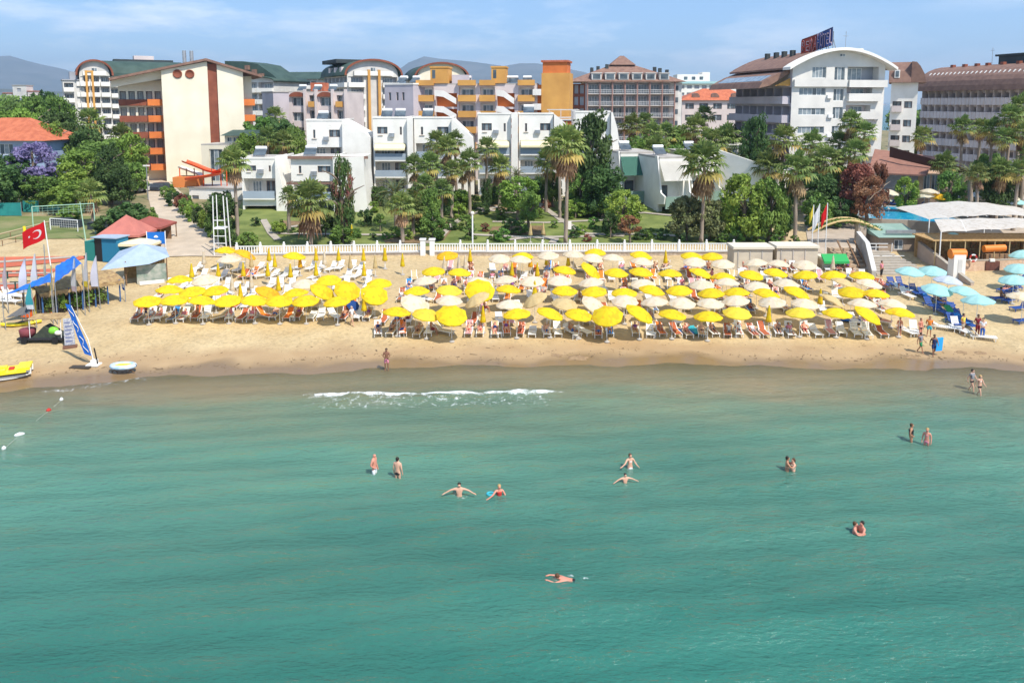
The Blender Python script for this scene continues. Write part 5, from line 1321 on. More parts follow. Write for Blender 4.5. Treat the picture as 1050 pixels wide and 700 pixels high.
# small garden shrubs and young palms (many, one by one)
gs = [(344, 236, 10, 'D'), (300, 240, 7, 'D'), (309, 238, 8, 'M'), (328, 240, 8, 'D'), (396, 246, 8, 'M'), (430, 238, 14, 'L'), (460, 220, 16, 'L'), (470, 224, 14, 'L'), (463, 236, 12, 'D'), (481, 246, 14, 'M'), (478, 236, 16, 'M'), (487, 214, 14, 'M'),
      (496, 220, 12, 'D'), (513, 225, 12, 'M'), (524, 218, 12, 'D'), (497, 238, 9, 'R'), (506, 246, 10, 'M'), (516, 248, 14, 'M'), (524, 240, 16, 'D'), (534, 240, 14, 'M'), (505, 208, 12, 'D'), (552, 224, 10, 'L'), (560, 214, 9, 'R'),
      (568, 234, 8, 'M'), (588, 244, 12, 'D'), (597, 240, 10, 'L'), (608, 235, 12, 'M'), (602, 248, 8, 'R'), (622, 238, 12, 'L'), (629, 234, 13, 'L'), (656, 246, 12, 'D'), (663, 246, 10, 'M'), (611, 216, 16, 'D'), (667, 243, 9, 'L'), (680, 246, 12, 'D'),
      (696, 248, 10, 'D'), (755, 249, 13, 'M'), (777, 250, 14, 'L'), (797, 250, 14, 'M'), (262, 232, 9, 'D'), (240, 252, 10, 'D'), (366, 244, 10, 'M'), (382, 246, 7, 'D'), (474, 208, 14, 'M'), (552, 206, 12, 'M'), (585, 208, 14, 'L'), (570, 203, 12, 'D'),
      (516, 204, 12, 'M'), (445, 212, 12, 'M'), (432, 214, 12, 'D'), (405, 244, 12, 'M'), (418, 246, 10, 'L'), (733, 248, 10, 'D'), (742, 249, 10, 'M'), (814, 250, 9, 'M')]
mm = {'D': DGREEN, 'M': MGREEN, 'L': LGREEN, 'R': REDF}; cw = {'D': 'dark', 'M': 'mid green', 'L': 'light green', 'R': 'bronze'}
bands = {}
order = sorted(range(len(gs)), key=lambda i: gs[i][0]); cnt = {}
for i in order:
    px, bs_, w_, c_ = gs[i]; half = 'left' if px < 440 else ('middle' if px < 600 else 'right'); key = (c_, half); cnt[key] = cnt.get(key, 0)+1
    T(f'small {cw[c_]} garden shrub, {ordw(cnt[key])} from the left in the {half} garden', px, bs_, bs_-w_*.95, w_*1.15, mm[c_], 'small', name='garden_shrub', cat='shrub', group='small shrubs in the villa garden', trunkfrac=.04)
# more planting between the villas and hotels
for px, tp, Y, w_, m_, k, lb in [(668, 168, 124, 26, MGREEN, 'b', 'green tree peeping between the two slanting villas'), (660, 146, 138, 34, LGREEN, 'a', 'light green tree left of the wide palms above the slanting villas'), (690, 150, 134, 34, MGREEN, 'c', 'mid green tree above the slanting villa roof'),
    (735, 160, 128, 30, OLIVE, 'a', 'olive tree behind the big right-hand skirted palm'), (786, 160, 122, 30, MGREEN, 'b', 'green tree under the palm at the white hotel corner'), (830, 158, 112, 34, OLIVE, 'c', 'olive-green tree right of the flagpole palm crown'), (858, 172, 110, 28, LGREEN, 'b', 'pale green tree left of the bronze tree'),
    (900, 170, 106, 22, REDF, 'loose', 'thin bronze tree at the restaurant roof edge'), (512, 186, 118, 22, MGREEN, 'a', 'green tree between the central palms and the axis'), (556, 182, 119, 22, DGREEN, 'b', 'dark tree at the foot of the planted-balcony villa'), (566, 176, 116, 20, MGREEN, 'c', 'green tree just left of the skirted palm'),
    (428, 190, 112, 22, LGREEN, 'a', 'light tree between the date palm and palm cluster'), (388, 192, 116, 22, DGREEN, 'b', 'dark tree in the gap right of the creeper wall'), (470, 196, 110, 26, LGREEN, 'c', 'light green tree at the foot of the white side wall'), (308, 214, 108, 20, MGREEN, 'b', 'green tree before the front villa loggia'),
    (975, 176, 108, 26, MGREEN, 'a', 'green tree behind the white canopy crest'), (1012, 160, 118, 30, MGREEN, 'b', 'green tree low against the long brown hotel'), (965, 160, 150, 26, OLIVE, 'a', 'olive tree at the long hotel near end'), (240, 150, 135, 22, MGREEN, 'c', 'green tree beside the low cream annex'), (20, 148, 140, 34, LGREEN, 'b', 'light green tree half behind the terracotta roof')]:
    T(lb, px, None, tp, w_, m_, k, Y=Y, trunkfrac=.12)
for px, c_, Y, w_, k, kind in [(672, 158, 128, 34, 0, 'fan'), (698, 168, 122, 30, 2, 'fan'), (757, 166, 124, 34, 0, 'date'), (786, 172, 118, 34, 1, 'fan'), (832, 150, 120, 30, 0, 'fan'), (860, 150, 114, 30, 3, 'fan'), (426, 172, 112, 26, 0, 'fan'), (512, 172, 114, 26, 1, 'fan'), (560, 168, 112, 30, 2, 'fan'), (594, 160, 113, 30, 0, 'fan'), (968, 170, 112, 26, 0, 'fan'), (1022, 176, 104, 28, 1, 'fan')]:
    palm({672: 'wide palm directly above the slanting villas', 698: 'low palm left of the big skirted palm', 757: 'feathery date palm over the low white house wall', 786: 'palm behind the right bush tree', 832: 'palm crossing the white hotel lower windows', 860: 'skirted palm left of the tall loggia palm', 426: 'palm left of the palm cluster', 512: 'palm right of the tall central palm', 560: 'palm left behind the skirted palm', 594: 'palm between skirted palm and tall loose tree', 968: 'palm at the restaurant screen end', 1022: 'palm behind the turquoise terrace parasols'}[px], px, None, c_, w_, kind, k, Y=Y)
# far trees beyond the hotels: individually placed woodland reading as one mass is stuff
mb = MB(); rnd = random.Random(9)
def massed(name, label_pts, mt, n, size, hz):
    mb = MB(); rnd = random.Random(len(name))
    for (px, Y, wpx, top) in label_pts:
        X = xat(px, Y, 10); g0 = gz(X, Y); w_ = wpx/FPX*Y; h = zat(top, Y)-g0
        for _ in range(int(w_*w_*.035)+6):
            a = rnd.uniform(0, 6.28); r_ = w_/2*math.sqrt(rnd.random()); hh = h*rnd.uniform(.7, 1); cr_ = rnd.uniform(1.6, 3.2)
            leaf_cloud(mb, (X+math.cos(a)*r_, Y+math.sin(a)*r_*.6, g0+hh-cr_), (cr_, cr_, cr_), n, size, rnd)
            leaf_cloud(mb, (X+math.cos(a)*r_, Y+math.sin(a)*r_*.6, g0+hh-cr_*2.6), (cr_, cr_, cr_*1.5), n//2, size*1.3, rnd)
    o = mb.build(name, mt); return tag(o, kind='stuff')
massed('distant_woodland', [(-60, 420, 90, 92), (-10, 400, 60, 95), (30, 380, 60, 98), (60, 330, 50, 103), (20, 300, 70, 107), (-30, 280, 60, 106), (70, 270, 40, 109), (945, 330, 30, 114), (930, 420, 40, 111), (990, 330, 50, 115)], MGREEN, 55, .8, 0)
for i, (px, y0, w_) in enumerate([(21, 88, 14), (8, 96, 8), (33, 94, 8)]):
    A = corner(px-w_/2, 420, 20); B = corner(px+w_/2, 420, 20)
    b = Bld('distant_house', ['pale distant house highest on the left hillside', 'small distant house at the left edge of the hillside', 'small pinkish distant house lower on the hillside'][i], 'house', A, B, zat(y0+9, 420), [PINKW if i == 2 else WHITE2, GREYW])
    h = zat(y0, 420)-b.z0; box_shell(b, b.w, 6, -2, h, [(b.w*.3, h*.3, b.w*.6, h*.7, .3, 1)]); flatroof(b, b.w, 6, h, .4, TERRA if i else CONC, .3); b.done()
# terracotta-roofed house at the left
b = Bld('terracotta_house', 'low house with broad orange terracotta hip roof at the left edge', 'house', corner(-40, 132, 8), corner(46, 130, 8), GB, [mat('pale_blue_render', (.35, .45, .60), (.28, .36, .5), .5), GREYW])
H = zat(144, 131)-GB; box_shell(b, b.w, 9, 0, H, [(b.w-3.5, H-2.4, b.w-1, H-.6, .2, 1), (b.w-8, H-2.4, b.w-5.5, H-.6, .2, 1)])
for u in (b.w-2.25, b.w-6.75): b.win((0, 0), 0, u, H-2.4, 2.4, 1.75, .15, 'white', 2)
r = MB(); frustum(r, (-1, -1, b.w+1, 10), H+.01, (5, 4, b.w*.62, 5), zat(121, 134)-GB); b.part('roof', r, TERRA); b.done()
# ------------------------------------------------------------------ people
SKINS = [mat('light_skin', (.62, .36, .25), (.55, .30, .20), 3, .55, spec=.35), mat('tanned_skin', (.42, .21, .12), (.36, .17, .10), 3, .55, spec=.35), mat('sunburnt_skin', (.62, .27, .19), (.55, .22, .15), 3, .55, spec=.35), mat('deep_tan_skin', (.24, .11, .065), (.20, .09, .05), 3, .55, spec=.35)]
def cloth(name, c): return mat('cloth_'+name, c, tuple(v*.8 for v in lin(c)), 6, .85)
CL = {n: cloth(n, c) for n, c in dict(white=(.75, .75, .74), black=(.02, .02, .025), red=(.5, .04, .03), pink=(.70, .25, .32), blue=(.03, .13, .45), navy=(.02, .035, .12), turquoise=(.05, .42, .50), orange=(.75, .22, .03), yellow=(.80, .62, .10), green=(.04, .25, .10), grey=(.25, .25, .27), darkred=(.22, .02, .03), beige=(.55, .45, .33), purple=(.20, .06, .25)).items()}
HAIR = {'dark': mat('dark_hair', (.02, .014, .01), None, rough=.6), 'brown': mat('brown_hair', (.09, .045, .02), None, rough=.6), 'blond': mat('blond_hair', (.42, .27, .11), None, rough=.6), 'grey': mat('grey_hair', (.35, .33, .31), None, rough=.6)}
BASE = dict(pel=(0, 0, .93), sp=(0, .01, 1.12), ch=(0, .015, 1.32), nk=(0, .01, 1.49), jaw=(0, -.012, 1.555), hd=(0, -.005, 1.63), tp=(0, .0, 1.70), ns=(0, -.105, 1.60))
for s, n in ((-1, 'L'), (1, 'R')):
    BASE.update({'sh'+n: (s*.175, .01, 1.41), 'el'+n: (s*.235, .03, 1.13), 'wr'+n: (s*.25, -.04, .89), 'pa'+n: (s*.25, -.06, .82), 'hp'+n: (s*.095, 0, .88), 'kn'+n: (s*.10, -.015, .50), 'an'+n: (s*.105, .03, .09), 'he'+n: (s*.105, .06, .035), 'to'+n: (s*.12, -.13, .025)})
RAD = dict(pel=.125, sp=.112, ch=.135, nk=.055, jaw=.078, hd=.108, tp=.085, ns=.018, sh=.072, el=.047, wr=.031, pa=.034, hp=.098, kn=.056, an=.036, he=.032, to=.028)
EDG = [('pel', 'sp'), ('sp', 'ch'), ('ch', 'nk'), ('nk', 'jaw'), ('jaw', 'hd'), ('hd', 'tp'), ('hd', 'ns')]
for n in 'LR': EDG += [('ch', 'sh'+n), ('sh'+n, 'el'+n), ('el'+n, 'wr'+n), ('wr'+n, 'pa'+n), ('pel', 'hp'+n), ('hp'+n, 'kn'+n), ('kn'+n, 'an'+n), ('an'+n, 'he'+n), ('an'+n, 'to'+n)]
def rr(k): return RAD[k] if k in RAD else RAD[k[:-1]]
POSES = {}
def pose(name, base=None, **kw):
    d = dict(POSES[base] if base else BASE); d.update(kw); POSES[name] = d
pose('stand')
pose('stance', None, knL=(-.12, -.05, .50), anL=(-.15, .02, .09), heL=(-.15, .05, .035), toL=(-.18, -.13, .025), elL=(-.27, .06, 1.14), wrL=(-.17, -.10, 1.0), paL=(-.12, -.14, .98))
pose('walk', None, knL=(-.10, -.17, .52), anL=(-.10, -.22, .10), heL=(-.10, -.18, .04), toL=(-.11, -.37, .04), knR=(.10, .07, .50), anR=(.10, .27, .17), heR=(.10, .32, .13), toR=(.11, .18, .035), elL=(-.24, .15, 1.16), wrL=(-.25, .17, .92), paL=(-.25, .15, .85), elR=(.24, -.07, 1.15), wrR=(.23, -.24, 1.0), paR=(.22, -.30, .97))
pose('arms_out', None, elL=(-.46, -.06, 1.36), wrL=(-.72, -.15, 1.25), paL=(-.80, -.17, 1.22), elR=(.46, -.06, 1.36), wrR=(.72, -.15, 1.25), paR=(.80, -.17, 1.22))
pose('reach', None, elL=(-.40, -.16, 1.25), wrL=(-.62, -.24, 1.16), paL=(-.70, -.27, 1.15), elR=(.30, -.05, 1.15), wrR=(.38, -.22, 1.02), paR=(.40, -.29, 1.0))
pose('hands_front', None, elL=(-.25, -.05, 1.14), wrL=(-.10, -.24, 1.12), paL=(-.03, -.27, 1.12), elR=(.25, -.05, 1.14), wrR=(.10, -.24, 1.08), paR=(.03, -.28, 1.08))
pose('hug', None, elL=(-.24, -.16, 1.22), wrL=(-.10, -.38, 1.22), paL=(-.02, -.42, 1.22), elR=(.24, -.16, 1.22), wrR=(.10, -.38, 1.24), paR=(.02, -.42, 1.25))
# sitting: seat at height .42
sit = {k: (v[0], v[1], v[2]-.40) for k, v in BASE.items()}
POSES['sit'] = sit
for n, s in (('L', -1), ('R', 1)):
    sit.update({'hp'+n: (s*.095, -.02, .50), 'kn'+n: (s*.14, -.46, .52), 'an'+n: (s*.14, -.50, .10), 'he'+n: (s*.14, -.47, .04), 'to'+n: (s*.15, -.66, .03), 'el'+n: (s*.24, -.12, .78), 'wr'+n: (s*.16, -.34, .66), 'pa'+n: (s*.13, -.41, .62)})
# reclining: legs straight along -y on a bed at .30, back raised
rec = dict(pel=(0, 0, .44), sp=(0, .14, .53), ch=(0, .31, .66), nk=(0, .44, .76), jaw=(0, .485, .82), hd=(0, .54, .87), tp=(0, .59, .91), ns=(0, .47, .93))
for n, s in (('L', -1), ('R', 1)):
    rec.update({'sh'+n: (s*.175, .38, .70), 'el'+n: (s*.26, .16, .58), 'wr'+n: (s*.20, -.06, .50), 'pa'+n: (s*.17, -.13, .49), 'hp'+n: (s*.095, -.05, .42), 'kn'+n: (s*.11, -.47, .45), 'an'+n: (s*.11, -.90, .37), 'he'+n: (s*.11, -.95, .345), 'to'+n: (s*.14, -.96, .52)})
POSES['recline'] = rec
r2 = dict(rec); r2.update(knL=(-.13, -.36, .74), anL=(-.12, -.58, .38), heL=(-.12, -.56, .345), toL=(-.13, -.74, .345), elR=(.36, .42, .70), wrR=(.20, .62, .88), paR=(.12, .62, .93)); POSES['recline_knee'] = r2
# swimming, body along +x, face to -x, at surface (z 0)
swm = dict(pel=(.55, 0, -.06), sp=(.36, 0, -.03), ch=(.17, 0, .0), nk=(.03, 0, .05), jaw=(-.03, 0, .07), hd=(-.08, 0, .13), tp=(-.08, 0, .21), ns=(-.18, 0, .11))
for n, s in (('L', -1), ('R', 1)):
    swm.update({'sh'+n: (.10, s*.17, .01), 'el'+n: (-.16, s*.27, -.02), 'wr'+n: (-.40, s*.20, .03), 'pa'+n: (-.48, s*.16, .03), 'hp'+n: (.60, s*.09, -.07), 'kn'+n: (.98, s*.14, -.10), 'an'+n: (1.36, s*.12, -.06), 'he'+n: (1.41, s*.12, -.02), 'to'+n: (1.50, s*.13, -.12)})
POSES['swim'] = swm
PB = {}
def skin_obj(verts, edges, rads, m, root=0, sub=1, name='body'):
    me = bpy.data.meshes.new(name); me.from_pydata([tuple(v) for v in verts], edges, []); o = bpy.data.objects.new(name, me); COL.objects.link(o)
    md = o.modifiers.new('s', 'SKIN'); md.use_smooth_shade = True
    for i, r in enumerate(rads): me.skin_vertices[0].data[i].radius = (r, r); me.skin_vertices[0].data[i].use_root = (i == root)
    if sub: sb = o.modifiers.new('u', 'SUBSURF'); sb.levels = sub; sb.render_levels = sub
    bpy.context.view_layer.update()
    ev = o.evaluated_get(bpy.context.evaluated_depsgraph_get()); nm = bpy.data.meshes.new_from_object(ev); bpy.data.objects.remove(o)
    nm.materials.clear(); nm.materials.append(m)
    for p in nm.polygons: p.use_smooth = True; p.material_index = 0
    return nm
def body_mesh(ps, m, hands, female=False):
    k = ('b', ps, m.name, hands, female)
    if k in PB: return PB[k]
    P = POSES[ps]; ks = ['pel']+[x for x in P if x != 'pel']; idx = {x: i for i, x in enumerate(ks)}
    vs = [Vector(P[x]) for x in ks]; rs = [rr(x)*(1.0 if not female else (.92 if x in ('ch', 'shL', 'shR', 'nk') else 1.0)) for x in ks]; es = [(idx[a], idx[b]) for a, b in EDG]
    if hands:
        for n, s in (('L', -1), ('R', 1)):
            w_, p = Vector(P['wr'+n]), Vector(P['pa'+n]); d = (p-w_).normalized(); f = Vector((0, -1, 0)) if abs(d.y) < .8 else Vector((0, 0, 1))
            sd = d.cross(Vector((s, 0, .2)) if abs(d.x) < .8 else Vector((0, 0, 1))).normalized()
            cur = d.cross(sd)
            for j, (of, ln) in enumerate(((-.027, .062), (-.009, .074), (.010, .070), (.028, .055))):
                a = p+sd*of+d*.02; b1 = a+d*ln*.55+cur*.004; c1 = a+d*ln+cur*.02
                i0 = len(vs); vs += [b1, c1]; rs += [.0088, .0075]; es += [(idx['pa'+n], i0), (i0, i0+1)]
            a = p-d*.015-sd*.03; i0 = len(vs); vs += [a-sd*.02+d*.015, a-sd*.03+d*.045]; rs += [.010, .0085]; es += [(idx['pa'+n], i0), (i0, i0+1)]
    PB[k] = skin_obj(vs, es, rs, m); return PB[k]
def chain_mesh(ps, keys, m, grow, name, ext=None):
    k = (ps, tuple(keys), m.name, grow, name)
    if k in PB: return PB[k]
    P = POSES[ps]; vs = []; rs = []; es = []
    idx = {}
    for e in keys:
        for x in e:
            nm_ = x if isinstance(x, str) else x
            if nm_ in idx: continue
            if isinstance(x, str): v = Vector(P[x]); r = rr(x)
            else: v = Vector(P[x[0]]).lerp(Vector(P[x[1]]), x[2]); r = rr(x[0])*(1-x[2])+rr(x[1])*x[2]
            idx[nm_] = len(vs); vs.append(v); rs.append(r*grow)
        es.append((idx[e[0]], idx[e[1]]))
    PB[k] = skin_obj(vs, es, rs, m, 0, 1, name); return PB[k]
SHORTS = [('pel', ('pel', 'sp', .6))]+[('pel', 'hp'+n) for n in 'LR']+[('hp'+n, ('hp'+n, 'kn'+n, .85)) for n in 'LR']
TRUNKS = [('pel', ('pel', 'sp', .5))]+[('pel', 'hp'+n) for n in 'LR']+[('hp'+n, ('hp'+n, 'kn'+n, .42)) for n in 'LR']
SHIRT = [('sp', ('sp', 'pel', .75)), ('sp', 'ch')]+[('ch', 'sh'+n) for n in 'LR']+[('sh'+n, ('sh'+n, 'el'+n, .6)) for n in 'LR']
TROUS = [('pel', ('pel', 'sp', .3))]+[('pel', 'hp'+n) for n in 'LR']+[('hp'+n, 'kn'+n) for n in 'LR']+[('kn'+n, ('kn'+n, 'an'+n, .85)) for n in 'LR']
SUIT = [('sp', 'pel'), ('sp', 'ch'), ('ch', ('ch', 'nk', .3))]+[('pel', 'hp'+n) for n in 'LR']
BRA = [(('sp', 'ch', .45), ('ch', 'nk', .12))]
OUT = {'shorts': (SHORTS, 1.27), 'trunks': (TRUNKS, 1.24), 'shirt': (SHIRT, 1.17), 'trousers': (TROUS, 1.22), 'swimsuit': (SUIT, 1.32), 'bikini_top': (BRA, 1.2)}
def hair_mesh(ps, m, long_):
    k = ('h', ps, m.name, long_)
    if k in PB: return PB[k]
    P = POSES[ps]; hd = Vector(P['hd']); up = (Vector(P['tp'])-Vector(P['jaw'])).normalized(); fw = (Vector(P['ns'])-hd); fw = (fw-up*fw.dot(up)).normalized()
    mb = MB(); e = hd+up*.030-fw*.022; mb.ell(e, (.098, .098, .092), 12, 8)
    mb.ell(hd-fw*.045-up*.02, (.075, .075, .08), 10, 6)
    if long_: mb.tube([hd-fw*.07, hd-fw*.085-up*.10, hd-fw*.08-up*.20, hd-fw*.06-up*.27], [.07, .072, .055, .02], 8)
    PB[k] = mb.mesh('hair', m); return PB[k]
def person(label, loc, rz, ps='stand', skin=0, wear=(('shorts', 'blue'),), hair='dark', long_=False, s=1.0, hands=False, group=None, female=False):
    o = link('person', body_mesh(ps, SKINS[skin], hands, female), None, loc, rz, (s, s, s)); tag(o, label, 'person', group)
    for w_, c in wear:
        ks, g = OUT[w_]; link(w_, chain_mesh(ps, ks, CL[c], g, w_), o)
    if hair: link('hair', hair_mesh(ps, HAIR[hair], long_), o)
    return o
D = R
# people in the sea: px, waterline py, metres showing above water
def bather(label, px, py, show, rz, ps, skin, wear, hair, long_=False, s=1.0, **k):
    p = water(px, py); top = 1.75*s
    return person(label, (p.x, p.y, show-top), rz, ps, skin, wear, hair, long_, s, True, **k)
bather('red-backed man in pale shorts standing thigh-deep, left of a pair facing each other', 384, 486, 1.2, D(70), 'stance', 2, (('shorts', 'white'),), None, s=1.02)
bather('dark-haired man in black trunks standing thigh-deep, seen from behind', 408, 490, 1.2, D(160), 'stand', 0, (('trunks', 'black'),), 'dark', s=1.02)
bather('pale man chest-deep with both arms spread wide over the water', 471, 508, .72, 0, 'arms_out', 0, (('trunks', 'navy'),), 'dark')
bather('fair woman in red top chest-deep reaching toward a turquoise ring', 512, 508, .62, D(15), 'reach', 2, (('swimsuit', 'red'),), 'blond', True, .96, female=True)
bather('woman in white bikini top waist-deep with one arm out', 646, 479, .82, D(20), 'reach', 0, (('bikini_top', 'white'), ('trunks', 'white')), 'brown', True, .97, female=True)
bather('dark-haired child shoulder-deep just below the woman in white bikini top', 641, 494, .50, D(10), 'arms_out', 0, (('trunks', 'navy'),), 'dark', False, .8)
bather('man with tanned back hugging a woman in the water, left one of the mid-right couple', 807, 482, .82, D(75), 'hug', 1, (('trunks', 'navy'),), 'dark')
bather('woman held in the arms of the man, right one of the mid-right couple', 813, 482, .72, D(-80), 'hug', 0, (('swimsuit', 'beige'),), 'brown', True, .95, female=True)
bather('woman in black swimsuit standing in the sea left of a pink-clad bather', 934, 451, 1.05, D(60), 'stance', 1, (('swimsuit', 'black'),), 'brown', False, .98, female=True)
bather('bather in pink bikini and pink hat standing in the sea', 950, 455, 1.0, D(-40), 'stand', 2, (('bikini_top', 'pink'), ('trunks', 'pink')), 'blond', False, .96, female=True)
bather('left head of the embracing couple deep in the water at lower right', 876.5, 545, .52, D(60), 'hug', 2, (('trunks', 'black'),), 'brown')
bather('right dark-haired one of the embracing couple at lower right', 883.5, 545, .55, D(-70), 'hug', 2, (('trunks', 'black'),), 'dark', False, .98)
bather('wading man in pale shirt and black trunks, left of the pair at the shallows', 996, 400, 1.55, D(30), 'walk', 0, (('shirt', 'grey'), ('trunks', 'black')), 'dark')
bather('wading woman in black trunks and white top, right of the pair at the shallows', 1004, 405, 1.45, D(20), 'walk', 0, (('bikini_top', 'white'), ('trunks', 'black')), 'blond', True, .95, female=True)
p = water(573, 594); person('lone swimmer doing breaststroke in black trunks, nearest the camera', (p.x, p.y, .02), D(-8), 'swim', 2, (('trunks', 'black'),), 'brown', False, 1.02, True)
# people standing on sand
def stander(label, px, py, rz, ps, skin, wear, hair, long_=False, s=1.0, **k):
    p = ground(px, py); return person(label, p, rz, ps, skin, wear, hair, long_, s, True, **k)
stander('tanned man in pink and white shorts standing alone at the waterline', 396.5, 380, 0, 'hands_front', 3, (('shorts', 'pink'),), 'dark')
stander('person in white shirt walking before the front loungers', 361, 334, D(60), 'walk', 0, (('shirt', 'white'), ('shorts', 'beige')), 'grey')
stander('sunburnt woman in black bikini standing by the last front parasol', 922, 345, 0, 'stand', 2, (('bikini_top', 'black'), ('trunks', 'black')), 'brown', False, .95, female=True)
stander('woman in red top standing beside the last yellow parasol', 943.5, 346, D(20), 'stance', 2, (('bikini_top', 'red'), ('trunks', 'black')), 'brown', False, .95, female=True)
stander('man in orange shirt and turquoise shorts standing at the right loungers', 952.5, 345, D(-20), 'stance', 1, (('shirt', 'orange'), ('shorts', 'turquoise')), 'brown')
stander('slim dark-clad walker leaving the loungers toward the water', 943.5, 362, D(40), 'walk', 1, (('shirt', 'grey'), ('shorts', 'green')), 'dark', False, .97)
stander('person in navy carrying a bright blue mat at the water side', 957, 365, D(-10), 'walk', 3, (('swimsuit', 'navy'), ('shorts', 'navy')), 'dark')
stander('person in yellow shirt standing among the blue loungers', 987, 342, D(30), 'stance', 1, (('shirt', 'yellow'), ('shorts', 'beige')), 'dark')
stander('tall person in dark red standing at the right group of three', 1002, 344, 0, 'stance', 3, (('shirt', 'darkred'), ('trousers', 'darkred')), 'dark', False, 1.04)
stander('person in pale blue shirt and blue trousers at the right group of three', 1007, 347, D(-30), 'hands_front', 0, (('shirt', 'white'), ('trousers', 'blue')), 'dark')
stander('man in pink shirt standing by the sloping white wall', 903.5, 284, D(30), 'stand', 1, (('shirt', 'pink'), ('trousers', 'black')), 'dark')
stander('person in red resting by the yellow parasol at the far left of the front row', 150, 326, D(10), 'hands_front', 1, (('shirt', 'darkred'), ('shorts', 'navy')), 'dark', False, .7)
# ------------------------------------------------------------------ beach: parasols, loungers, sunbathers
def gpx(px, py, dz=0.0):
    """ground point under a thing whose centre, dz metres above the sand, is seen at px,py"""
    d = ray(px, py); t = 20.0
    while t < 400:
        q = Vector((0, 0, CH))+d*t
        if q.z <= gz(q.x, q.y)+dz: return Vector((q.x, q.y, gz(q.x, q.y)))
        t += .1
    return q
def fabric(name, c1, c2, tr=.35):
    m = mat(name, c1, c2, 2.2, .8, trans=tr, stops=(.52, .6), objrand=.05, detail=2); return m
FAB = {'yellow': fabric('yellow_parasol_cloth', (.82, .65, .02), (.80, .52, .02)), 'white': fabric('white_parasol_cloth', (.78, .69, .53), (.76, .62, .42)), 'beige': fabric('beige_parasol_cloth', (.70, .55, .28), (.66, .50, .24)),
       'amber': fabric('amber_parasol_cloth', (.85, .50, .02), (.80, .40, .02)), 'turquoise': fabric('turquoise_parasol_cloth', (.42, .72, .70), (.36, .66, .66)), 'pale': fabric('pale_yellow_parasol_cloth', (.80, .66, .06), (.78, .56, .06)),
       'lilac': fabric('lilac_parasol_cloth', (.60, .66, .74), (.52, .60, .70)), 'navy': fabric('navy_parasol_cloth', (.02, .08, .30), (.02, .07, .26))}
def canopy_mesh(r, m, k=8):
    mb = MB(); rings = [(0, .42), (.28, .37), (.6, .25), (.88, .085), (1.0, 0)]; n = k*4; vs = []
    for rr_, z in rings:
        for j in range(n):
            a = 2*math.pi*j/n; ph = (j % 4)/4; sag = math.sin(ph*math.pi)
            q = rr_*(1-.075*sag*rr_); vs.append((math.cos(a)*q*r, math.sin(a)*q*r, z*r*.92-.055*sag*rr_*r))
    fs = [(i*n+j, i*n+(j+1) % n, (i+1)*n+(j+1) % n, (i+1)*n+j) for i in range(len(rings)-1) for j in range(n)]
    mb.add(vs, fs, 0, True)
    # hanging valance
    o = [(v[0]*1.0, v[1]*1.0, v[2]-.075-.03*(1 if j % 4 == 2 else 0)) for j, v in enumerate(vs[-n:])]
    mb.add(vs[-n:]+o, [(j, (j+1) % n, n+(j+1) % n, n+j) for j in range(n)], 0, True)
    return mb.mesh('canopy', m)
def ribs_mesh(r):
    mb = MB()
    for i in range(8):
        a = 2*math.pi*(i*4)/32; c, s = math.cos(a), math.sin(a)
        mb.beam((0, 0, .36*r), (c*r*.97, s*r*.97, .0), .018); mb.beam((0, 0, -.25), (c*r*.5, s*r*.5, .20*r), .014)
    return mb.mesh('ribs', WMETAL)
UR = 1.20; CANM = {k: canopy_mesh(UR, m) for k, m in FAB.items()}; RIBM = ribs_mesh(UR)
pm = MB(); pm.tube([(0, 0, -.3), (0, 0, 2.45)], .022, 8); POLEM = pm.mesh('pole', WMETAL)
fm_ = MB(); fm_.lathe([(.22, 0), (.24, .04), (.20, .10), (.05, .13), (.045, .3), (.0, .3)], 14); BASEM = fm_.mesh('base', CONC)
def closed_mesh(m):
    mb = MB(); n = 24; prof = [(.03, 2.36), (.055, 2.2), (.11, 1.7), (.16, 1.25), (.19, .98), (.17, .92), (.05, .95)]; vs = []
    for r_, z in prof:
        for j in range(n):
            a = 2*math.pi*j/n; q = r_*(1+.22*math.cos(8*a)+.08*math.sin(3*a)); vs.append((math.cos(a)*q, math.sin(a)*q, z))
    mb.add(vs, [(i*n+j, i*n+(j+1) % n, (i+1)*n+(j+1) % n, (i+1)*n+j) for i in range(len(prof)-1) for j in range(n)], 0, True)
    return mb.mesh('furled_canopy', m)
CLOM = {k: closed_mesh(FAB[k]) for k in ('yellow', 'white', 'beige', 'amber')}
rnd = random.Random(21)
def parasol(label, p, col, closed=False, tilt=(0, 0), s=1.0, group=None):
    r = thing('parasol', label, 'parasol', p, rnd.uniform(0, .78), group)
    link('pole', POLEM, r, (0, 0, 0), 0, (1, 1, s)); link('base', BASEM, r, (0, 0, .0))
    if closed: link('furled_canopy', CLOM[col], r, None, 0, (1.15, 1.15, 1.0))
    else:
        c = link('canopy', CANM[col], r, (0, 0, 2.05*s), 0, (s, s, s)); link('ribs', RIBM, c)
        if tilt != (0, 0): r.rotation_euler = (0, 0, 0); c.rotation_euler = (tilt[0], tilt[1], rnd.uniform(0, .7))
        else: c.rotation_euler = (rnd.uniform(-.08, .17), rnd.uniform(-.13, .13), 0)
    return r
U = []  # px, py, colour, closed, tilt, scale
def addz(ox, oy, sc_, col, pts, closed=False, tilt=(0, 0), s=1.0):
    for x, y in pts: U.append((ox+x/sc_, oy+y/sc_, col, closed, tilt, s))
Z = 1050/260
A_ = (140, 250, Z); B_ = (390, 250, Z); C_ = (640, 250, Z)
addz(*A_, 'yellow', [(370, 22), (178, 142), (137, 182), (230, 190), (325, 187), (46, 230), (157, 225), (270, 228), (378, 226), (487, 225), (590, 228), (655, 197), (700, 228), (795, 143), (830, 232), (653, 44), (1005, 157)])
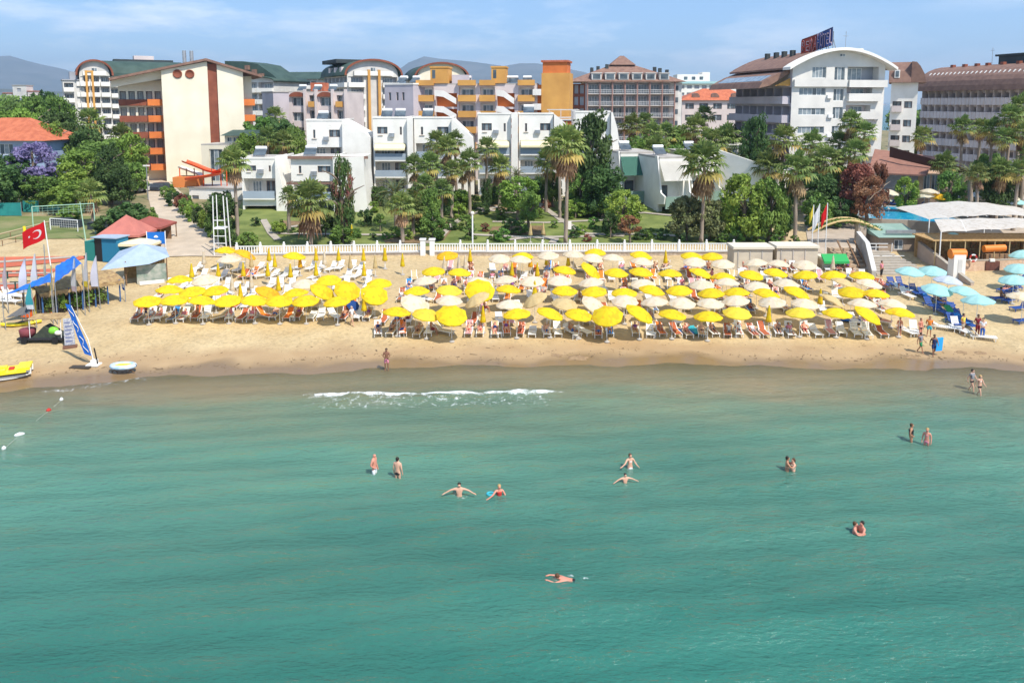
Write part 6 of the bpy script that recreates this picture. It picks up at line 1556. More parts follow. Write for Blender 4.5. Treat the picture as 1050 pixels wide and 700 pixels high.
addz(*A_, 'amber', [(450, 38)], tilt=(.1, .45)); addz(*A_, 'amber', [(545, 193)], tilt=(.05, .4)); addz(*A_, 'yellow', [(770, 187)], tilt=(.25, .5)); addz(*A_, 'yellow', [(873, 183)], tilt=(.6, .05), s=1.03); addz(*A_, 'yellow', [(985, 200)], tilt=(.6, -.08), s=1.05)
addz(*A_, 'white', [(383, 58), (283, 142), (695, 160)], s=1.05)
addz(*A_, 'yellow', [(228, 112), (338, 110), (442, 107), (543, 107), (548, 45), (572, 70), (637, 112), (743, 45), (743, 105), (836, 45), (940, 45), (942, 107), (1027, 45), (430, 198), (587, 165), (942, 245)], True)
addz(*A_, 'amber', [(677, 72)], True)
addz(*A_, 'white', [(278, 60), (475, 155), (778, 60), (395, 165)], True); addz(*A_, 'beige', [(475, 70), (885, 75), (988, 75)], True)
addz(*B_, 'yellow', [(220, 107), (328, 113), (150, 188), (530, 182), (68, 275), (565, 282), (823, 285), (763, 103), (977, 113), (763, 187), (885, 190), (1010, 195), (890, 30), (590, 45)])
addz(*B_, 'amber', [(277, 42)]); addz(*B_, 'pale', [(190, 285), (285, 185)]); addz(*B_, 'yellow', [(412, 183)], tilt=(.6, 0), s=1.15); addz(*B_, 'yellow', [(295, 285), (940, 288)], tilt=(.42, -.15), s=1.1)
addz(*B_, 'yellow', [(872, 103)], tilt=(.35, .6)); addz(*B_, 'yellow', [(703, 280)], tilt=(.1, .3))
addz(*B_, 'white', [(183, 147), (285, 228), (410, 150), (515, 143), (628, 147), (743, 145), (872, 153), (495, 55), (580, 60), (695, 42), (800, 38), (882, 53), (963, 53), (535, 245)])
addz(*B_, 'white', [(145, 240)], tilt=(.45, .15), s=1.12); addz(*B_, 'white', [(887, 245)], tilt=(.4, .4), s=1.05); addz(*B_, 'beige', [(640, 222), (400, 222)], tilt=(.1, -.5)); addz(*B_, 'beige', [(765, 240)], tilt=(.2, 0))
addz(*B_, 'yellow', [(92, 68), (20, 45), (372, 48), (545, 105), (650, 108), (425, 292), (690, 62), (778, 66), (640, 185)], True); addz(*B_, 'amber', [(622, 70)], True); addz(*B_, 'white', [(265, 85), (325, 82), (352, 80)], True)
addz(*C_, 'yellow', [(70, 42), (70, 110), (190, 117), (408, 130), (527, 123), (627, 113), (750, 122), (865, 123), (985, 125), (115, 185), (228, 185), (360, 197), (465, 193), (590, 198), (942, 192), (1040, 200), (200, 285), (348, 292), (882, 280), (280, 45), (362, 47)])
addz(*C_, 'pale', [(468, 278), (730, 278)]); addz(*C_, 'yellow', [(65, 280)], tilt=(.3, .4), s=1.08); addz(*C_, 'yellow', [(1010, 285)], tilt=(.3, .42)); addz(*C_, 'yellow', [(318, 115), (715, 193)], tilt=(.2, .25))
addz(*C_, 'white', [(75, 68), (292, 68), (410, 77), (545, 72), (638, 77), (747, 80), (80, 160), (322, 163), (425, 153), (550, 170), (672, 158), (1015, 158), (125, 232), (240, 237), (357, 240), (462, 228), (613, 235), (748, 240), (985, 240), (3, 228)])
addz(*C_, 'beige', [(910, 157)], tilt=(.1, .35)); addz(*C_, 'beige', [(862, 230)], tilt=(.2, .5)); addz(*C_, 'yellow', [(172, 55), (600, 290), (813, 220)], True); addz(*C_, 'white', [(865, 80)], True)
addz(0, 0, 1, 'white', [(915, 310)]); addz(0, 0, 1, 'yellow', [(923, 319)]); addz(0, 0, 1, 'navy', [(362, 311)], tilt=(.7, .2), s=.5)
# closed cream parasols in the garden
GARD = [(361, 243), (544, 242), (557, 241)]
cat_rows = [(312.5, 'front'), (303, 'second'), (293, 'third'), (283.5, 'fourth'), (274, 'fifth'), (266, 'sixth'), (0, 'back')]
def rown(y):
    for a, n_ in cat_rows:
        if y >= a: return n_
cw_ = {'yellow': 'bright yellow', 'white': 'cream-white', 'beige': 'sandy beige', 'amber': 'amber-orange', 'pale': 'pale yellow', 'turquoise': 'pale turquoise', 'lilac': 'lilac-blue', 'navy': 'small navy'}
cnt = {}
for (px, py, col, closed, tilt, s) in sorted(U, key=lambda u: u[0]):
    blk = 'left' if px < 392 else 'right'; key = (rown(py), blk, col, closed); cnt[key] = cnt.get(key, 0)+1
    st = 'furled' if closed else ('strongly tilted' if max(abs(tilt[0]), abs(tilt[1])) > .29 else 'open')
    lb = f"{st} {cw_[col]} parasol, {ordw(cnt[key])} {'furled' if closed else 'open'} one of that colour from left, {key[0]} row, {blk} block"
    if len(lb.split()) > 16: lb = f"{cw_[col]} parasol, {'furled' if closed else 'open'}, {ordw(cnt[key])} such from left, {key[0]} row of {blk} block"
    p = gpx(px, py, 1.6 if closed else 2.1*s+.15)
    parasol(lb, p, col, closed, tilt, s, 'parasols on the beach')
for i, (px, py) in enumerate(GARD): parasol(['furled pale yellow parasol on the left lawn behind the balustrade', 'furled cream parasol in the middle garden, left of two', 'furled cream parasol in the middle garden, right of two'][i], ground(px, py+7), 'beige' if i else 'yellow', True, group='furled parasols in the garden')
TU = [(932.8, 278.5, 'turquoise'), (956, 278, 'turquoise'), (972, 288, 'lilac'), (960.7, 297, 'turquoise'), (989, 299, 'turquoise'), (1002.7, 308, 'turquoise'), (978, 241, 'turquoise'), (1049, 261, 'turquoise'), (1045, 275.6, 'turquoise'), (1039.5, 287, 'turquoise'), (1049, 305, 'white')]
tl = ['leftmost turquoise parasol below the stone steps', 'turquoise parasol below the steps, second from the left', 'lilac-blue parasol at the foot of the ramp', 'turquoise parasol above the blue loungers, left', 'turquoise parasol at the end of the ramp', 'turquoise parasol nearest the water at right', 'turquoise parasol up on the bar terrace', 'turquoise parasol at the right edge by the brick wall', 'turquoise parasol at the right edge, second from the top', 'turquoise parasol over blue loungers at the right edge', 'white parasol cut by the right edge of the beach']
for (px, py, c_), lb in zip(TU, tl): parasol(lb, gpx(px, py, 2.3 if py > 250 else 2.5), c_, False, (0, 0), 1.1, 'turquoise parasols at the right')

# --- loungers
PLAST = mat('white_lounger_plastic', (.78, .77, .74), (.70, .69, .66), 2, .45); BPLAST = mat('blue_lounger_cloth', (.02, .06, .25), (.03, .09, .32), 3, .7)
def lounger_meshes(pl, ang):
    f = MB(); f.box(-.33, -1.0, .27, -.28, .95, .33); f.box(.28, -1.0, .27, .33, .95, .33)
    for i in range(9): y = -.98+i*.148; f.box(-.279, y, .29, .279, y+.11, .32)
    f.box(-.279, .88, .275, .279, .949, .325)
    b = MB(); L_ = .78
    ca, sa = math.cos(ang), math.sin(ang)
    for x in (-.30, .25): b.beam((x+.025, .34, .34), (x+.025, .34+L_*ca, .34+L_*sa), .05, .04)
    for i in range(5):
        t0 = .05+i*.15; b.beam((0, .34+t0*ca, .345+t0*sa), (0, .34+(t0+.11)*ca, .345+(t0+.11)*sa), .50, .02)
    l = MB(); l.beam((0, 0, 0), (0, 0, .28), .05, .05)
    return f.mesh('frame', pl), b.mesh('backrest', pl), l.mesh('leg', pl)
LM = {(c_, k): lounger_meshes(m_, R(a)) for c_, m_ in (('white', PLAST), ('blue', BPLAST)) for k, a in enumerate((28, 48, 62, 8))}
def lounger(label, p, rz, col='white', k=0, group='sun loungers on the sand'):
    r = thing('sun_lounger', label, 'sun lounger', p, rz, group); f, b, l = LM[(col, k)]
    link('frame', f, r); link('backrest', b, r)
    for x, y in ((-.3, -.85), (.3, -.85), (-.3, .75), (.3, .75)): link('leg', l, r, (x, y, 0))
    return r
TOW = {n: mat('towel_'+n, c, tuple(v*.75 for v in lin(c)), 9, .95) for n, c in dict(orange=(.80, .20, .03), white=(.75, .73, .70), blue=(.05, .25, .60), green=(.05, .28, .10), rust=(.45, .12, .05), beige=(.60, .45, .25), pink=(.70, .35, .35), grey=(.35, .32, .30)).items()}
def towel_mesh(m, ang, seed):
    mb = MB(); r_ = random.Random(seed); ca, sa = math.cos(ang), math.sin(ang); pts = [(-1.02, .345), (-.5, .35), (0, .35), (.34, .365), (.34+.4*ca, .375+.4*sa), (.34+.80*ca, .385+.80*sa), (.34+.86*ca, .30+.80*sa)]
    vs = []; n = 6
    for y, z in pts:
        for i in range(n+1): x = -.31+.62*i/n; vs.append((x, y, z+.012*math.sin(i*2+y*5)+(-.06 if i in (0, n) else 0)))
    mb.add(vs, [(j*(n+1)+i, j*(n+1)+i+1, (j+1)*(n+1)+i+1, (j+1)*(n+1)+i) for j in range(len(pts)-1) for i in range(n)], 0, True); return mb.mesh('towel', m)
TWM = {}
def towel(lb, p, rz, c_, k, grp='towels spread on loungers'):
    if (c_, k) not in TWM: TWM[(c_, k)] = towel_mesh(TOW[c_], R((28, 48, 62, 8)[k]), k)
    o = link('towel', TWM[(c_, k)], None, p+Vector((0, 0, 0)), rz); return tag(o, lb, 'towel', grp)
WEARS = [((('trunks', 'black'),), 'black trunks', False), ((('shorts', 'blue'),), 'blue shorts', False), ((('bikini_top', 'red'), ('trunks', 'red')), 'red bikini', True), ((('swimsuit', 'navy'),), 'navy swimsuit', True), ((('shorts', 'darkred'),), 'dark red shorts', False),
         ((('bikini_top', 'black'), ('trunks', 'black')), 'black bikini', True), ((('shirt', 'white'), ('shorts', 'grey')), 'white shirt', False), ((('shirt', 'pink'), ('shorts', 'white')), 'pink shirt', True), ((('swimsuit', 'purple'),), 'purple swimsuit', True), ((('trunks', 'navy'),), 'navy trunks', False)]
rowsL = [(324.5, 'front', 142, 386, 11.8), (313.5, 'second', 158, 384, 12.0), (303, 'third', 164, 386, 11.8), (294, 'fourth', 176, 382, 11.2), (283.5, 'fifth', 196, 384, 10.6), (275.5, 'sixth', 204, 380, 10.4)]
rowsR = [(340.5, 'front', 388, 908, 13.2), (328.5, 'second', 394, 912, 13.0), (316.5, 'third', 408, 916, 12.4), (305.5, 'fourth', 412, 918, 12.0), (295, 'fifth', 420, 912, 11.6), (285.5, 'sixth', 426, 895, 11.2), (276, 'back', 440, 870, 11.0)]
rnd = random.Random(33); nL = 0; LL = []
for blk, rows, keep in (('left', rowsL, .84), ('right', rowsR, .79)):
    for (py, rn, x0, x1, st) in rows:
        x = x0; i = 0; kp = keep*(1.0 if rn in ('front', 'sixth', 'fifth') else .92)
        while x <= x1:
            i += 1; jit = (-1.2 if i % 2 else 1.2)
            kk = min(1, kp+ (.14 if rn == 'front' else 0))
            if rnd.random() < kk: LL.append((x+jit*.7+rnd.uniform(-.6, .6), py+rnd.uniform(-1.1, 1.1), rn, blk))
            x += st
LL = LL[:]
while len(LL) > 282:
    c_ = [q for q in LL if q[2] in ('third', 'fourth', 'second') and q[3] == 'right']; LL.remove(rnd.choice(c_))
cntl = {}; cntp = {}; cntt = {}; np_ = 0
for (px, py, rn, blk) in sorted(LL, key=lambda q: q[0]):
    p = gpx(px, py, .2); key = (rn, blk); cntl[key] = cntl.get(key, 0)+1; k = rnd.choice((0, 0, 1, 1, 2, 3)); rz = R(rnd.uniform(-9, 9)-(px-525)*.02)
    if rn == 'sixth' and blk == 'left' or (rn == 'fifth' and blk == 'left'): rz -= R(14); k = rnd.choice((0, 1))
    if rnd.random() < .06: rz += R(rnd.choice((-40, 35, 60)))
    lounger(f"white sun lounger, {ordw(cntl[key])} from the left in the {rn} lounger row of the {blk} block", p, rz, 'white', k)
    occ = rnd.random(); dens = .85 if (blk == 'right' or rn in ('front', 'second')) else .10
    if rn in ('sixth', 'fifth') and blk == 'left' and px > 330: dens = .2
    if occ < dens:
        if rnd.random() < .72:
            w_, wn, fem = rnd.choice(WEARS); hr = rnd.choice(('dark', 'brown', 'blond', 'grey', 'dark')); sk = rnd.choice((0, 1, 1, 2, 2, 3)); ps = rnd.choice(('recline', 'recline', 'recline_knee', 'sit'))
            kk = (rn, blk, wn); cntp[kk] = cntp.get(kk, 0)+1
            off = Vector((0, 0, -.04))
            if ps == 'sit': off = Vector((math.cos(rz)*.12, math.sin(rz)*.12, -.10)); 
            rz2 = rz+(R(rnd.choice((85, -85, 0))) if ps == 'sit' else 0)
            person(f"sunbather in {wn}, {ordw(cntp[kk])} so dressed from the left, {rn} row of {blk} block", p+off, rz2, ps, sk, w_, hr, fem, rnd.uniform(.94, 1.04), False, 'sunbathers on the loungers', fem)
        if rnd.random() < .74:
            tc_ = rnd.choice(('orange', 'orange', 'rust', 'rust', 'beige', 'beige', 'blue', 'beige', 'pink', 'white', 'rust', 'grey')); kk = (rn, blk, tc_); cntt[kk] = cntt.get(kk, 0)+1
            towel(f"{tc_} towel on a lounger, {ordw(cntt[kk])} {tc_} one from the left, {rn} row of {blk} block", p, rz, tc_, k)
# blue lounge beds at right
bl = [(902, 291, 20), (915, 291, -10), (925, 293, 10), (938, 300, 0), (948, 304, 5), (962, 309, -8), (970, 311, 10), (955, 314, 0), (966, 320, 6), (977, 318, -10), (986, 328, 5), (978, 331, 0), (993, 333, 8), (1030, 297, -60), (1040, 296, -60), (1026, 306, -70), (1036, 308, -65), (1046, 316, -70), (1048, 289, -60), (1050, 329, -70)]
for i, (px, py, a) in enumerate(sorted(bl)):
    lounger(f"dark blue sun lounger at the right, {ordw(i+1)} blue one from the left", gpx(px, py, .2), R(a+rnd.uniform(-8, 8)), 'blue', rnd.choice((0, 1, 2)), 'blue sun loungers at the right')
for i, (px, py, a, c_) in enumerate([(925, 297, 20, 'white'), (930, 303, 10, 'white'), (982, 336, 0, 'white'), (985, 339, 10, 'white'), (967, 336, 60, 'beige'), (1008, 346, 70, 'white'), (938, 340, -10, 'white'), (930, 340, 12, 'white')]):
    q = gpx(px, py, .2); lounger(['white lounger in front of the blue ones, leftmost', 'white lounger in front of the blue ones, second', 'white lounger by the person in yellow', 'white lounger right of the person in yellow', 'low beige-towelled lounger alone on the sand', 'white lounger turned sideways at the group of three', 'white lounger behind the woman in red top', 'white lounger beside the woman in black bikini'][i], q, R(a), 'white', i % 4)
for i, (px, py, c_) in enumerate([(949, 304, 'blue'), (977, 322, 'green'), (986, 330, 'blue')]): towel(['blue towel over a blue lounger at the right', 'green towel over a blue lounger at the right', 'blue towel on the last lounger before the group'][i], gpx(px, py, .2), 0, c_, 0)
for i, (px, py, ps, w_, wn) in enumerate([(963, 309, 'recline', 0, 'black trunks'), (1026, 306, 'sit', 9, 'navy trunks'), (1033, 297, 'recline', 5, 'black bikini'), (925, 299, 'recline', 2, 'red bikini')]):
    person(f"person in {WEARS[w_][1]} {'sitting up' if ps == 'sit' else 'lying'} on a {'white' if i == 3 else 'blue'} lounger at the right", gpx(px, py, .2)+Vector((0, 0, -.05)), R((0, 60, -60, 10)[i]), ps, (1, 3, 2, 2)[i], WEARS[w_][0], 'dark', WEARS[w_][2], 1, False, None, WEARS[w_][2])
# small side tables
ST = MB(); ST.box(-.22, -.22, .40, .22, .22, .44)
for x in (-.19, .15):
    for y in (-.19, .15): ST.box(x, y, 0, x+.04, y+.04, .40)
STM = ST.mesh('side_table', PLAST); k = 0
for (px, py) in sorted([(412, 343), (421, 338), (563, 330), (576, 320), (629, 322), (641, 318), (694, 333), (757, 342), (765, 300), (478, 300), (540, 280), (846, 302), (805, 340), (891, 300), (832, 276), (600, 300), (670, 344), (722, 343), (188, 326), (262, 324), (300, 327), (232, 305), (370, 326), (512, 344), (590, 346)]):
    k += 1; o = link('side_table', STM, None, ground(px, py+2), rnd.uniform(-.4, .4)); tag(o, f"small white plastic side table, {ordw(k)} from the left of those among the loungers", 'side table', 'side tables among the loungers')
# bright things lying about
def cushion(lb, px, py, c_, sx_=.6, sy_=.9, sz_=.16, nm='bag', cat='bag'):
    mb = MB(); mb.ell((0, 0, sz_), (sx_, sy_, sz_), 14, 8); o = mb.build(nm, CL[c_], None, ground(px, py)); tag(o, lb, cat)
def airbed(lb, px, py, c_, rz=0):
    mb = MB()
    for i in range(5): mb.tube([(-.32+i*.16, -.85, .12), (-.32+i*.16, .85, .12)], .085, 8)
    mb.tube([(-.36, .8, .16), (.36, .8, .16)], .13, 8); o = mb.build('air_mattress', CL[c_], None, ground(px, py)+Vector((0, 0, .02)), R(rz)); tag(o, lb, 'air mattress')
airbed('blue air mattress lying before the front loungers, left one', 703, 341, 'blue', 70); airbed('bright blue air mattress propped by the front row centre', 712, 340, 'turquoise', 15); airbed('blue air mattress near the front row at right', 874, 330, 'blue', 60)
mb = MB(); mb.ell((0, 0, .2), (.2, .2, .2), 12, 8); tag(mb.build('beach_ball', CL['yellow'], None, ground(694, 344)), 'yellow beach ball beside the blue air mattress', 'ball')
# ------------------------------------------------------------------ balustrade, retaining wall, kiosks
FEN = mat('white_painted_balustrade', (.80, .80, .78), (.72, .72, .70), 2, .7)
def fence_between(lb, pa, pb, n_post, extra=''):
    a = ground(*pa); b_ = ground(*pb); L_ = math.hypot(b_.x-a.x, b_.y-a.y); rz = math.atan2(b_.y-a.y, b_.x-a.x); zb = 2.75
    r = thing('balustrade', lb, 'balustrade', (a.x, a.y, zb), rz, 'white balustrades behind the beach')
    m_ = MB(); m_.box(0, -.06, .92, L_, .06, 1.02); m_.box(0, -.05, .12, L_, .05, .20); m_.build('rail', FEN, r)
    m_ = MB(); n = int(L_/.30)
    for i in range(n): m_.box(.1+i*.30, -.03, .20, .22+i*.30, .03, .92)
    m_.build('pickets', FEN, r)
    for i in range(n_post):
        x = L_*i/(n_post-1); m_ = MB(); m_.box(x-.13, -.13, -.3, x+.13, .13, 1.22); m_.ell((x, 0, 1.34), (.12, .12, .12), 8, 6); m_.build('post', FEN, r)
    w_ = thing('retaining_wall', extra, 'wall', (a.x, a.y-.05, 0), rz)
    m_ = MB(); m_.box(0, -.25, 1.2, L_, .12, 2.75); m_.build('stonework', STONE, w_)
    m_ = MB(); m_.box(-.02, -.32, 2.752, L_+.02, .19, 2.86); m_.build('coping', CONC, w_)
fence_between('white balustrade behind the left parasol block', (243, 260), (434, 260.5), 9, 'rough stone retaining wall under the left balustrade')
fence_between('white balustrade behind the right parasol block, right of the garden gate', (444, 260.5), (752, 260), 12, 'rough stone retaining wall under the right balustrade')
m_ = MB()
for px in (434, 443.5):
    g_ = ground(px, 260.5); o = MB(); o.box(-.28, -.28, -.8, .28, .28, 1.7); o.box(-.36, -.36, 1.702, .36, .36, 1.85); r = thing('gate_pier', 'white gate pier at the end of the '+('left' if px < 440 else 'right')+' balustrade', 'pier', g_+Vector((0, -.2, 0))); o.build('shaft', FEN, r)
# canvas changing cabins
def cabin(lb, px0, px1, base, top, mt, nm='canvas_cabin', cat='cabin', depth=2.5, stripes=True):
    a = ground(px0, base); b_ = ground(px1, base); w_ = b_.x-a.x; h = zat(top, a.y)-a.z
    r = thing(nm, lb, cat, a); m_ = MB(); m_.box(0, 0, 0, w_, depth, h-.25); m_.build('canvas_wall', mt, r)
    m_ = MB(); m_.prism([(-.15, h-.248), (w_+.15, h-.248), (w_+.1, h), (-.1, h)], -.2, depth+.1, 'y'); m_.build('roof', mat('pale_canvas_roof', (.66, .60, .48), None), r)
    if stripes:
        for i in range(int(w_/1.3)): m_ = MB(); m_.box(.4+i*1.3, -.05, 0, .5+i*1.3, -.003, h-.25); m_.build('seam_pole', CONC, r)
    return r
CANV = mat('beige_canvas', (.56, .49, .38), (.48, .42, .33), 1.2, .9, .3, 3)
cabin('beige canvas cabin at the right end of the balustrade', 752, 792, 277, 253, CANV)
cabin('longer beige canvas cabin right of the other one', 796, 838, 276, 252, CANV)
c_ = cabin('low kiosk with bright green awning beside the canvas cabins', 843, 865, 276, 264, CANV, 'kiosk', 'kiosk', 2.0, False)
m_ = MB(); w0 = ground(865, 276).x-ground(843, 276).x; hh = zat(263, ground(843, 276).y)-ground(843, 276).z; m_.prism([(0, hh+.3), (-1.0, hh-.35), (-1.0, hh-.6), (0, hh+.1)], -.2, w0+.2, 'x'); m_.build('awning', mat('bright_green_awning', (.03, .33, .09), None), c_)
# wooden deck steps between kiosk and white sloping wall
d0 = ground(868, 279); d1 = ground(893, 279); r = thing('wooden_deck', 'sun-bleached wooden steps and pallets right of the green kiosk', 'deck', d0)
for i in range(6): m_ = MB(); m_.box(0, i*.9, 0, (d1.x-d0.x), i*.9+.88, .3+i*.28); m_.build('step', mat('bleached_boards', (.48, .36, .24), (.36, .26, .17), 2, .9, .4), r)
for x in (.5, 1.6, 2.4): m_ = MB(); m_.beam((x, .6, .5), (x+.25, 4.5, 2.6), .14, .14); m_.build('plank', WOOD, r)
# sloping white wall + wide stone steps + terrace walls
a = ground(896, 284); r = thing('sloping_wall', 'white-capped grey wall sloping down to the beach beside the stone steps', 'wall', a, R(-12))
m_ = MB(); m_.prism([(0, -.5), (8, -.5), (8, 3.4), (3.5, 2.9), (0, .6)], -.2, .2, 'x'); m_.build('masonry', CONC, r); m_ = MB(); m_.prism([(0, .603), (3.5, 2.903), (8, 3.403), (8, 3.52), (3.5, 3.05), (0, .75)], -.23, .23, 'x'); m_.build('coping', WHITE2, r)
a = ground(899, 282); b_ = ground(962, 282); r = thing('stone_steps', 'wide pale stone steps leading up from the turquoise parasols', 'steps', a); W_ = (b_.x-a.x)*.92
for i in range(9): m_ = MB(); m_.box(0+i*.03, i*.62, -.4, W_-i*.28, i*.62+.62, .17+i*.17); m_.build('step', PAVE, r)
m_ = MB()
for k_ in (.35, 1.5, 2.6): m_.beam((k_*1.2+.3, 3.4, 1.4), (k_*1.2+1.4, 3.4, 1.4), .05)
for z_ in (1.95, 2.35): m_.beam((.6, 5.6, z_), (W_*.62, 5.6, z_), .06)
for x in (.6, 2.4, 4.2): m_.beam((x, 5.6, 1.4), (x, 5.6, 2.4), .06)
m_.build('handrail', WMETAL, r)
a = ground(997, 293); c2 = ground(940, 262); r = thing('ramp_wall', 'long pale ramp wall running diagonally down to the sand', 'wall', a); dx, dy = c2.x-a.x, c2.y-a.y; L_ = math.hypot(dx, dy); r.rotation_euler = (0, 0, math.atan2(dy, dx))
m_ = MB(); m_.prism([(0, -.4), (L_, -.4), (L_, 2.6), (0, .25)], -.15, .15, 'y'); m_.build('masonry', mat('pinkish_plaster', (.52, .40, .31), (.44, .34, .27), .8, .9), r); m_ = MB(); m_.prism([(0, .253), (L_, 2.603), (L_, 2.72), (0, .37)], -.2, .2, 'y'); m_.build('coping', PAVE, r)
a = ground(975, 279); b_ = ground(1100, 274); r = thing('brick_wall', 'low sandy brick wall below the straw-screened bar', 'wall', a, math.atan2(b_.y-a.y, b_.x-a.x))
BR = mat('sandy_brick', (.50, .33, .22), (.60, .43, .30), 3, .9, .5, 8); L_ = math.hypot(b_.x-a.x, b_.y-a.y); m_ = MB(); m_.box(0, 0, -.3, L_, .3, 1.15); m_.build('brickwork', BR, r); m_ = MB(); m_.box(0, -.04, 1.152, L_, .34, 1.24); m_.build('coping', PAVE, r)
bar_y = a.y
# lifeguard hut and orange-roofed stall, life ring
def hut(lb, px0, px1, base, top, wallm, roofm, nm, cat):
    a = ground(px0, base); b_ = ground(px1, base); w_ = b_.x-a.x; h = zat(top, a.y)-a.z; r = thing(nm, lb, cat, a)
    m_ = MB(); m_.box(0, 0, 0, w_, w_*.9, h-.35); m_.build('wall', wallm, r); m_ = MB(); m_.box(w_*.35, -.03, .05, w_*.7, -.003, h*.72); m_.build('door', WHITE2, r)
    m_ = MB(); m_.tube([(-.15, w_*.45, h-.33), (w_+.15, w_*.45, h-.33)], w_*.42, 14); m_.build('roof', roofm, r); return r
OR = mat('orange_roof_sheet', (.80, .24, .03), (.68, .19, .03), 1, .5)
hut('white cabin with rounded orange roof beside the diagonal ramp wall', 977, 989, 287, 258, WHITE, OR, 'lifeguard_cabin', 'cabin')
a = ground(1008, 277); b_ = ground(1027, 277); w_ = b_.x-a.x; r = thing('snack_stall', 'open stall under an orange roof roll against the brick wall', 'stall', a)
m_ = MB(); m_.box(.1, -.3, 0, w_*.85, .5, 1.0); m_.build('counter', mat('dark_wood_counter', (.16, .06, .04), (.10, .04, .03), 3, .7), r); m_ = MB(); m_.tube([(-.1, 0, 2.35), (w_+.3, 0, 2.45)], .38, 12); m_.build('roof', OR, r)
for x in (0, w_): m_ = MB(); m_.beam((x, .3, 0), (x, .3, 2.3), .08); m_.build('post', WOOD, r)
m_ = MB(); m_.box(.5, -.36, 1.002, 1.0, -.05, 1.3); m_.build('box', WHITE, r)
m_ = MB(); n = 18
for i in range(n):
    a0, a1 = 2*math.pi*i/n, 2*math.pi*(i+1)/n; m_.tube([(.36*math.cos(a0), 0, .36*math.sin(a0)), (.36*math.cos(a1), 0, .36*math.sin(a1))], .09, 8, 0 if (i//3) % 2 else 1, False)
g_ = ground(996, 279); o = m_.build('life_ring', [CL['white'], CL['red']], None, (g_.x, g_.y-.15, g_.z+1.55)); tag(o, 'red and white life ring hanging above the brick wall', 'life ring')
# bamboo bar
y0 = bar_y+2.2
XA, XB = xat(956, y0, 4), xat(1110, y0, 4); r = thing('straw_bar', 'long open bar with straw screens and slim posts beneath the white canopy', 'bar', (XA, y0, gz(XA, y0)+.3)); W_ = XB-XA
m_ = MB(); m_.box(0, 3.6, 0, W_, 3.8, 2.8); m_.build('back_screen', BAMBOO, r)
m_ = MB(); m_.box(W_*.36, -.1, 0, W_, .4, 1.1); m_.build('counter', mat('bar_counter_wood', (.36, .22, .12), (.24, .14, .08), 2, .8), r)
m_ = MB(); m_.box(-.3, -.5, 2.6, W_, 3.9, 2.72); m_.build('roof', BAMBOO, r)
for i in range(11): m_ = MB(); m_.tube([(.1+i*W_/10.2, -.4, -.3), (.1+i*W_/10.2, -.4, 2.6)], .06, 8); m_.build('post', mat('bamboo_post', (.55, .42, .22), None), r)
for i in range(7): m_ = MB(); x = 1+i*2.1; m_.box(x, .9, 0, x+.9, 1.7, .75); m_.box(x+.1, 2.0, 0, x+.5, 2.4, 1.1); m_.build('table_set', WOOD, r)
for i in range(5): m_ = MB(); x = W_*.38+i*1.9; m_.box(x, 3.4, 1.1, x+1.3, 3.57, 2.3); m_.build('bar_shelf', mat('shelf_goods', (.45, .16, .06), (.08, .12, .05), 7, .8), r)
# white stretched canopy: lower strip and larger curved sail behind
SAIL = fabric('canopy_cloth', (.66, .62, .56), (.58, .53, .46), .3)
def sail(lb, quad, rise, posts, nu=18, nv=10):
    """quad: four world points"""
    c = [Vector(q) for q in quad]; m_ = MB(); vs = []; o0 = c[0]
    for j in range(nv+1):
        for i in range(nu+1):
            u, v = i/nu, j/nv; p = c[0]*(1-u)*(1-v)+c[1]*u*(1-v)+c[2]*u*v+c[3]*(1-u)*v
            p = p+Vector((0, 0, rise*math.sin(math.pi*u)*(.4+.6*v)+.06*math.sin(u*nu*1.57))); vs.append(p-o0)
    m_.add(vs, [(j*(nu+1)+i, j*(nu+1)+i+1, (j+1)*(nu+1)+i+1, (j+1)*(nu+1)+i) for j in range(nv) for i in range(nu)], 0, True)
    r = thing('shade_canopy', lb, 'canopy', o0, 0, 'white canopies at the pool bar'); m_.build('cloth', SAIL, r)
    for q in posts:
        q = Vector(q); g0 = gz(q.x, q.y); k_ = MB(); k_.tube([(q.x-o0.x, q.y-o0.y, g0-o0.z), (q.x-o0.x, q.y-o0.y, q.z-o0.z)], .07, 8); k_.build('post', WMETAL, r)
    for i in range(1, 6):
        k_ = MB(); u = i/6
        pts = []
        for v in (0, .5, 1.0): p = c[0]*(1-u)*(1-v)+c[1]*u*(1-v)+c[2]*u*v+c[3]*(1-u)*v; pts.append(p+Vector((0, 0, rise*math.sin(math.pi*u)*(.4+.6*v)-.10))-o0)
        k_.tube(pts, .05, 6); k_.build('batten', WMETAL, r)
q1 = [at(965, 238, y0-.5), at(1120, 232, y0-.5), at(1120, 227, y0+3.5), at(958, 225, y0+3.5)]
sail('long narrow white canopy strip in front of the pool bar', q1, .25, q1[:2])
q2 = [at(950, 222, y0+4.2), at(1085, 232, y0+6), at(1060, 206, y0+16), at(915, 207, y0+13)]
q2 = [at(953, 225, y0+4.2), at(1070, 222, y0+5.5), at(1046, 213, y0+14), at(918, 213, y0+13)]
sail('large curved white canopy stretching above the pool bar', q2, .8, [q2[0], q2[1], at(1010, 224, y0+4.8)])
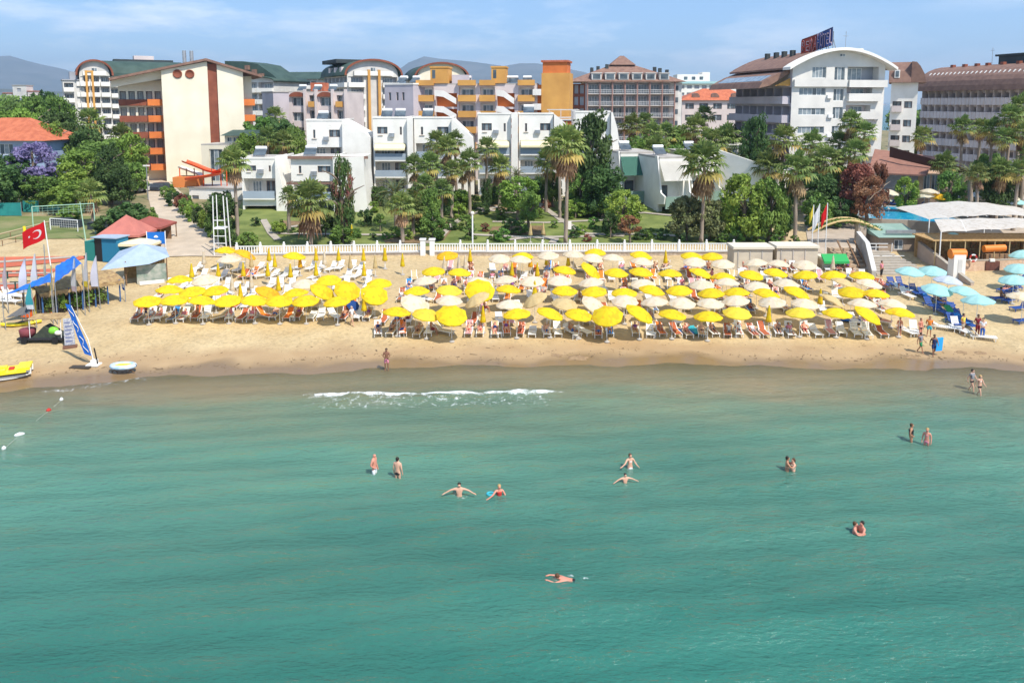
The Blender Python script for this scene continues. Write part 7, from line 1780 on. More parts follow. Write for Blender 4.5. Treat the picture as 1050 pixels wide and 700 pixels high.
# pool
PW = bpy.data.materials.new('pool_water'); PW.use_nodes = True; b0 = PW.node_tree.nodes['Principled BSDF']; b0.inputs['Roughness'].default_value = .06
ntp = PW.node_tree; tcp = ntp.nodes.new('ShaderNodeTexCoord'); ntp.links.new(ramp(ntp, noise(ntp, 1.5, tcp.outputs['Object'], 3), [(.3, (.01, .30, .58)), (.7, (.04, .46, .68))]), b0.inputs['Base Color'])
PP = [(886, 229), (905, 231), (930, 232), (960, 236), (975, 236), (985, 232), (960, 222), (944, 216), (925, 212), (895, 212), (870, 213), (865, 220)]
pts = []
yb = 96.0
for px, py in PP: g_ = gpx(px, py, .45); pts.append(g_)
cz = max(p.z for p in pts)+.45; cen = sum(pts, Vector())/len(pts)
r = thing('swimming_pool', 'bright blue hotel swimming pool with pale rim below the bronze tree', 'pool', (cen.x, cen.y, 0)); m_ = MB(); m_.add([(p.x-cen.x, p.y-cen.y, cz) for p in pts], [tuple(range(len(pts)))]); m_.build('water', PW, r)
m_ = MB(); n = len(pts); out_ = [cen+(p-cen)*1.06 for p in pts]
for i in range(n):
    j = (i+1) % n; A0, B0, A1, B1 = pts[i]-cen, pts[j]-cen, out_[i]-cen, out_[j]-cen; Z = lambda v, z: (v.x, v.y, z)
    m_.add([Z(A0, cz+.08), Z(B0, cz+.08), Z(B1, cz+.08), Z(A1, cz+.08)], [(0, 1, 2, 3)]); m_.add([Z(A1, cz+.08), Z(B1, cz+.08), Z(B1, cz-3), Z(A1, cz-3)], [(0, 1, 2, 3)]); m_.add([Z(A0, cz+.08), Z(B0, cz+.08), Z(B0, cz-.2), Z(A0, cz-.2)], [(3, 2, 1, 0)])
m_.build('rim', PAVE, r)
# pool restaurant
b = Bld('pool_restaurant', 'low restaurant with red-brown roofs and glazed front behind the pool', 'restaurant', corner(898, 118, 8), corner(994, 112, 8), GB-.3, [BR, GREYW])
H = zat(178, 115)-b.z0; ops = []
for i in range(5): u = b.w*(.52+.085*i); ops.append((u, 1.3, u+b.w*.07, H-.15, .25, 1))
box_shell(b, b.w, 8, 0, H, ops+[(b.w*.05, 1.2, b.w*.46, H-.2, .4, 1)])
for o in ops: b.win((0, 0), 0, (o[0]+o[2])/2, o[1], o[2]-o[0]-.05, o[3]-o[1], .2, 'white', 1)
r_ = MB(); zt = zat(164, 118)-b.z0; r_.add([(-1, -2.2, H+.01), (b.w*.55, -2.2, H+.01), (b.w*.62, 8, zt+.3), (-1, 8, zt+1.2), (-1, -2.2, H-.2), (b.w*.55, -2.2, H-.2), (b.w*.62, 8, zt), (-1, 8, zt+.9)], [(0, 1, 2, 3), (4, 7, 6, 5), (0, 4, 5, 1), (1, 5, 6, 2), (2, 6, 7, 3), (3, 7, 4, 0)]); b.part('roof', r_, mat('dusty_red_tiles', (.30, .15, .11), (.24, .12, .09), 1.5, .9, .3))
r_ = MB(); r_.add([(b.w*.12, 3, zt+1.9), (b.w*.98, -.6, H+.9), (b.w*.98, -.6, H+.05), (b.w*.12, 3, zt+.3), (b.w*.12, 3.4, zt+1.9), (b.w*.98, -.2, H+.9), (b.w*.98, -.2, H+.05), (b.w*.12, 3.4, zt+.3)], [(3, 2, 1, 0), (4, 5, 6, 7), (0, 1, 5, 4), (2, 3, 7, 6), (0, 4, 7, 3), (1, 2, 6, 5)]); b.part('roof_screen', r_, mat('dark_brown_timber', (.07, .03, .022), None)); b.done()
# green changing building
a = gpx(905, 262, 0); r = Bld('pump_house', 'small stone-faced hut with grey-green roof beside the pool', 'hut', (a.x, a.y+1.0), (gpx(946, 262, 0).x, a.y+1.0), a.z-.2, [mat('tan_stone_facing', (.36, .28, .21), (.28, .22, .17), 2.5, .95, .5), GREYW]); hh = zat(243, a.y+1)-r.z0
box_shell(r, r.w, 4, 0, hh, [(r.w*.38, hh-1.5, r.w*.62, hh-.3, .15, 1)]); r.win((0, 0), 0, r.w*.5, hh-1.5, r.w*.23, 1.15, .1, 'white', 1)
rm = MB(); rm.prism([(-.5, hh+.01), (4.5, hh+.9), (4.5, hh+.01)], -.3, r.w+.3, 'x'); r.part('roof', rm, GREENP); rm = MB(); rm.box(r.w*.2, .3, hh+.35, r.w*.95, .5, hh+.75); r.part('ridge_box', rm, METAL); r.done()
# white and blue sunshades round the pool, loungers as blue-white clutter
k = 0
for px, py, c_ in [(897, 194, 'white'), (912, 197, 'white'), (953, 196, 'white'), (948, 200, 'white'), (1010, 202, 'white'), (1022, 200, 'lilac'), (1035, 202, 'white'), (1043, 207, 'turquoise'), (1030, 206, 'lilac'), (1003, 199, 'lilac'), (962, 201, 'amber'), (905, 203, 'white')]:
    k += 1; Yp = 108.0 if px < 990 else 106.0; g_ = at(px, py, Yp); g0 = gz(g_.x, g_.y)
    p_ = parasol(f"{cw_[c_]} terrace parasol behind the pool, {ordw(k)} of those listed around the terrace" if False else f"{cw_[c_]} terrace parasol beyond the pool, {ordw(1+sorted([897,912,953,948,1010,1022,1035,1043,1030,1003,962,905]).index(px))} from left", Vector((g_.x, g_.y, max(g0, g_.z-2.4))), c_, False, (0, 0), 1.1, 'terrace parasols behind the pool')
k = 0
for px, py in [(905, 208), (912, 209), (920, 210), (927, 209), (934, 210), (941, 211)]:
    k += 1; lounger(f"blue lounger on the far pool edge, {ordw(k)} from the left", gpx(px, py, .3)+Vector((0, 0, .1)), R(180+k*7), 'blue', 1, 'blue loungers on the pool edge')
# vine arch
a = gpx(832, 252, 0); b_ = gpx(902, 252, 0); r = thing('vine_arch', 'garden arch overgrown with green vines left of the pool', 'arch', (a.x, a.y, a.z), math.atan2(b_.y-a.y, b_.x-a.x)); W_ = b_.x-a.x; hh = zat(226, a.y)-a.z
pts = [(W_*t, 0, hh*(.35+.65*math.sin(math.pi*(.08+.80*t)))) for t in [i/16 for i in range(17)]]
m_ = MB(); m_.tube(pts, .14, 8); m_.tube([(x, 1.4, z+.1) for x, y, z in pts], .14, 8); m_.build('arch_beam', mat('yellowish_timber', (.55, .40, .18), None), r)
m_ = MB(); rnd = random.Random(3)
for x, y, z in pts[2:]: leaf_cloud(m_, (x, .7, z-.1), (.55, 1.0, .38), 60, .16, rnd, .2)
for z in (hh*.2, hh*.4, hh*.6): leaf_cloud(m_, (W_*.98, .6, z), (.7, .8, .6), 90, .16, rnd, .3)
m_.build('vine', MGREEN, r); m_ = MB(); m_.box(W_*.68, .1, -.3, W_*.80, 1.1, hh*.88); m_.build('stone_pillar', STONE, r)
# flagpoles by the arch
def cloth_flag(w_, h_, m_l, wave=.12, ph=0, droop=.0, n=12):
    mb = MB(); vs = []
    for j in range(7):
        for i in range(n+1):
            u = i/n; v = j/6; vs.append((-u*w_*(1-droop*.4), wave*math.sin(u*6+ph+v)*u, h_*(v-1)-droop*u*h_*.9))
    mb.add(vs, [(j*(n+1)+i, j*(n+1)+i+1, (j+1)*(n+1)+i+1, (j+1)*(n+1)+i) for j in range(6) for i in range(n)], 0, True); return mb
def flagpole(lb, px, base, top, c_, fw=1.0, fh=1.4, droop=.8, ph=0, polem=None, Yf=None, name='flagpole'):
    g_ = ground(px, base); h = zat(top, g_.y)-g_.z; r = thing(name, lb, 'flagpole', g_); m_ = MB(); m_.tube([(0, 0, 0), (0, 0, h)], .05, 8); m_.build('pole', polem or WMETAL, r)
    o = cloth_flag(fw, fh, None, .12, ph, droop).build('flag', FLG[c_], r, (-.06, 0, h-.1)); return r, h
FLG = {k_: mat('flag_'+k_, v, None, trans=.3) for k_, v in dict(red=(.62, .01, .015), white=(.74, .74, .76), yellow=(.78, .62, .06), pale=(.62, .62, .72), blue=(.02, .14, .55), cream=(.78, .72, .50), pink=(.62, .50, .55), teal=(.05, .35, .40)).items()}
flagpole('flagpole with drooping red flag by the vine arch', 846, 262, 208, 'red', .9, 1.6, .9); flagpole('flagpole with white flag by the vine arch', 838, 262, 209, 'white', 1.0, 1.9, .9, 2); flagpole('flagpole with small yellow flag left of the white one', 832, 262, 210, 'yellow', .5, 1.2, .9, 1)
# water slide hut
b = Bld('slide_hut', 'low white hut with orange-red water slides on its roof deck', 'hut', corner(194, 121, 6), corner(243, 119, 6), GB-1.4, [WHITE, GREYW]); H = zat(193, 120)-b.z0
box_shell(b, b.w, 7, 0, H, [(b.w*.05, 1, b.w*.2, H-1.2, .3, 1), (b.w*.4, 1.4, b.w*.58, H-1, .2, 1)]); flatroof(b, b.w, 7, H, .15, CONC, .2); b.done()
SL = mat('orange_red_slide', (.72, .10, .02), (.60, .08, .02), 2, .35, spec=.5)
r = thing('water_slide', 'twisting orange-red water slide above the white hut', 'water slide', (xat(183, 122, 8), 122, b.z0+H))
def chute(ptsl, nm, mt, w_=1.05):
    m_ = MB(); P = [Vector(p) for p in ptsl]; Q = []
    for i in range(len(P)-1):
        for t in range(5): Q.append(P[i].lerp(P[i+1], t/5))
    Q.append(P[-1]); vs = []; k_ = 7
    for i, p in enumerate(Q):
        d = (Q[min(i+1, len(Q)-1)]-Q[max(0, i-1)]); s_ = Vector((-d.y, d.x, 0)).normalized()
        for j in range(k_): a_ = math.pi*j/(k_-1); vs.append(p+s_*w_*math.cos(a_)+Vector((0, 0, -.45*math.sin(a_)+.3)))
    m_.add(vs, [(i*k_+j, i*k_+j+1, (i+1)*k_+j+1, (i+1)*k_+j) for i in range(len(Q)-1) for j in range(k_-1)], 0, True); m_.build(nm, mt, r)
q = lambda px, py, Y=122: at(px, py, Y)-r.location
chute([q(189, 166), q(200, 170), q(212, 175), q(220, 177), q(228, 175)], 'upper_chute', SL); chute([q(228, 175), q(224, 179, 121), q(208, 182, 120.5), q(190, 184, 120)], 'lower_chute', SL, .6); chute([q(184, 172, 123.5), q(196, 176, 123.5), q(206, 180, 123)], 'white_chute', WHITE, .6)
m_ = MB(); m_.box(-.5, -1, 0, 3.2, 2.2, 1.6); m_.build('base_tank', mat('orange_tank', (.66, .22, .06), None), r)
for px in (184, 191, 199, 208, 217, 226, 232): p = q(px, 172); k_ = MB(); k_.tube([(p.x, p.y, -.2), (p.x, p.y, max(.6, p.z-.1))], .09, 6); k_.build('support', WOOD if px % 2 else SL, r)
# tall white ladder frame (lifeguard tower)
g_ = ground(229, 263); h = zat(201, g_.y)-g_.z; w_ = 1.35; r = thing('lifeguard_tower', 'tall white ladder-like lifeguard tower above the left parasols', 'lifeguard tower', (g_.x-.3, g_.y, g_.z)); m_ = MB()
for x in (-w_/2, w_/2):
    for y in (0, 1.3): m_.beam((x*(1.05), y, 0), (x*.85, y*.8, h if x < 0 or y == 0 else h*.96), .09)
m_.build('frame', WMETAL, r)
for z_ in (.10, .22, .34, .46, .60): m_ = MB(); m_.beam((-w_/2, 0, h*z_), (w_/2, 0, h*z_), .08); m_.build('rung', WMETAL, r)
m_ = MB(); m_.box(-w_*.45, .05, h*.46, w_*.45, 1.0, h*.48); m_.build('seat', WMETAL, r)
g_ = ground(484, 262); r = thing('lamp_post', 'slim white lamp post in the garden behind the balustrade', 'lamp post', g_+Vector((0, 1.5, .6))); m_ = MB(); m_.tube([(0, 0, 0), (0, 0, 4.0)], .09, 8); m_.build('pole', WMETAL, r); m_ = MB(); m_.ell((0, 0, 4.15), (.2, .2, .2), 10, 6); m_.build('lamp_globe', WHITE, r)
g_ = ground(580, 244); r = thing('notice_board', 'small white notice board on the skirted palm trunk', 'sign', (g_.x-.0, g_.y-3.2, g_.z+1.6)); m_ = MB(); m_.box(-.45, 0, 0, .45, .05, 1.0); m_.build('board', WHITE, r)
g_ = ground(152, 205); r = thing('utility_pole', 'thin grey pole standing beside the beach path', 'pole', g_); m_ = MB(); m_.tube([(0, 0, 0), (0, 0, 5.5)], .09, 8); m_.build('pole', METAL, r); m_ = MB(); m_.box(-.5, -.1, 5.2, .5, .1, 5.4); m_.build('crossarm', WHITE, r)
# small things at the head of the path
for i, (px, c_, lb) in enumerate([(149, WHITE2, 'pale parked car at the far end of the beach path'), (162, mat('dark_car_paint', (.05, .06, .08), None, rough=.3), 'dark parked car at the top of the beach path')]):
    X = xat(px, 131, 6); r = thing('parked_car', lb, 'car', (X, 131+i*1.5, gz(X, 131)), R(75), 'cars at the head of the path'); m_ = MB(); m_.prism([(-2.0, .3), (2.0, .3), (2.05, .75), (1.2, .9), (.65, 1.4), (-1.1, 1.42), (-1.8, .95), (-2.05, .8)], -.85, .85, 'y'); m_.build('body', c_, r)
    m_ = MB(); m_.prism([(-1.55, .98), (1.05, .95), (.6, 1.33), (-1.05, 1.35)], -.86, .86, 'y'); m_.build('windows', GLASS, r)
    for x in (-1.25, 1.25):
        for y in (-.8, .8): k_ = MB(); k_.tube([(x, y-.1, .32), (x, y+.1, .32)], .32, 12); k_.build('wheel', BLACK, r)
# ------------------------------------------------------------------ left beach: bar, stalls, flags, boats
# thatched beach bar: roof from (35,300) ... (130,262)
TH = mat('straw_thatch', (.46, .32, .15), (.28, .18, .09), 2.5, .95, .9, 9)
p1 = gpx(40, 328, 0); p2 = gpx(126, 308, 0)
dx, dy = p2.x-p1.x, p2.y-p1.y; L_ = math.hypot(dx, dy); rz = math.atan2(dy, dx)
r = thing('beach_bar', 'long straw-roofed beach bar on posts above its dark shade', 'beach bar', p1, rz)
m_ = MB(); n = 24; vs = []
for j in range(7):
    for i in range(n+1):
        u = i/n; v = j/6; vs.append((L_*u, -.5+v*5.6, 2.35+.5*math.sin(math.pi*min(1, v*1.0))+.09*math.sin(i*2.1+j)+.06*math.sin(i*5.3+j*2)))
top = list(vs); m_.add(vs, [(j*(n+1)+i, j*(n+1)+i+1, (j+1)*(n+1)+i+1, (j+1)*(n+1)+i) for j in range(6) for i in range(n)], 0); m_.add([(x, y, z-.14) for x, y, z in vs], [((j+1)*(n+1)+i, (j+1)*(n+1)+i+1, j*(n+1)+i+1, j*(n+1)+i) for j in range(6) for i in range(n)], 0)
for i in range(n*3): x = L_*i/(n*3); m_.add([(x, -.52, 2.4), (x+.22, -.52, 2.4), (x+.12, -.54, 2.05-.22*random.random())], [(0, 1, 2)], 0)
m_.build('thatch_roof', TH, r)
for i in range(7):
    for y in (-.2, 4.6): m_ = MB(); x = .3+i*(L_-.6)/6; m_.tube([(x, y, -.3), (x, y, 2.4)], .07, 8); m_.build('post', mat('blue_painted_post', (.05, .12, .28), None) if y < 0 else WOOD, r)
m_ = MB(); m_.box(1, 3.2, 0, L_-.5, 3.4, 2.3); m_.build('back_wall', mat('painted_bar_shade', (.05, .045, .05), (.10, .07, .05), 2, .9), r)  # wall coloured near-black to stand for the shade under the thatch
m_ = MB(); m_.box(L_*.35, 1.2, 0, L_*.85, 1.7, 1.05); m_.build('counter', WOOD, r)
rnd = random.Random(4)
for i in range(5): m_ = MB(); leaf_cloud(m_, (L_*.12+i*1.1, -.1, 1.35), (.55, .35, .95), 130, .14, rnd, .2); m_.build('hanging_plant', LGREEN if i % 2 else MGREEN, r)
for i in range(4):
    x = L_*(.15+i*.2); t_ = MB(); t_.box(x-.4, .2, .68, x+.4, .9, .74); t_.box(x-.05, .5, 0, x+.05, .6, .679); t_.build('table', WOOD, r)
# blue tarpaulin awning strip reaching to the left
def tarp(lb, ptsw, mt, name='tarpaulin', thick=.03):
    c = [Vector(p) for p in ptsw]; m_ = MB(); vs = []; nu, nv = 12, 4; o0 = c[0]
    for j in range(nv+1):
        for i in range(nu+1):
            u, v = i/nu, j/nv; p = c[0]*(1-u)*(1-v)+c[1]*u*(1-v)+c[2]*u*v+c[3]*(1-u)*v; vs.append(p-o0+Vector((0, 0, -.3*math.sin(math.pi*u)*math.sin(math.pi*v)+.05*math.sin(i*1.9))))
    m_.add(vs, [(j*(nu+1)+i, j*(nu+1)+i+1, (j+1)*(nu+1)+i+1, (j+1)*(nu+1)+i) for j in range(nv) for i in range(nu)], 0, True); r = thing(name, lb, 'tarpaulin', o0); m_.build('cloth', mt, r)
    for q_ in c: k_ = MB(); g0 = gz(q_.x, q_.y); k_.tube([(q_.x-o0.x, q_.y-o0.y, g0-o0.z-.2), (q_.x-o0.x, q_.y-o0.y, q_.z-o0.z)], .04, 6); k_.build('pole', METAL, r)
BT = mat('blue_tarpaulin', (.02, .16, .55), (.015, .12, .45), 1.2, .5, .2, 4)
Yt = p1.y+3
tarp('wide blue tarpaulin over the left end of the straw bar', [at(56, 290, p1.y-.9), at(84, 270, p1.y+1.2), at(76, 262, p1.y+3.5), at(57, 273, p1.y+2.5)], BT)
tarp('narrow blue tarpaulin slanting down to the left edge', [at(2, 303, p1.y-1.6), at(52, 289, p1.y-.9), at(52, 280, p1.y+1), at(24, 293, p1.y+.2)], BT)
tarp('grey shade sheet on the sand beside the yellow kayak', [at(5, 326, p1.y-2.5), at(30, 322, p1.y-2.2), at(33, 312, p1.y-.5), at(22, 315, p1.y-.8)], mat('grey_shade_cloth', (.12, .12, .12), None), 'shade_sheet')
# white-blue stretched roof stall with printed wall
p3 = gpx(130, 293, 0); r = thing('canvas_stall', 'stall with pale blue pitched canvas roof and glazed side by the beach path', 'stall', p3, R(28)); 
m_ = MB(); e = 2.25; W_, D_ = 3.8, 4.6
m_.add([(-2.2, -.6, e-.35), (W_*.55, -.7, e-.15), (W_+.3, .6, e+.2), (W_+.2, D_, e+.5), (-.4, D_, e+.5), (W_*.45, D_*.5, e+1.5)], [(0, 1, 5), (1, 2, 5), (2, 3, 5), (3, 4, 5), (4, 0, 5)], 0); m_.build('roof', mat('pale_blue_canvas', (.36, .44, .53), (.30, .38, .48), 1.5, .7), r)
m_ = MB(); m_.box(W_*.25, .1, 0, W_-.1, .2, 1.9); m_.build('printed_wall', mat('printed_screen', (.18, .25, .20), (.42, .42, .36), 1.6, .6), r); m_ = MB(); m_.box(-.1, 3, 0, W_-.1, 3.1, 2.2); m_.build('back_wall', BAMBOO, r)
for x, y in ((0, 0), (W_-.05, .05), (W_, D_-.2), (0, D_-.2)): m_ = MB(); m_.beam((x, y, -.2), (x, y, e+.2), .1); m_.build('post', WOOD, r)
m_ = MB(); m_.box(W_*.3, -.5, 0, W_*.9, -.3, .35); m_.build('kerb_board', WHITE, r)
# red pitched roofs behind
def tent(lb, px, base, w_, d_, eave, peak, mt, rz=0, wallm=None, name='stall'):
    g_ = gpx(px, base, 0); r = thing(name, lb, 'stall', g_, rz); m_ = MB(); h_ = w_/2
    m_.add([(-h_, 0, eave), (h_, 0, eave), (h_, d_, eave), (-h_, d_, eave), (0, d_*.5, peak), (-h_, 0, eave-.25), (h_, 0, eave-.25), (h_, d_, eave-.25), (-h_, d_, eave-.25)], [(0, 1, 4), (1, 2, 4), (2, 3, 4), (3, 0, 4), (0, 5, 6, 1), (1, 6, 7, 2), (2, 7, 8, 3), (3, 8, 5, 0)], 0); m_.build('roof', mt, r)
    for x in (-h_+.1, h_-.1):
        for y in (.1, d_-.1): k_ = MB(); k_.beam((x, y, -.2), (x, y, eave), .09); k_.build('post', WOOD, r)
    if wallm: m_ = MB(); m_.box(-h_+.2, d_*.7, 0, h_-.2, d_*.72, eave-.1); m_.box(-h_+.2, .3, 0, h_*.6, .5, 1.0); m_.build('screen_wall', wallm, r)
    return r
tent('stall with faded red pointed tent roof by the teal hut', 122, 262, 4.8, 4.4, 2.3, 4.3, mat('faded_red_canvas', (.50, .17, .13), (.42, .14, .11), 1, .8), 0, WOOD)
tent('stall with dull red low roof behind the blue sign', 146, 252, 4.6, 4.4, 2.2, 3.2, mat('dull_red_roof', (.33, .09, .07), (.27, .08, .06), 1, .8), 0, WOOD)
tent('stall with cream awning between red roofs and pale blue canvas', 138, 270, 4.2, 3.4, 2.1, 2.5, YAWN, 0, BAMBOO)
g_ = gpx(100, 268, 0); r = thing('beach_hut', 'boxy teal and blue hut with doorway coloured black for its dark inside', 'hut', (g_.x-.4, g_.y, g_.z), R(-12)); r.scale = (.75, .75, .85); m_ = MB(); m_.box(-1.4, 0, 0, .2, 2.5, 2.6); m_.build('teal_wall', mat('teal_paint', (.02, .19, .17), None), r); m_ = MB(); m_.box(.2, .1, 0, 1.5, 2.5, 3.0); m_.build('doorway', BLACK, r); m_ = MB(); m_.box(1.503, 0, 0, 4.0, 2.5, 3.1); m_.build('blue_wall', mat('sea_blue_paint', (.02, .17, .30), None), r); m_ = MB(); m_.box(-.1, -.3, 3.102, 4.2, 2.7, 3.22); m_.build('roof', mat('pale_blue_canvas', (.5, .6, .7), None), r)  # doorway is a solid block, the darkness inside put into its black colour
# blue board sign on white posts
g_ = gpx(161, 262, 0); r = thing('board_sign', 'blue board sign with white emblem on white posts by the path', 'sign', g_, R(4)); h = zat(238, g_.y)-g_.z
m_ = MB(); m_.box(-.95, 0, h-1.35, .95, .06, h); m_.build('board', mat('sign_blue', (.01, .14, .50), None, rough=.5), r)
for x in (-1.0, 1.0): m_ = MB(); m_.beam((x, .03, -.2), (x, .03, h+.1), .08); m_.build('post', WMETAL, r)
m_ = MB(); m_.ell((0, -.02, h-.5), (.16, .02, .14), 10, 6); m_.ell((-.14, -.02, h-.55), (.09, .02, .08), 10, 6); m_.ell((.15, -.02, h-.55), (.09, .02, .08), 10, 6); m_.build('emblem', WHITE, r); m_ = MB(); m_.box(-.4, -.012, h-1.0, .4, -.003, h-.9); m_.build('caption_line', WHITE, r)
# Turkish flag on tall leaning pole
g_ = gpx(56, 300, 0); zt = zat(226, g_.y); h = zt-g_.z; r = thing('flagpole', 'tall pole flying the big red flag with white crescent and star', 'flagpole', g_); m_ = MB(); m_.tube([(0, 0, 0), (-.5, 0, h)], [.07, .04], 8); m_.build('pole', WMETAL, r)
m_ = MB(); vs = []; FWd, FH = 2.25, 1.65; nn = 14
def fxy(u, v): return (-.5-FWd*u, .10*math.sin(u*7+v), h-.05-FH*(1-v)-1.15*u*FWd*.45-.06*math.sin(u*6))
for j in range(7):
    for i in range(nn+1): vs.append(fxy(i/nn, j/6))
m_.add(vs, [(j*(nn+1)+i, j*(nn+1)+i+1, (j+1)*(nn+1)+i+1, (j+1)*(nn+1)+i) for j in range(6) for i in range(nn)], 0, True); fl = m_.build('flag', FLG['red'], r)
def on_flag(poly, cx, cy, s_, side=-.02): return [(lambda p: (p[0], p[1]+side, p[2]))(fxy(cx+x*s_/FWd, cy+y*s_/FH)) for x, y in poly]
m_ = MB()
for sd in (-.025, .025):
    n = 20; outer = [(math.cos(a), math.sin(a)) for a in [R(38)+(2*math.pi-R(76))*i/n for i in range(n+1)]]; inner = [(.22+.78*math.cos(a), .78*math.sin(a)) for a in [R(50)+(2*math.pi-R(100))*i/n for i in range(n+1)]]
    po = on_flag(outer, .36, .5, .42, sd); pi_ = on_flag(inner, .36, .5, .42, sd); m_.add(po+pi_, [(i, i+1, n+2+i, n+1+i) for i in range(n)], 0)
    st = [((.36 if i % 2 == 0 else .15)*math.cos(R(180+36*i)), (.36 if i % 2 == 0 else .15)*math.sin(R(180+36*i))) for i in range(10)]; ps_ = on_flag(st, .66, .5, .42, sd); m_.add(ps_, [tuple(range(10))], 0)
m_.build('crescent_and_star', FLG['white'], fl)
# feather flags on the beach bar and by it
def feather(lb, px, base, top, c_, c2=None, w_=.62, rz=0, lean=0, marks=0, polem=None):
    g_ = gpx(px, base, 0); h = zat(top, g_.y)-g_.z; r = thing('feather_flag', lb, 'flag', g_, rz, 'flags around the beach bar'); m_ = MB(); m_.tube([(0, 0, 0), (lean*.5, 0, h*.6), (lean, 0, h)], [.04, .03, .02], 6); m_.build('pole', polem or METAL, r)
    m_ = MB(); vs = []; n = 12; z0 = h*.42
    for i in range(n+1):
        t = i/n; z = z0+(h-z0)*t; xw = w_*(1-t**4)*(.6+.4*math.sin(1.2+t*2)); cx = lean*(z/h)
        for k_ in range(3): vs.append((cx-.02-xw*k_/2, .05*math.sin(t*9+k_), z))
    m_.add(vs, [(i*3+k_, i*3+k_+1, (i+1)*3+k_+1, (i+1)*3+k_) for i in range(n) for k_ in range(2)], 0, True); f_ = m_.build('sail', FLG[c_], r)
    if c2: m_ = MB(); m_.add([(v[0]-.004, v[1]-.012, v[2]) for v in vs if 1][:9] , [(0, 1, 4, 3), (1, 2, 5, 4), (3, 4, 7, 6), (4, 5, 8, 7)], 0); m_.build('lower_band', FLG[c2], f_)
    return r
tl_ = [(9, 302, 263, 'pink', None, 'pinkish white feather flag at the far left'), (30, 305, 264, 'pale', None, 'pale lilac feather flag left of the tall pole'), (42, 305, 260, 'white', 'yellow', 'white feather flag with yellow band left of the tall pole'), (50, 303, 250, 'cream', None, 'large cream flag hanging just below the red flag'),
       (80, 307, 265, 'white', 'pink', 'white feather flag before the blue tarpaulin'), (92, 304, 259, 'white', 'yellow', 'white and yellow feather flag over the straw roof'), (103, 302, 262, 'pale', None, 'lilac-white feather flag at the right part of the straw roof'), (56, 307, 272, 'yellow', None, 'narrow yellow flag at the foot of the tall pole'),
       (129, 298, 283, 'white', 'blue', 'short white and blue flag at the canvas stall corner')]
for px, b0_, t0_, c_, c2_, lb in tl_: feather(lb, px, b0_+20-max(0, px-60)*.12, t0_, c_, c2_, .62 if c_ != 'yellow' else .35, R(random.uniform(-50, 50)), random.uniform(-.15, .15))
feather('teal and white feather flag at the left corner of the straw bar', 38, 336, 291, 'teal', 'white', .6, 0, -.3)
# big blue banner
g_ = gpx(97, 375, 0); r = thing('feather_banner', 'tall blue feather banner with white script on a white foot', 'banner', g_); h = 4.2; m_ = MB(); m_.tube([(0, 0, 0), (-.35, 0, 2.0), (-1.45, 0, 4.6)], [.04, .03, .02], 6); m_.build('pole', WMETAL, r)
vs = []; n = 12
for i in range(n+1):
    t = i/n; x = -.18-1.25*t; z = .72+3.9*t
    for k_ in (0, 1, 2): vs.append((x-.27*k_*(1-.15*t), .04*math.sin(t*8+k_), z+.08*k_))
m_ = MB(); m_.add(vs, [(i*3+k_, i*3+k_+1, (i+1)*3+k_+1, (i+1)*3+k_) for i in range(n) for k_ in range(2)], 0, True); bn = m_.build('cloth', FLG['blue'], r)
m_ = MB()
pts = [(-.42-1.25*t+.10*math.sin(t*26), -.06+.04*math.sin(t*8+1), .80+3.9*t) for t in [.06+.86*i/40 for i in range(41)]]
m_.tube(pts[:16], .022, 5); m_.tube(pts[19:30], .022, 5); m_.tube(pts[33:], .02, 5); m_.build('white_script', WHITE, bn)
m_ = MB(); m_.box(-.5, -.35, 0, .4, .35, .12); m_.box(-.2, -.2, .121, .2, .2, .45); m_.build('foot', WHITE, r); m_ = MB(); m_.tube([(.25, 0, .1), (.05, 0, 1.35)], .05, 6); m_.build('strut', BLACK, r)
m_ = MB(); m_.box(-.75, -.3, .005, .75, .3, .09); o = m_.build('rubber_mat', mat('dark_mat', (.06, .05, .04), None), None, gpx(83, 377, 0)); tag(o, 'dark flat mat lying on the sand left of the blue banner foot', 'mat')
# narrow info board
g_ = gpx(72, 357, 0); r = thing('info_board', 'narrow upright white info board beside the small tractor cart', 'sign', g_, R(25)); m_ = MB(); m_.box(-.36, 0, .25, .36, .06, 2.4); m_.build('board', mat('board_face', (.55, .55, .55), (.22, .24, .32), 7, .5), r)
for i in range(6): m_ = MB(); m_.box(-.28, -.012, .5+i*.30, .20-.05*(i % 3), -.003, .62+i*.30); m_.build('text_line', mat('faded_ink', (.16, .18, .30), None), r)
m_ = MB(); m_.box(-.5, -.2, 0, .5, .25, .2); m_.build('foot', mat('rusty_foot', (.18, .09, .06), None), r)
# small boat cart with covers
g_ = gpx(48, 350, 0); r = thing('boat_trailer', 'dark low trailer loaded with buckets, ropes and green inflatables', 'trailer', g_, R(2)); m_ = MB(); m_.box(-2.0, -.6, .25, 1.7, .6, .42); m_.build('bed', mat('dark_hull', (.03, .03, .035), None), r)
for x in (-1.4, 1.0): m_ = MB(); m_.tube([(x, -.7, .25), (x, -.5, .25)], .25, 12); m_.build('wheel', BLACK, r)
m_ = MB(); m_.lathe([(0, .42), (.55, .42), (.62, 1.0), (.55, 1.05), (0, 1.05)], 12, (-1.45, 0, 0)); m_.build('tub', mat('maroon_tub', (.20, .05, .06), None), r)
m_ = MB(); m_.prism([(-.9, .42), (1.5, .42), (.8, .9), (.1, 1.35), (-.3, .95)], -.5, .5, 'y'); m_.build('covered_gear', mat('black_cover', (.03, .04, .03), (.06, .07, .05), 3, .8), r)
m_ = MB(); m_.ell((.75, -.3, .95), (.42, .3, .32), 10, 7); m_.build('green_inflatable', mat('lime_vinyl', (.20, .55, .05), None, rough=.4), r); m_ = MB(); m_.ell((1.2, -.45, .8), (.3, .2, .2), 10, 7); m_.build('white_bundle', WHITE, r)
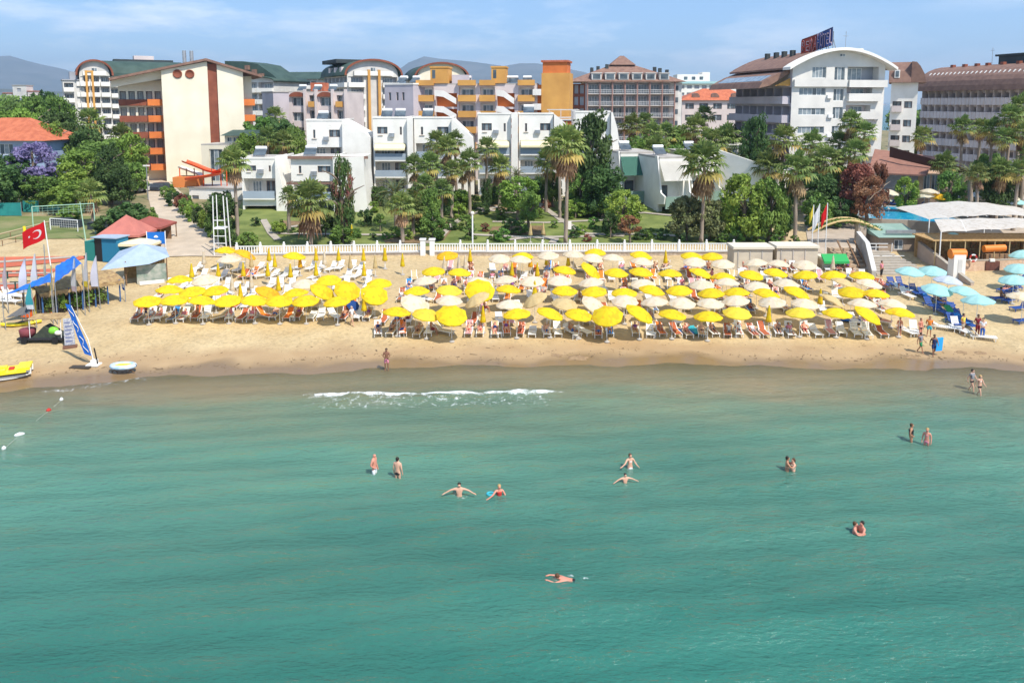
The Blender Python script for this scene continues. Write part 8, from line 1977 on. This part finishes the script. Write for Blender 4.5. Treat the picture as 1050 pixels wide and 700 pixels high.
m_ = MB(); m_.add([(-1.1, -.6, 1.95), (1.6, -.7, 2.0), (1.5, .7, 2.15), (-1.0, .7, 2.1)], [(0, 1, 2, 3)], 0); m_.add([(-1.1, -.6, 1.92), (1.6, -.7, 1.97), (1.5, .7, 2.12), (-1.0, .7, 2.07)], [(3, 2, 1, 0)], 0); m_.build('straw_shade', TH, r)
for x in (-1.0, 1.45): m_ = MB(); m_.tube([(x, -.5, .4), (x, -.5, 2.0)], .03, 6); m_.build('shade_pole', WMETAL, r)
# kayak, pedal boat, inflatable
def kayak(lb, p, rz, mt, L_=3.0, w_=.36):
    m_ = MB(); n = 12; vs = []; k_ = 8
    for i in range(n+1):
        t = -1+2*i/n; w2 = w_*(1-t*t)**.6+.01; zz_ = .12*t*t
        for j in range(k_): a_ = 2*math.pi*j/k_; vs.append((t*L_/2, w2*math.cos(a_), .17+zz_+.15*math.sin(a_)))
    m_.add(vs, [(i*k_+j, i*k_+(j+1) % k_, (i+1)*k_+(j+1) % k_, (i+1)*k_+j) for i in range(n) for j in range(k_)], 0, True); r = thing('kayak', lb, 'kayak', p, rz); m_.build('hull', mt, r)
    c_ = MB(); c_.ell((-.1, 0, .31), (.42, .2, .04), 10, 5); c_.build('cockpit', BLACK, r); return r
YEL = mat('yellow_plastic', (.85, .68, .02), (.78, .60, .02), 2, .35, spec=.5)
kayak('yellow kayak lying on the sand beside the grey shade sheet', gpx(22, 333, .1), R(24), YEL)
r = thing('windsurf_sail', 'small red, yellow and orange sail leaning at the bar corner', 'sail', gpx(33, 327, 0), R(10)); m_ = MB(); m_.add([(0, 0, .1), (.35, 0, .1), (.45, 0, 2.3)], [(0, 1, 2)], 0); m_.build('yellow_panel', FLG['yellow'], r); m_ = MB(); m_.add([(-.9, 0, .2), (-.01, 0, .1), (.43, 0, 2.2)], [(0, 1, 2)], 0); m_.build('red_panel', mat('orange_red_sail', (.70, .12, .02), None), r); m_ = MB(); m_.tube([(0, .02, 0), (.46, .02, 2.4)], .03, 6); m_.build('mast', WOOD, r)
kayak('orange kayak lying behind the trailer', gpx(42, 323, .1), R(8), mat('orange_plastic', (.80, .20, .04), None, rough=.4), 2.2)
g_ = gpx(7, 384, .2); r = thing('pedal_boat', 'yellow pedal boat with white hull pulled up at the left waterline', 'boat', g_, R(24)); r.scale = (.82, .82, .9)
def hullm(L_, w_, h_, z0, mt, nm, y0=0):
    m_ = MB(); n = 10; vs = []
    for i in range(n+1):
        t = -1+2*i/n; w2 = w_*(1-abs(t)**3.2*.75 if t > 0 else 1); sh = .28*max(0, t)**2
        vs += [(t*L_/2, y0-w2, z0+h_+sh), (t*L_/2, y0-w2*.75, z0+sh*.8), (t*L_/2, y0+w2*.75, z0+sh*.8), (t*L_/2, y0+w2, z0+h_+sh)]
    m_.add(vs, [(i*4+j, i*4+(j+1) % 4, (i+1)*4+(j+1) % 4, (i+1)*4+j) for i in range(n) for j in range(4)], 0); m_.add(vs[:4], [(0, 1, 2, 3)], 0); m_.add(vs[-4:], [(3, 2, 1, 0)], 0); m_.build(nm, mt, r)
hullm(3.9, .38, .4, .02, WHITE, 'hull', -.62); hullm(3.9, .38, .4, .02, WHITE, 'hull', .62)
m_ = MB(); m_.box(-1.9, -1.02, .42, 1.6, 1.02, .62); m_.build('deck', YEL, r); m_ = MB(); m_.box(.9, -.95, .621, 1.9, .95, .85); m_.build('bow_cowl', YEL, r)
for y in (-.5, .5): m_ = MB(); m_.box(-.6, y-.32, .621, 0, y+.32, .78); m_.box(-.8, y-.32, .621, -.602, y+.32, 1.15); m_.build('seat', YEL, r)
m_ = MB(); m_.box(.2, -.3, .621, .6, .3, .74); m_.build('pedals', mat('red_pedals', (.5, .05, .03), None), r); m_ = MB(); m_.beam((-1.95, -1.05, .38), (1.8, -1.05, .42), .06, .12); m_.beam((-1.95, 1.05, .38), (1.8, 1.05, .42), .06, .12); m_.build('rubbing_strip', BLACK, r)
g_ = gpx(126.5, 378, .3); r = thing('inflatable_boat', 'small blue and white inflatable boat with yellow floor on trestles', 'boat', (g_.x, g_.y, g_.z+.35)); m_ = MB(); n = 20
pts = [(.82*math.cos(2*math.pi*i/n), .48*math.sin(2*math.pi*i/n), .16) for i in range(n+1)]; m_.tube(pts, .17, 8, 0, False); m_.build('tube', mat('pale_blue_vinyl', (.30, .50, .66), (.60, .66, .70), 2.5, .4), r); m_ = MB(); m_.ell((0, 0, .2), (.66, .34, .10), 14, 6); m_.build('floor', YEL, r)
for x in (-.6, .6): m_ = MB(); m_.beam((x-.25, -.1, -.35), (x+.15, -.1, 0), .05); m_.beam((x+.25, -.1, -.35), (x-.15, -.1, 0), .05); m_.build('trestle', WOOD, r)
# white sunbeds under the courts at far left
k = 0
for px, py in [(2, 304), (10, 303), (18, 304), (4, 309), (12, 309)]: k += 1; lounger(f"white sun lounger at the far left below the red courts, {ordw(k)} one", gpx(px, py, .2), R(70), 'white', k % 3, 'white loungers below the red courts')
# red court benches: posts and pale kerbs
for k, (px, py) in enumerate([(8, 286), (22, 286), (36, 285), (16, 297), (30, 296)]):
    m_ = MB(); m_.box(-.05, -.05, 0, .05, .05, .8); m_.box(-.5, -.04, .72, .5, .04, .8); o = m_.build('court_rail', mat('dark_green_rail', (.02, .07, .06), None), None, gpx(px, py, 0)); tag(o, f"short dark rail between the red strips at left, {ordw(k+1)} of five", 'rail', 'short rails at the red courts')
for k, P in enumerate([[(-20, 281.5), (52, 281)], [(-20, 292), (38, 291)], [(-20, 271), (80, 264)]]): strip('pale_kerb_strip', P, .5, PAVE, .14)
# sports ground frames
GN = mat('pale_green_metal', (.35, .55, .42), None, rough=.5)
def goalframe(lb, pa, pb, top, mt=GN):
    a_ = gpx(*pa, 0); b2_ = gpx(*pb, 0); h = zat(top, a_.y)-a_.z; r = thing('net_frame', lb, 'frame', a_); d = b2_-a_; m_ = MB(); m_.tube([(0, 0, 0), (0, 0, h)], .06, 8); m_.build('post', mt, r); m_ = MB(); m_.tube([(d.x, d.y, d.z), (d.x, d.y, d.z+h)], .06, 8); m_.build('post', mt, r)
    m_ = MB(); m_.tube([(0, 0, h), (d.x, d.y, d.z+h)], .05, 8); m_.build('crossbar', mt, r)
    m_ = MB()
    for i in range(1, 12): u = i/12; m_.tube([(d.x*u, d.y*u, d.z*u+h), (d.x*u, d.y*u, d.z*u+h-1.1)], .012, 4)
    for z_ in (.3, .6, .9): m_.tube([(0, 0, h-z_), (d.x, d.y, d.z+h-z_)], .012, 4)
    m_.build('net', mt, r); return r
goalframe('pale green frame of the volleyball court, wide one', (35, 244), (98, 240), 212); goalframe('lower white net frame on the sports ground', (52, 236), (80, 238), 224, WMETAL)
g_ = gpx(88, 247, 0); r = thing('flood_pole', 'tall thin pale green pole at the right of the sports ground', 'pole', g_); h = zat(207, g_.y)-g_.z; m_ = MB(); m_.tube([(0, 0, 0), (-.4, 0, h)], [.08, .05], 8); m_.build('pole', GN, r)
g_ = gpx(27, 251, 0); r = thing('yellow_post', 'thick yellow padded post at the left of the sports ground', 'post', g_); h = zat(232, g_.y)-g_.z; m_ = MB(); m_.tube([(0, 0, 0), (-.1, 0, h)], .16, 10); m_.build('padding', YEL, r)
TEAL = mat('teal_screen_cloth', (.02, .20, .19), (.03, .26, .24), 1, .8)
for k, (x0, x1, py, tp) in enumerate([(-20, 22, 222, 208), (24, 40, 218, 206), (42, 62, 216, 207)]):
    a_ = gpx(x0, py, 0); b2_ = gpx(x1, py, 0); h = zat(tp, a_.y)-a_.z; r = thing('windbreak_screen', ['teal windbreak screen at the left edge under the dark trees', 'teal windbreak screen in the middle of the three', 'teal windbreak screen furthest right of the three'][k], 'screen', a_); L_ = b2_.x-a_.x; m_ = MB(); m_.box(0, 0, .1, L_, .05, h); m_.build('cloth', TEAL, r)
    for x in (0, L_/2, L_): m_ = MB(); m_.tube([(x, .08, 0), (x, .08, h+.1)], .04, 6); m_.build('post', METAL, r)
for k, (px, py) in enumerate([(4, 252), (12, 243)]): 
    a_ = gpx(px-30, py+8, 0); b2_ = gpx(px+38, py-10, 0); r = thing('rail_fence', ['low straw-coloured rail fence slanting at the left edge, lower one', 'low straw-coloured rail fence slanting at the left edge, upper one'][k], 'fence', a_); d = b2_-a_; m_ = MB(); m_.tube([(0, 0, .7), (d.x, d.y, d.z+.7)], .09, 6); m_.build('rail', mat('straw_rail', (.42, .33, .2), None), r)
    for i in range(6): u = i/5; m_ = MB(); m_.tube([(d.x*u, d.y*u, d.z*u-.1), (d.x*u, d.y*u, d.z*u+.7)], .05, 6); m_.build('post', WOOD, r)
# boards rack left: tyres & dark gear under trees
for k, (px, py) in enumerate([(62, 232), (72, 234), (100, 236)]):
    m_ = MB(); m_.box(-1.3, 0, 0, 1.3, .9, .9); m_.box(-1.2, -.1, .9, 1.2, 1.0, 1.0); o = m_.build('covered_bench', mat('dark_cover', (.04, .05, .06), None), None, gpx(px, py, 0)); tag(o, f"dark covered bench on the sports ground, {ordw(k+1)} from the left", 'bench', 'dark benches on the sports ground')
# buoys with rope
def buoy(lb, px, py, c_, elong=1.0, s_=.12):
    m_ = MB(); m_.ell((0, 0, .04), (s_*elong, s_, s_), 12, 8); m_.tube([(0, 0, .04+s_*.8), (0, 0, .04+s_*1.25)], .03, 6); p = water(px, py); o = m_.build('buoy', CL[c_], None, p, R(35)); tag(o, lb, 'buoy')
buoy('white buoy nearest the shore at left', 63, 410, 'white'); buoy('red buoy at left on the rope line', 50, 421, 'red', 1.3); buoy('elongated white buoy at left', 20, 446, 'white', 2.4); buoy('white buoy at the far left edge', 4, 460, 'white')
m_ = MB(); P = [water(63, 410), water(50, 421), water(36, 432), water(20, 446), water(4, 460), water(-20, 478)]; m_.tube([(p.x-P[0].x, p.y-P[0].y, .0) for p in P], .009, 5); o = m_.build('float_rope', mat('pale_rope', (.5, .5, .42), None), None, P[0]); tag(o, 'thin float rope joining the buoys at left', 'rope')
g_ = water(503, 507); m_ = MB(); n = 16; m_.tube([(.17*math.cos(2*math.pi*i/n), .15*math.sin(2*math.pi*i/n), .05) for i in range(n+1)], .06, 8, 0, False); o = m_.build('swim_ring', CL['turquoise'], None, (g_.x, g_.y, .0)); tag(o, 'turquoise swim ring held by the fair woman in red', 'swim ring')
# blue mat carried at the waterside
m_ = MB(); m_.prism([(-.25, .25), (.25, .3), (.3, 1.35), (-.2, 1.3)], -.06, .06, 'y'); g_ = gpx(960, 365, 0); o = m_.build('beach_mat', mat('bright_blue_mat', (.03, .35, .75), None), None, (g_.x+.12, g_.y-.05, g_.z+.15)); tag(o, 'bright blue mat carried by the person in navy', 'beach mat')
# seaweed and tide-line litter (uncountable)
m_ = MB(); rnd = random.Random(8)
for i in range(620):
    px = rnd.uniform(-10, 1060); d_ = 1.9+.5*math.sin(px*.021)+.3*math.sin(px*.07)+rnd.gauss(0, .35)+(2.0 if rnd.random() < .25 else 0)
    X = (px-525)/FPX*60; y = shore(X)+d_; z = gz(X, y)+.01; s_ = rnd.uniform(.02, .07) if rnd.random() < .93 else rnd.uniform(.08, .15); a_ = rnd.uniform(0, 3.1); u = Vector((math.cos(a_), math.sin(a_), .05))*s_*rnd.uniform(1, 2.5); v = Vector((-math.sin(a_), math.cos(a_), .1))*s_*.5; p = Vector((X, y, z))
    m_.add([p-u-v, p+u-v*.6, p+u*.8+v+Vector((0, 0, .03)), p-u*.7+v*.8], [(0, 1, 2, 3)], 0)
tag(m_.build('tide_line_debris', mat('dry_seaweed', (.10, .07, .04), (.20, .14, .08), 5, .95), None), kind='stuff')
# dug-up pile of damp sand on the beach
for k, (px, py, s_) in enumerate([(592, 367, .55), (570, 364, .3), (935, 366, .4), (985, 361, .3), (1005, 362, .35)]):
    m_ = MB(); n = 14; vs = []
    for j in range(5):
        for i in range(n): a_ = 2*math.pi*i/n; q_ = (1-j/4)*(1+.25*math.sin(i*2.3+j)); vs.append((math.cos(a_)*q_*s_*1.8, math.sin(a_)*q_*s_, (j/4)**.8*s_*.42*(1+.2*math.sin(i*3.1))-.03))
    m_.add(vs, [(j*n+i, j*n+(i+1) % n, (j+1)*n+(i+1) % n, (j+1)*n+i) for j in range(4) for i in range(n)], 0, True); o = m_.build('sand_heap', mat('damp_sand', (.33, .22, .12), (.24, .16, .09), 3, .95, .8), None, gpx(px, py, 0)); tag(o, ['largest dug sand heap near the waterline at centre', 'small sand heap left of the largest one', 'low sand heap below the walkers at right', 'small sand heap right of the blue mat carrier', 'small sand heap furthest right'][k], 'sand heap')
# haze
hz_m = bpy.data.materials.new('haze'); hz_m.use_nodes = True; nt = hz_m.node_tree; N = nt.nodes; N.clear(); o_ = N.new('ShaderNodeOutputMaterial'); pv = N.new('ShaderNodeVolumePrincipled'); pv.inputs['Density'].default_value = .00013; pv.inputs['Color'].default_value = (.62, .79, 1, 1); pv.inputs['Anisotropy'].default_value = .2; nt.links.new(pv.outputs[0], o_.inputs['Volume'])
m_ = MB(); m_.box(-14000, -400, -8, 14000, 11500, 620); hz = m_.build('haze', hz_m); tag(hz, kind='stuff'); hz.display_type = 'WIRE'
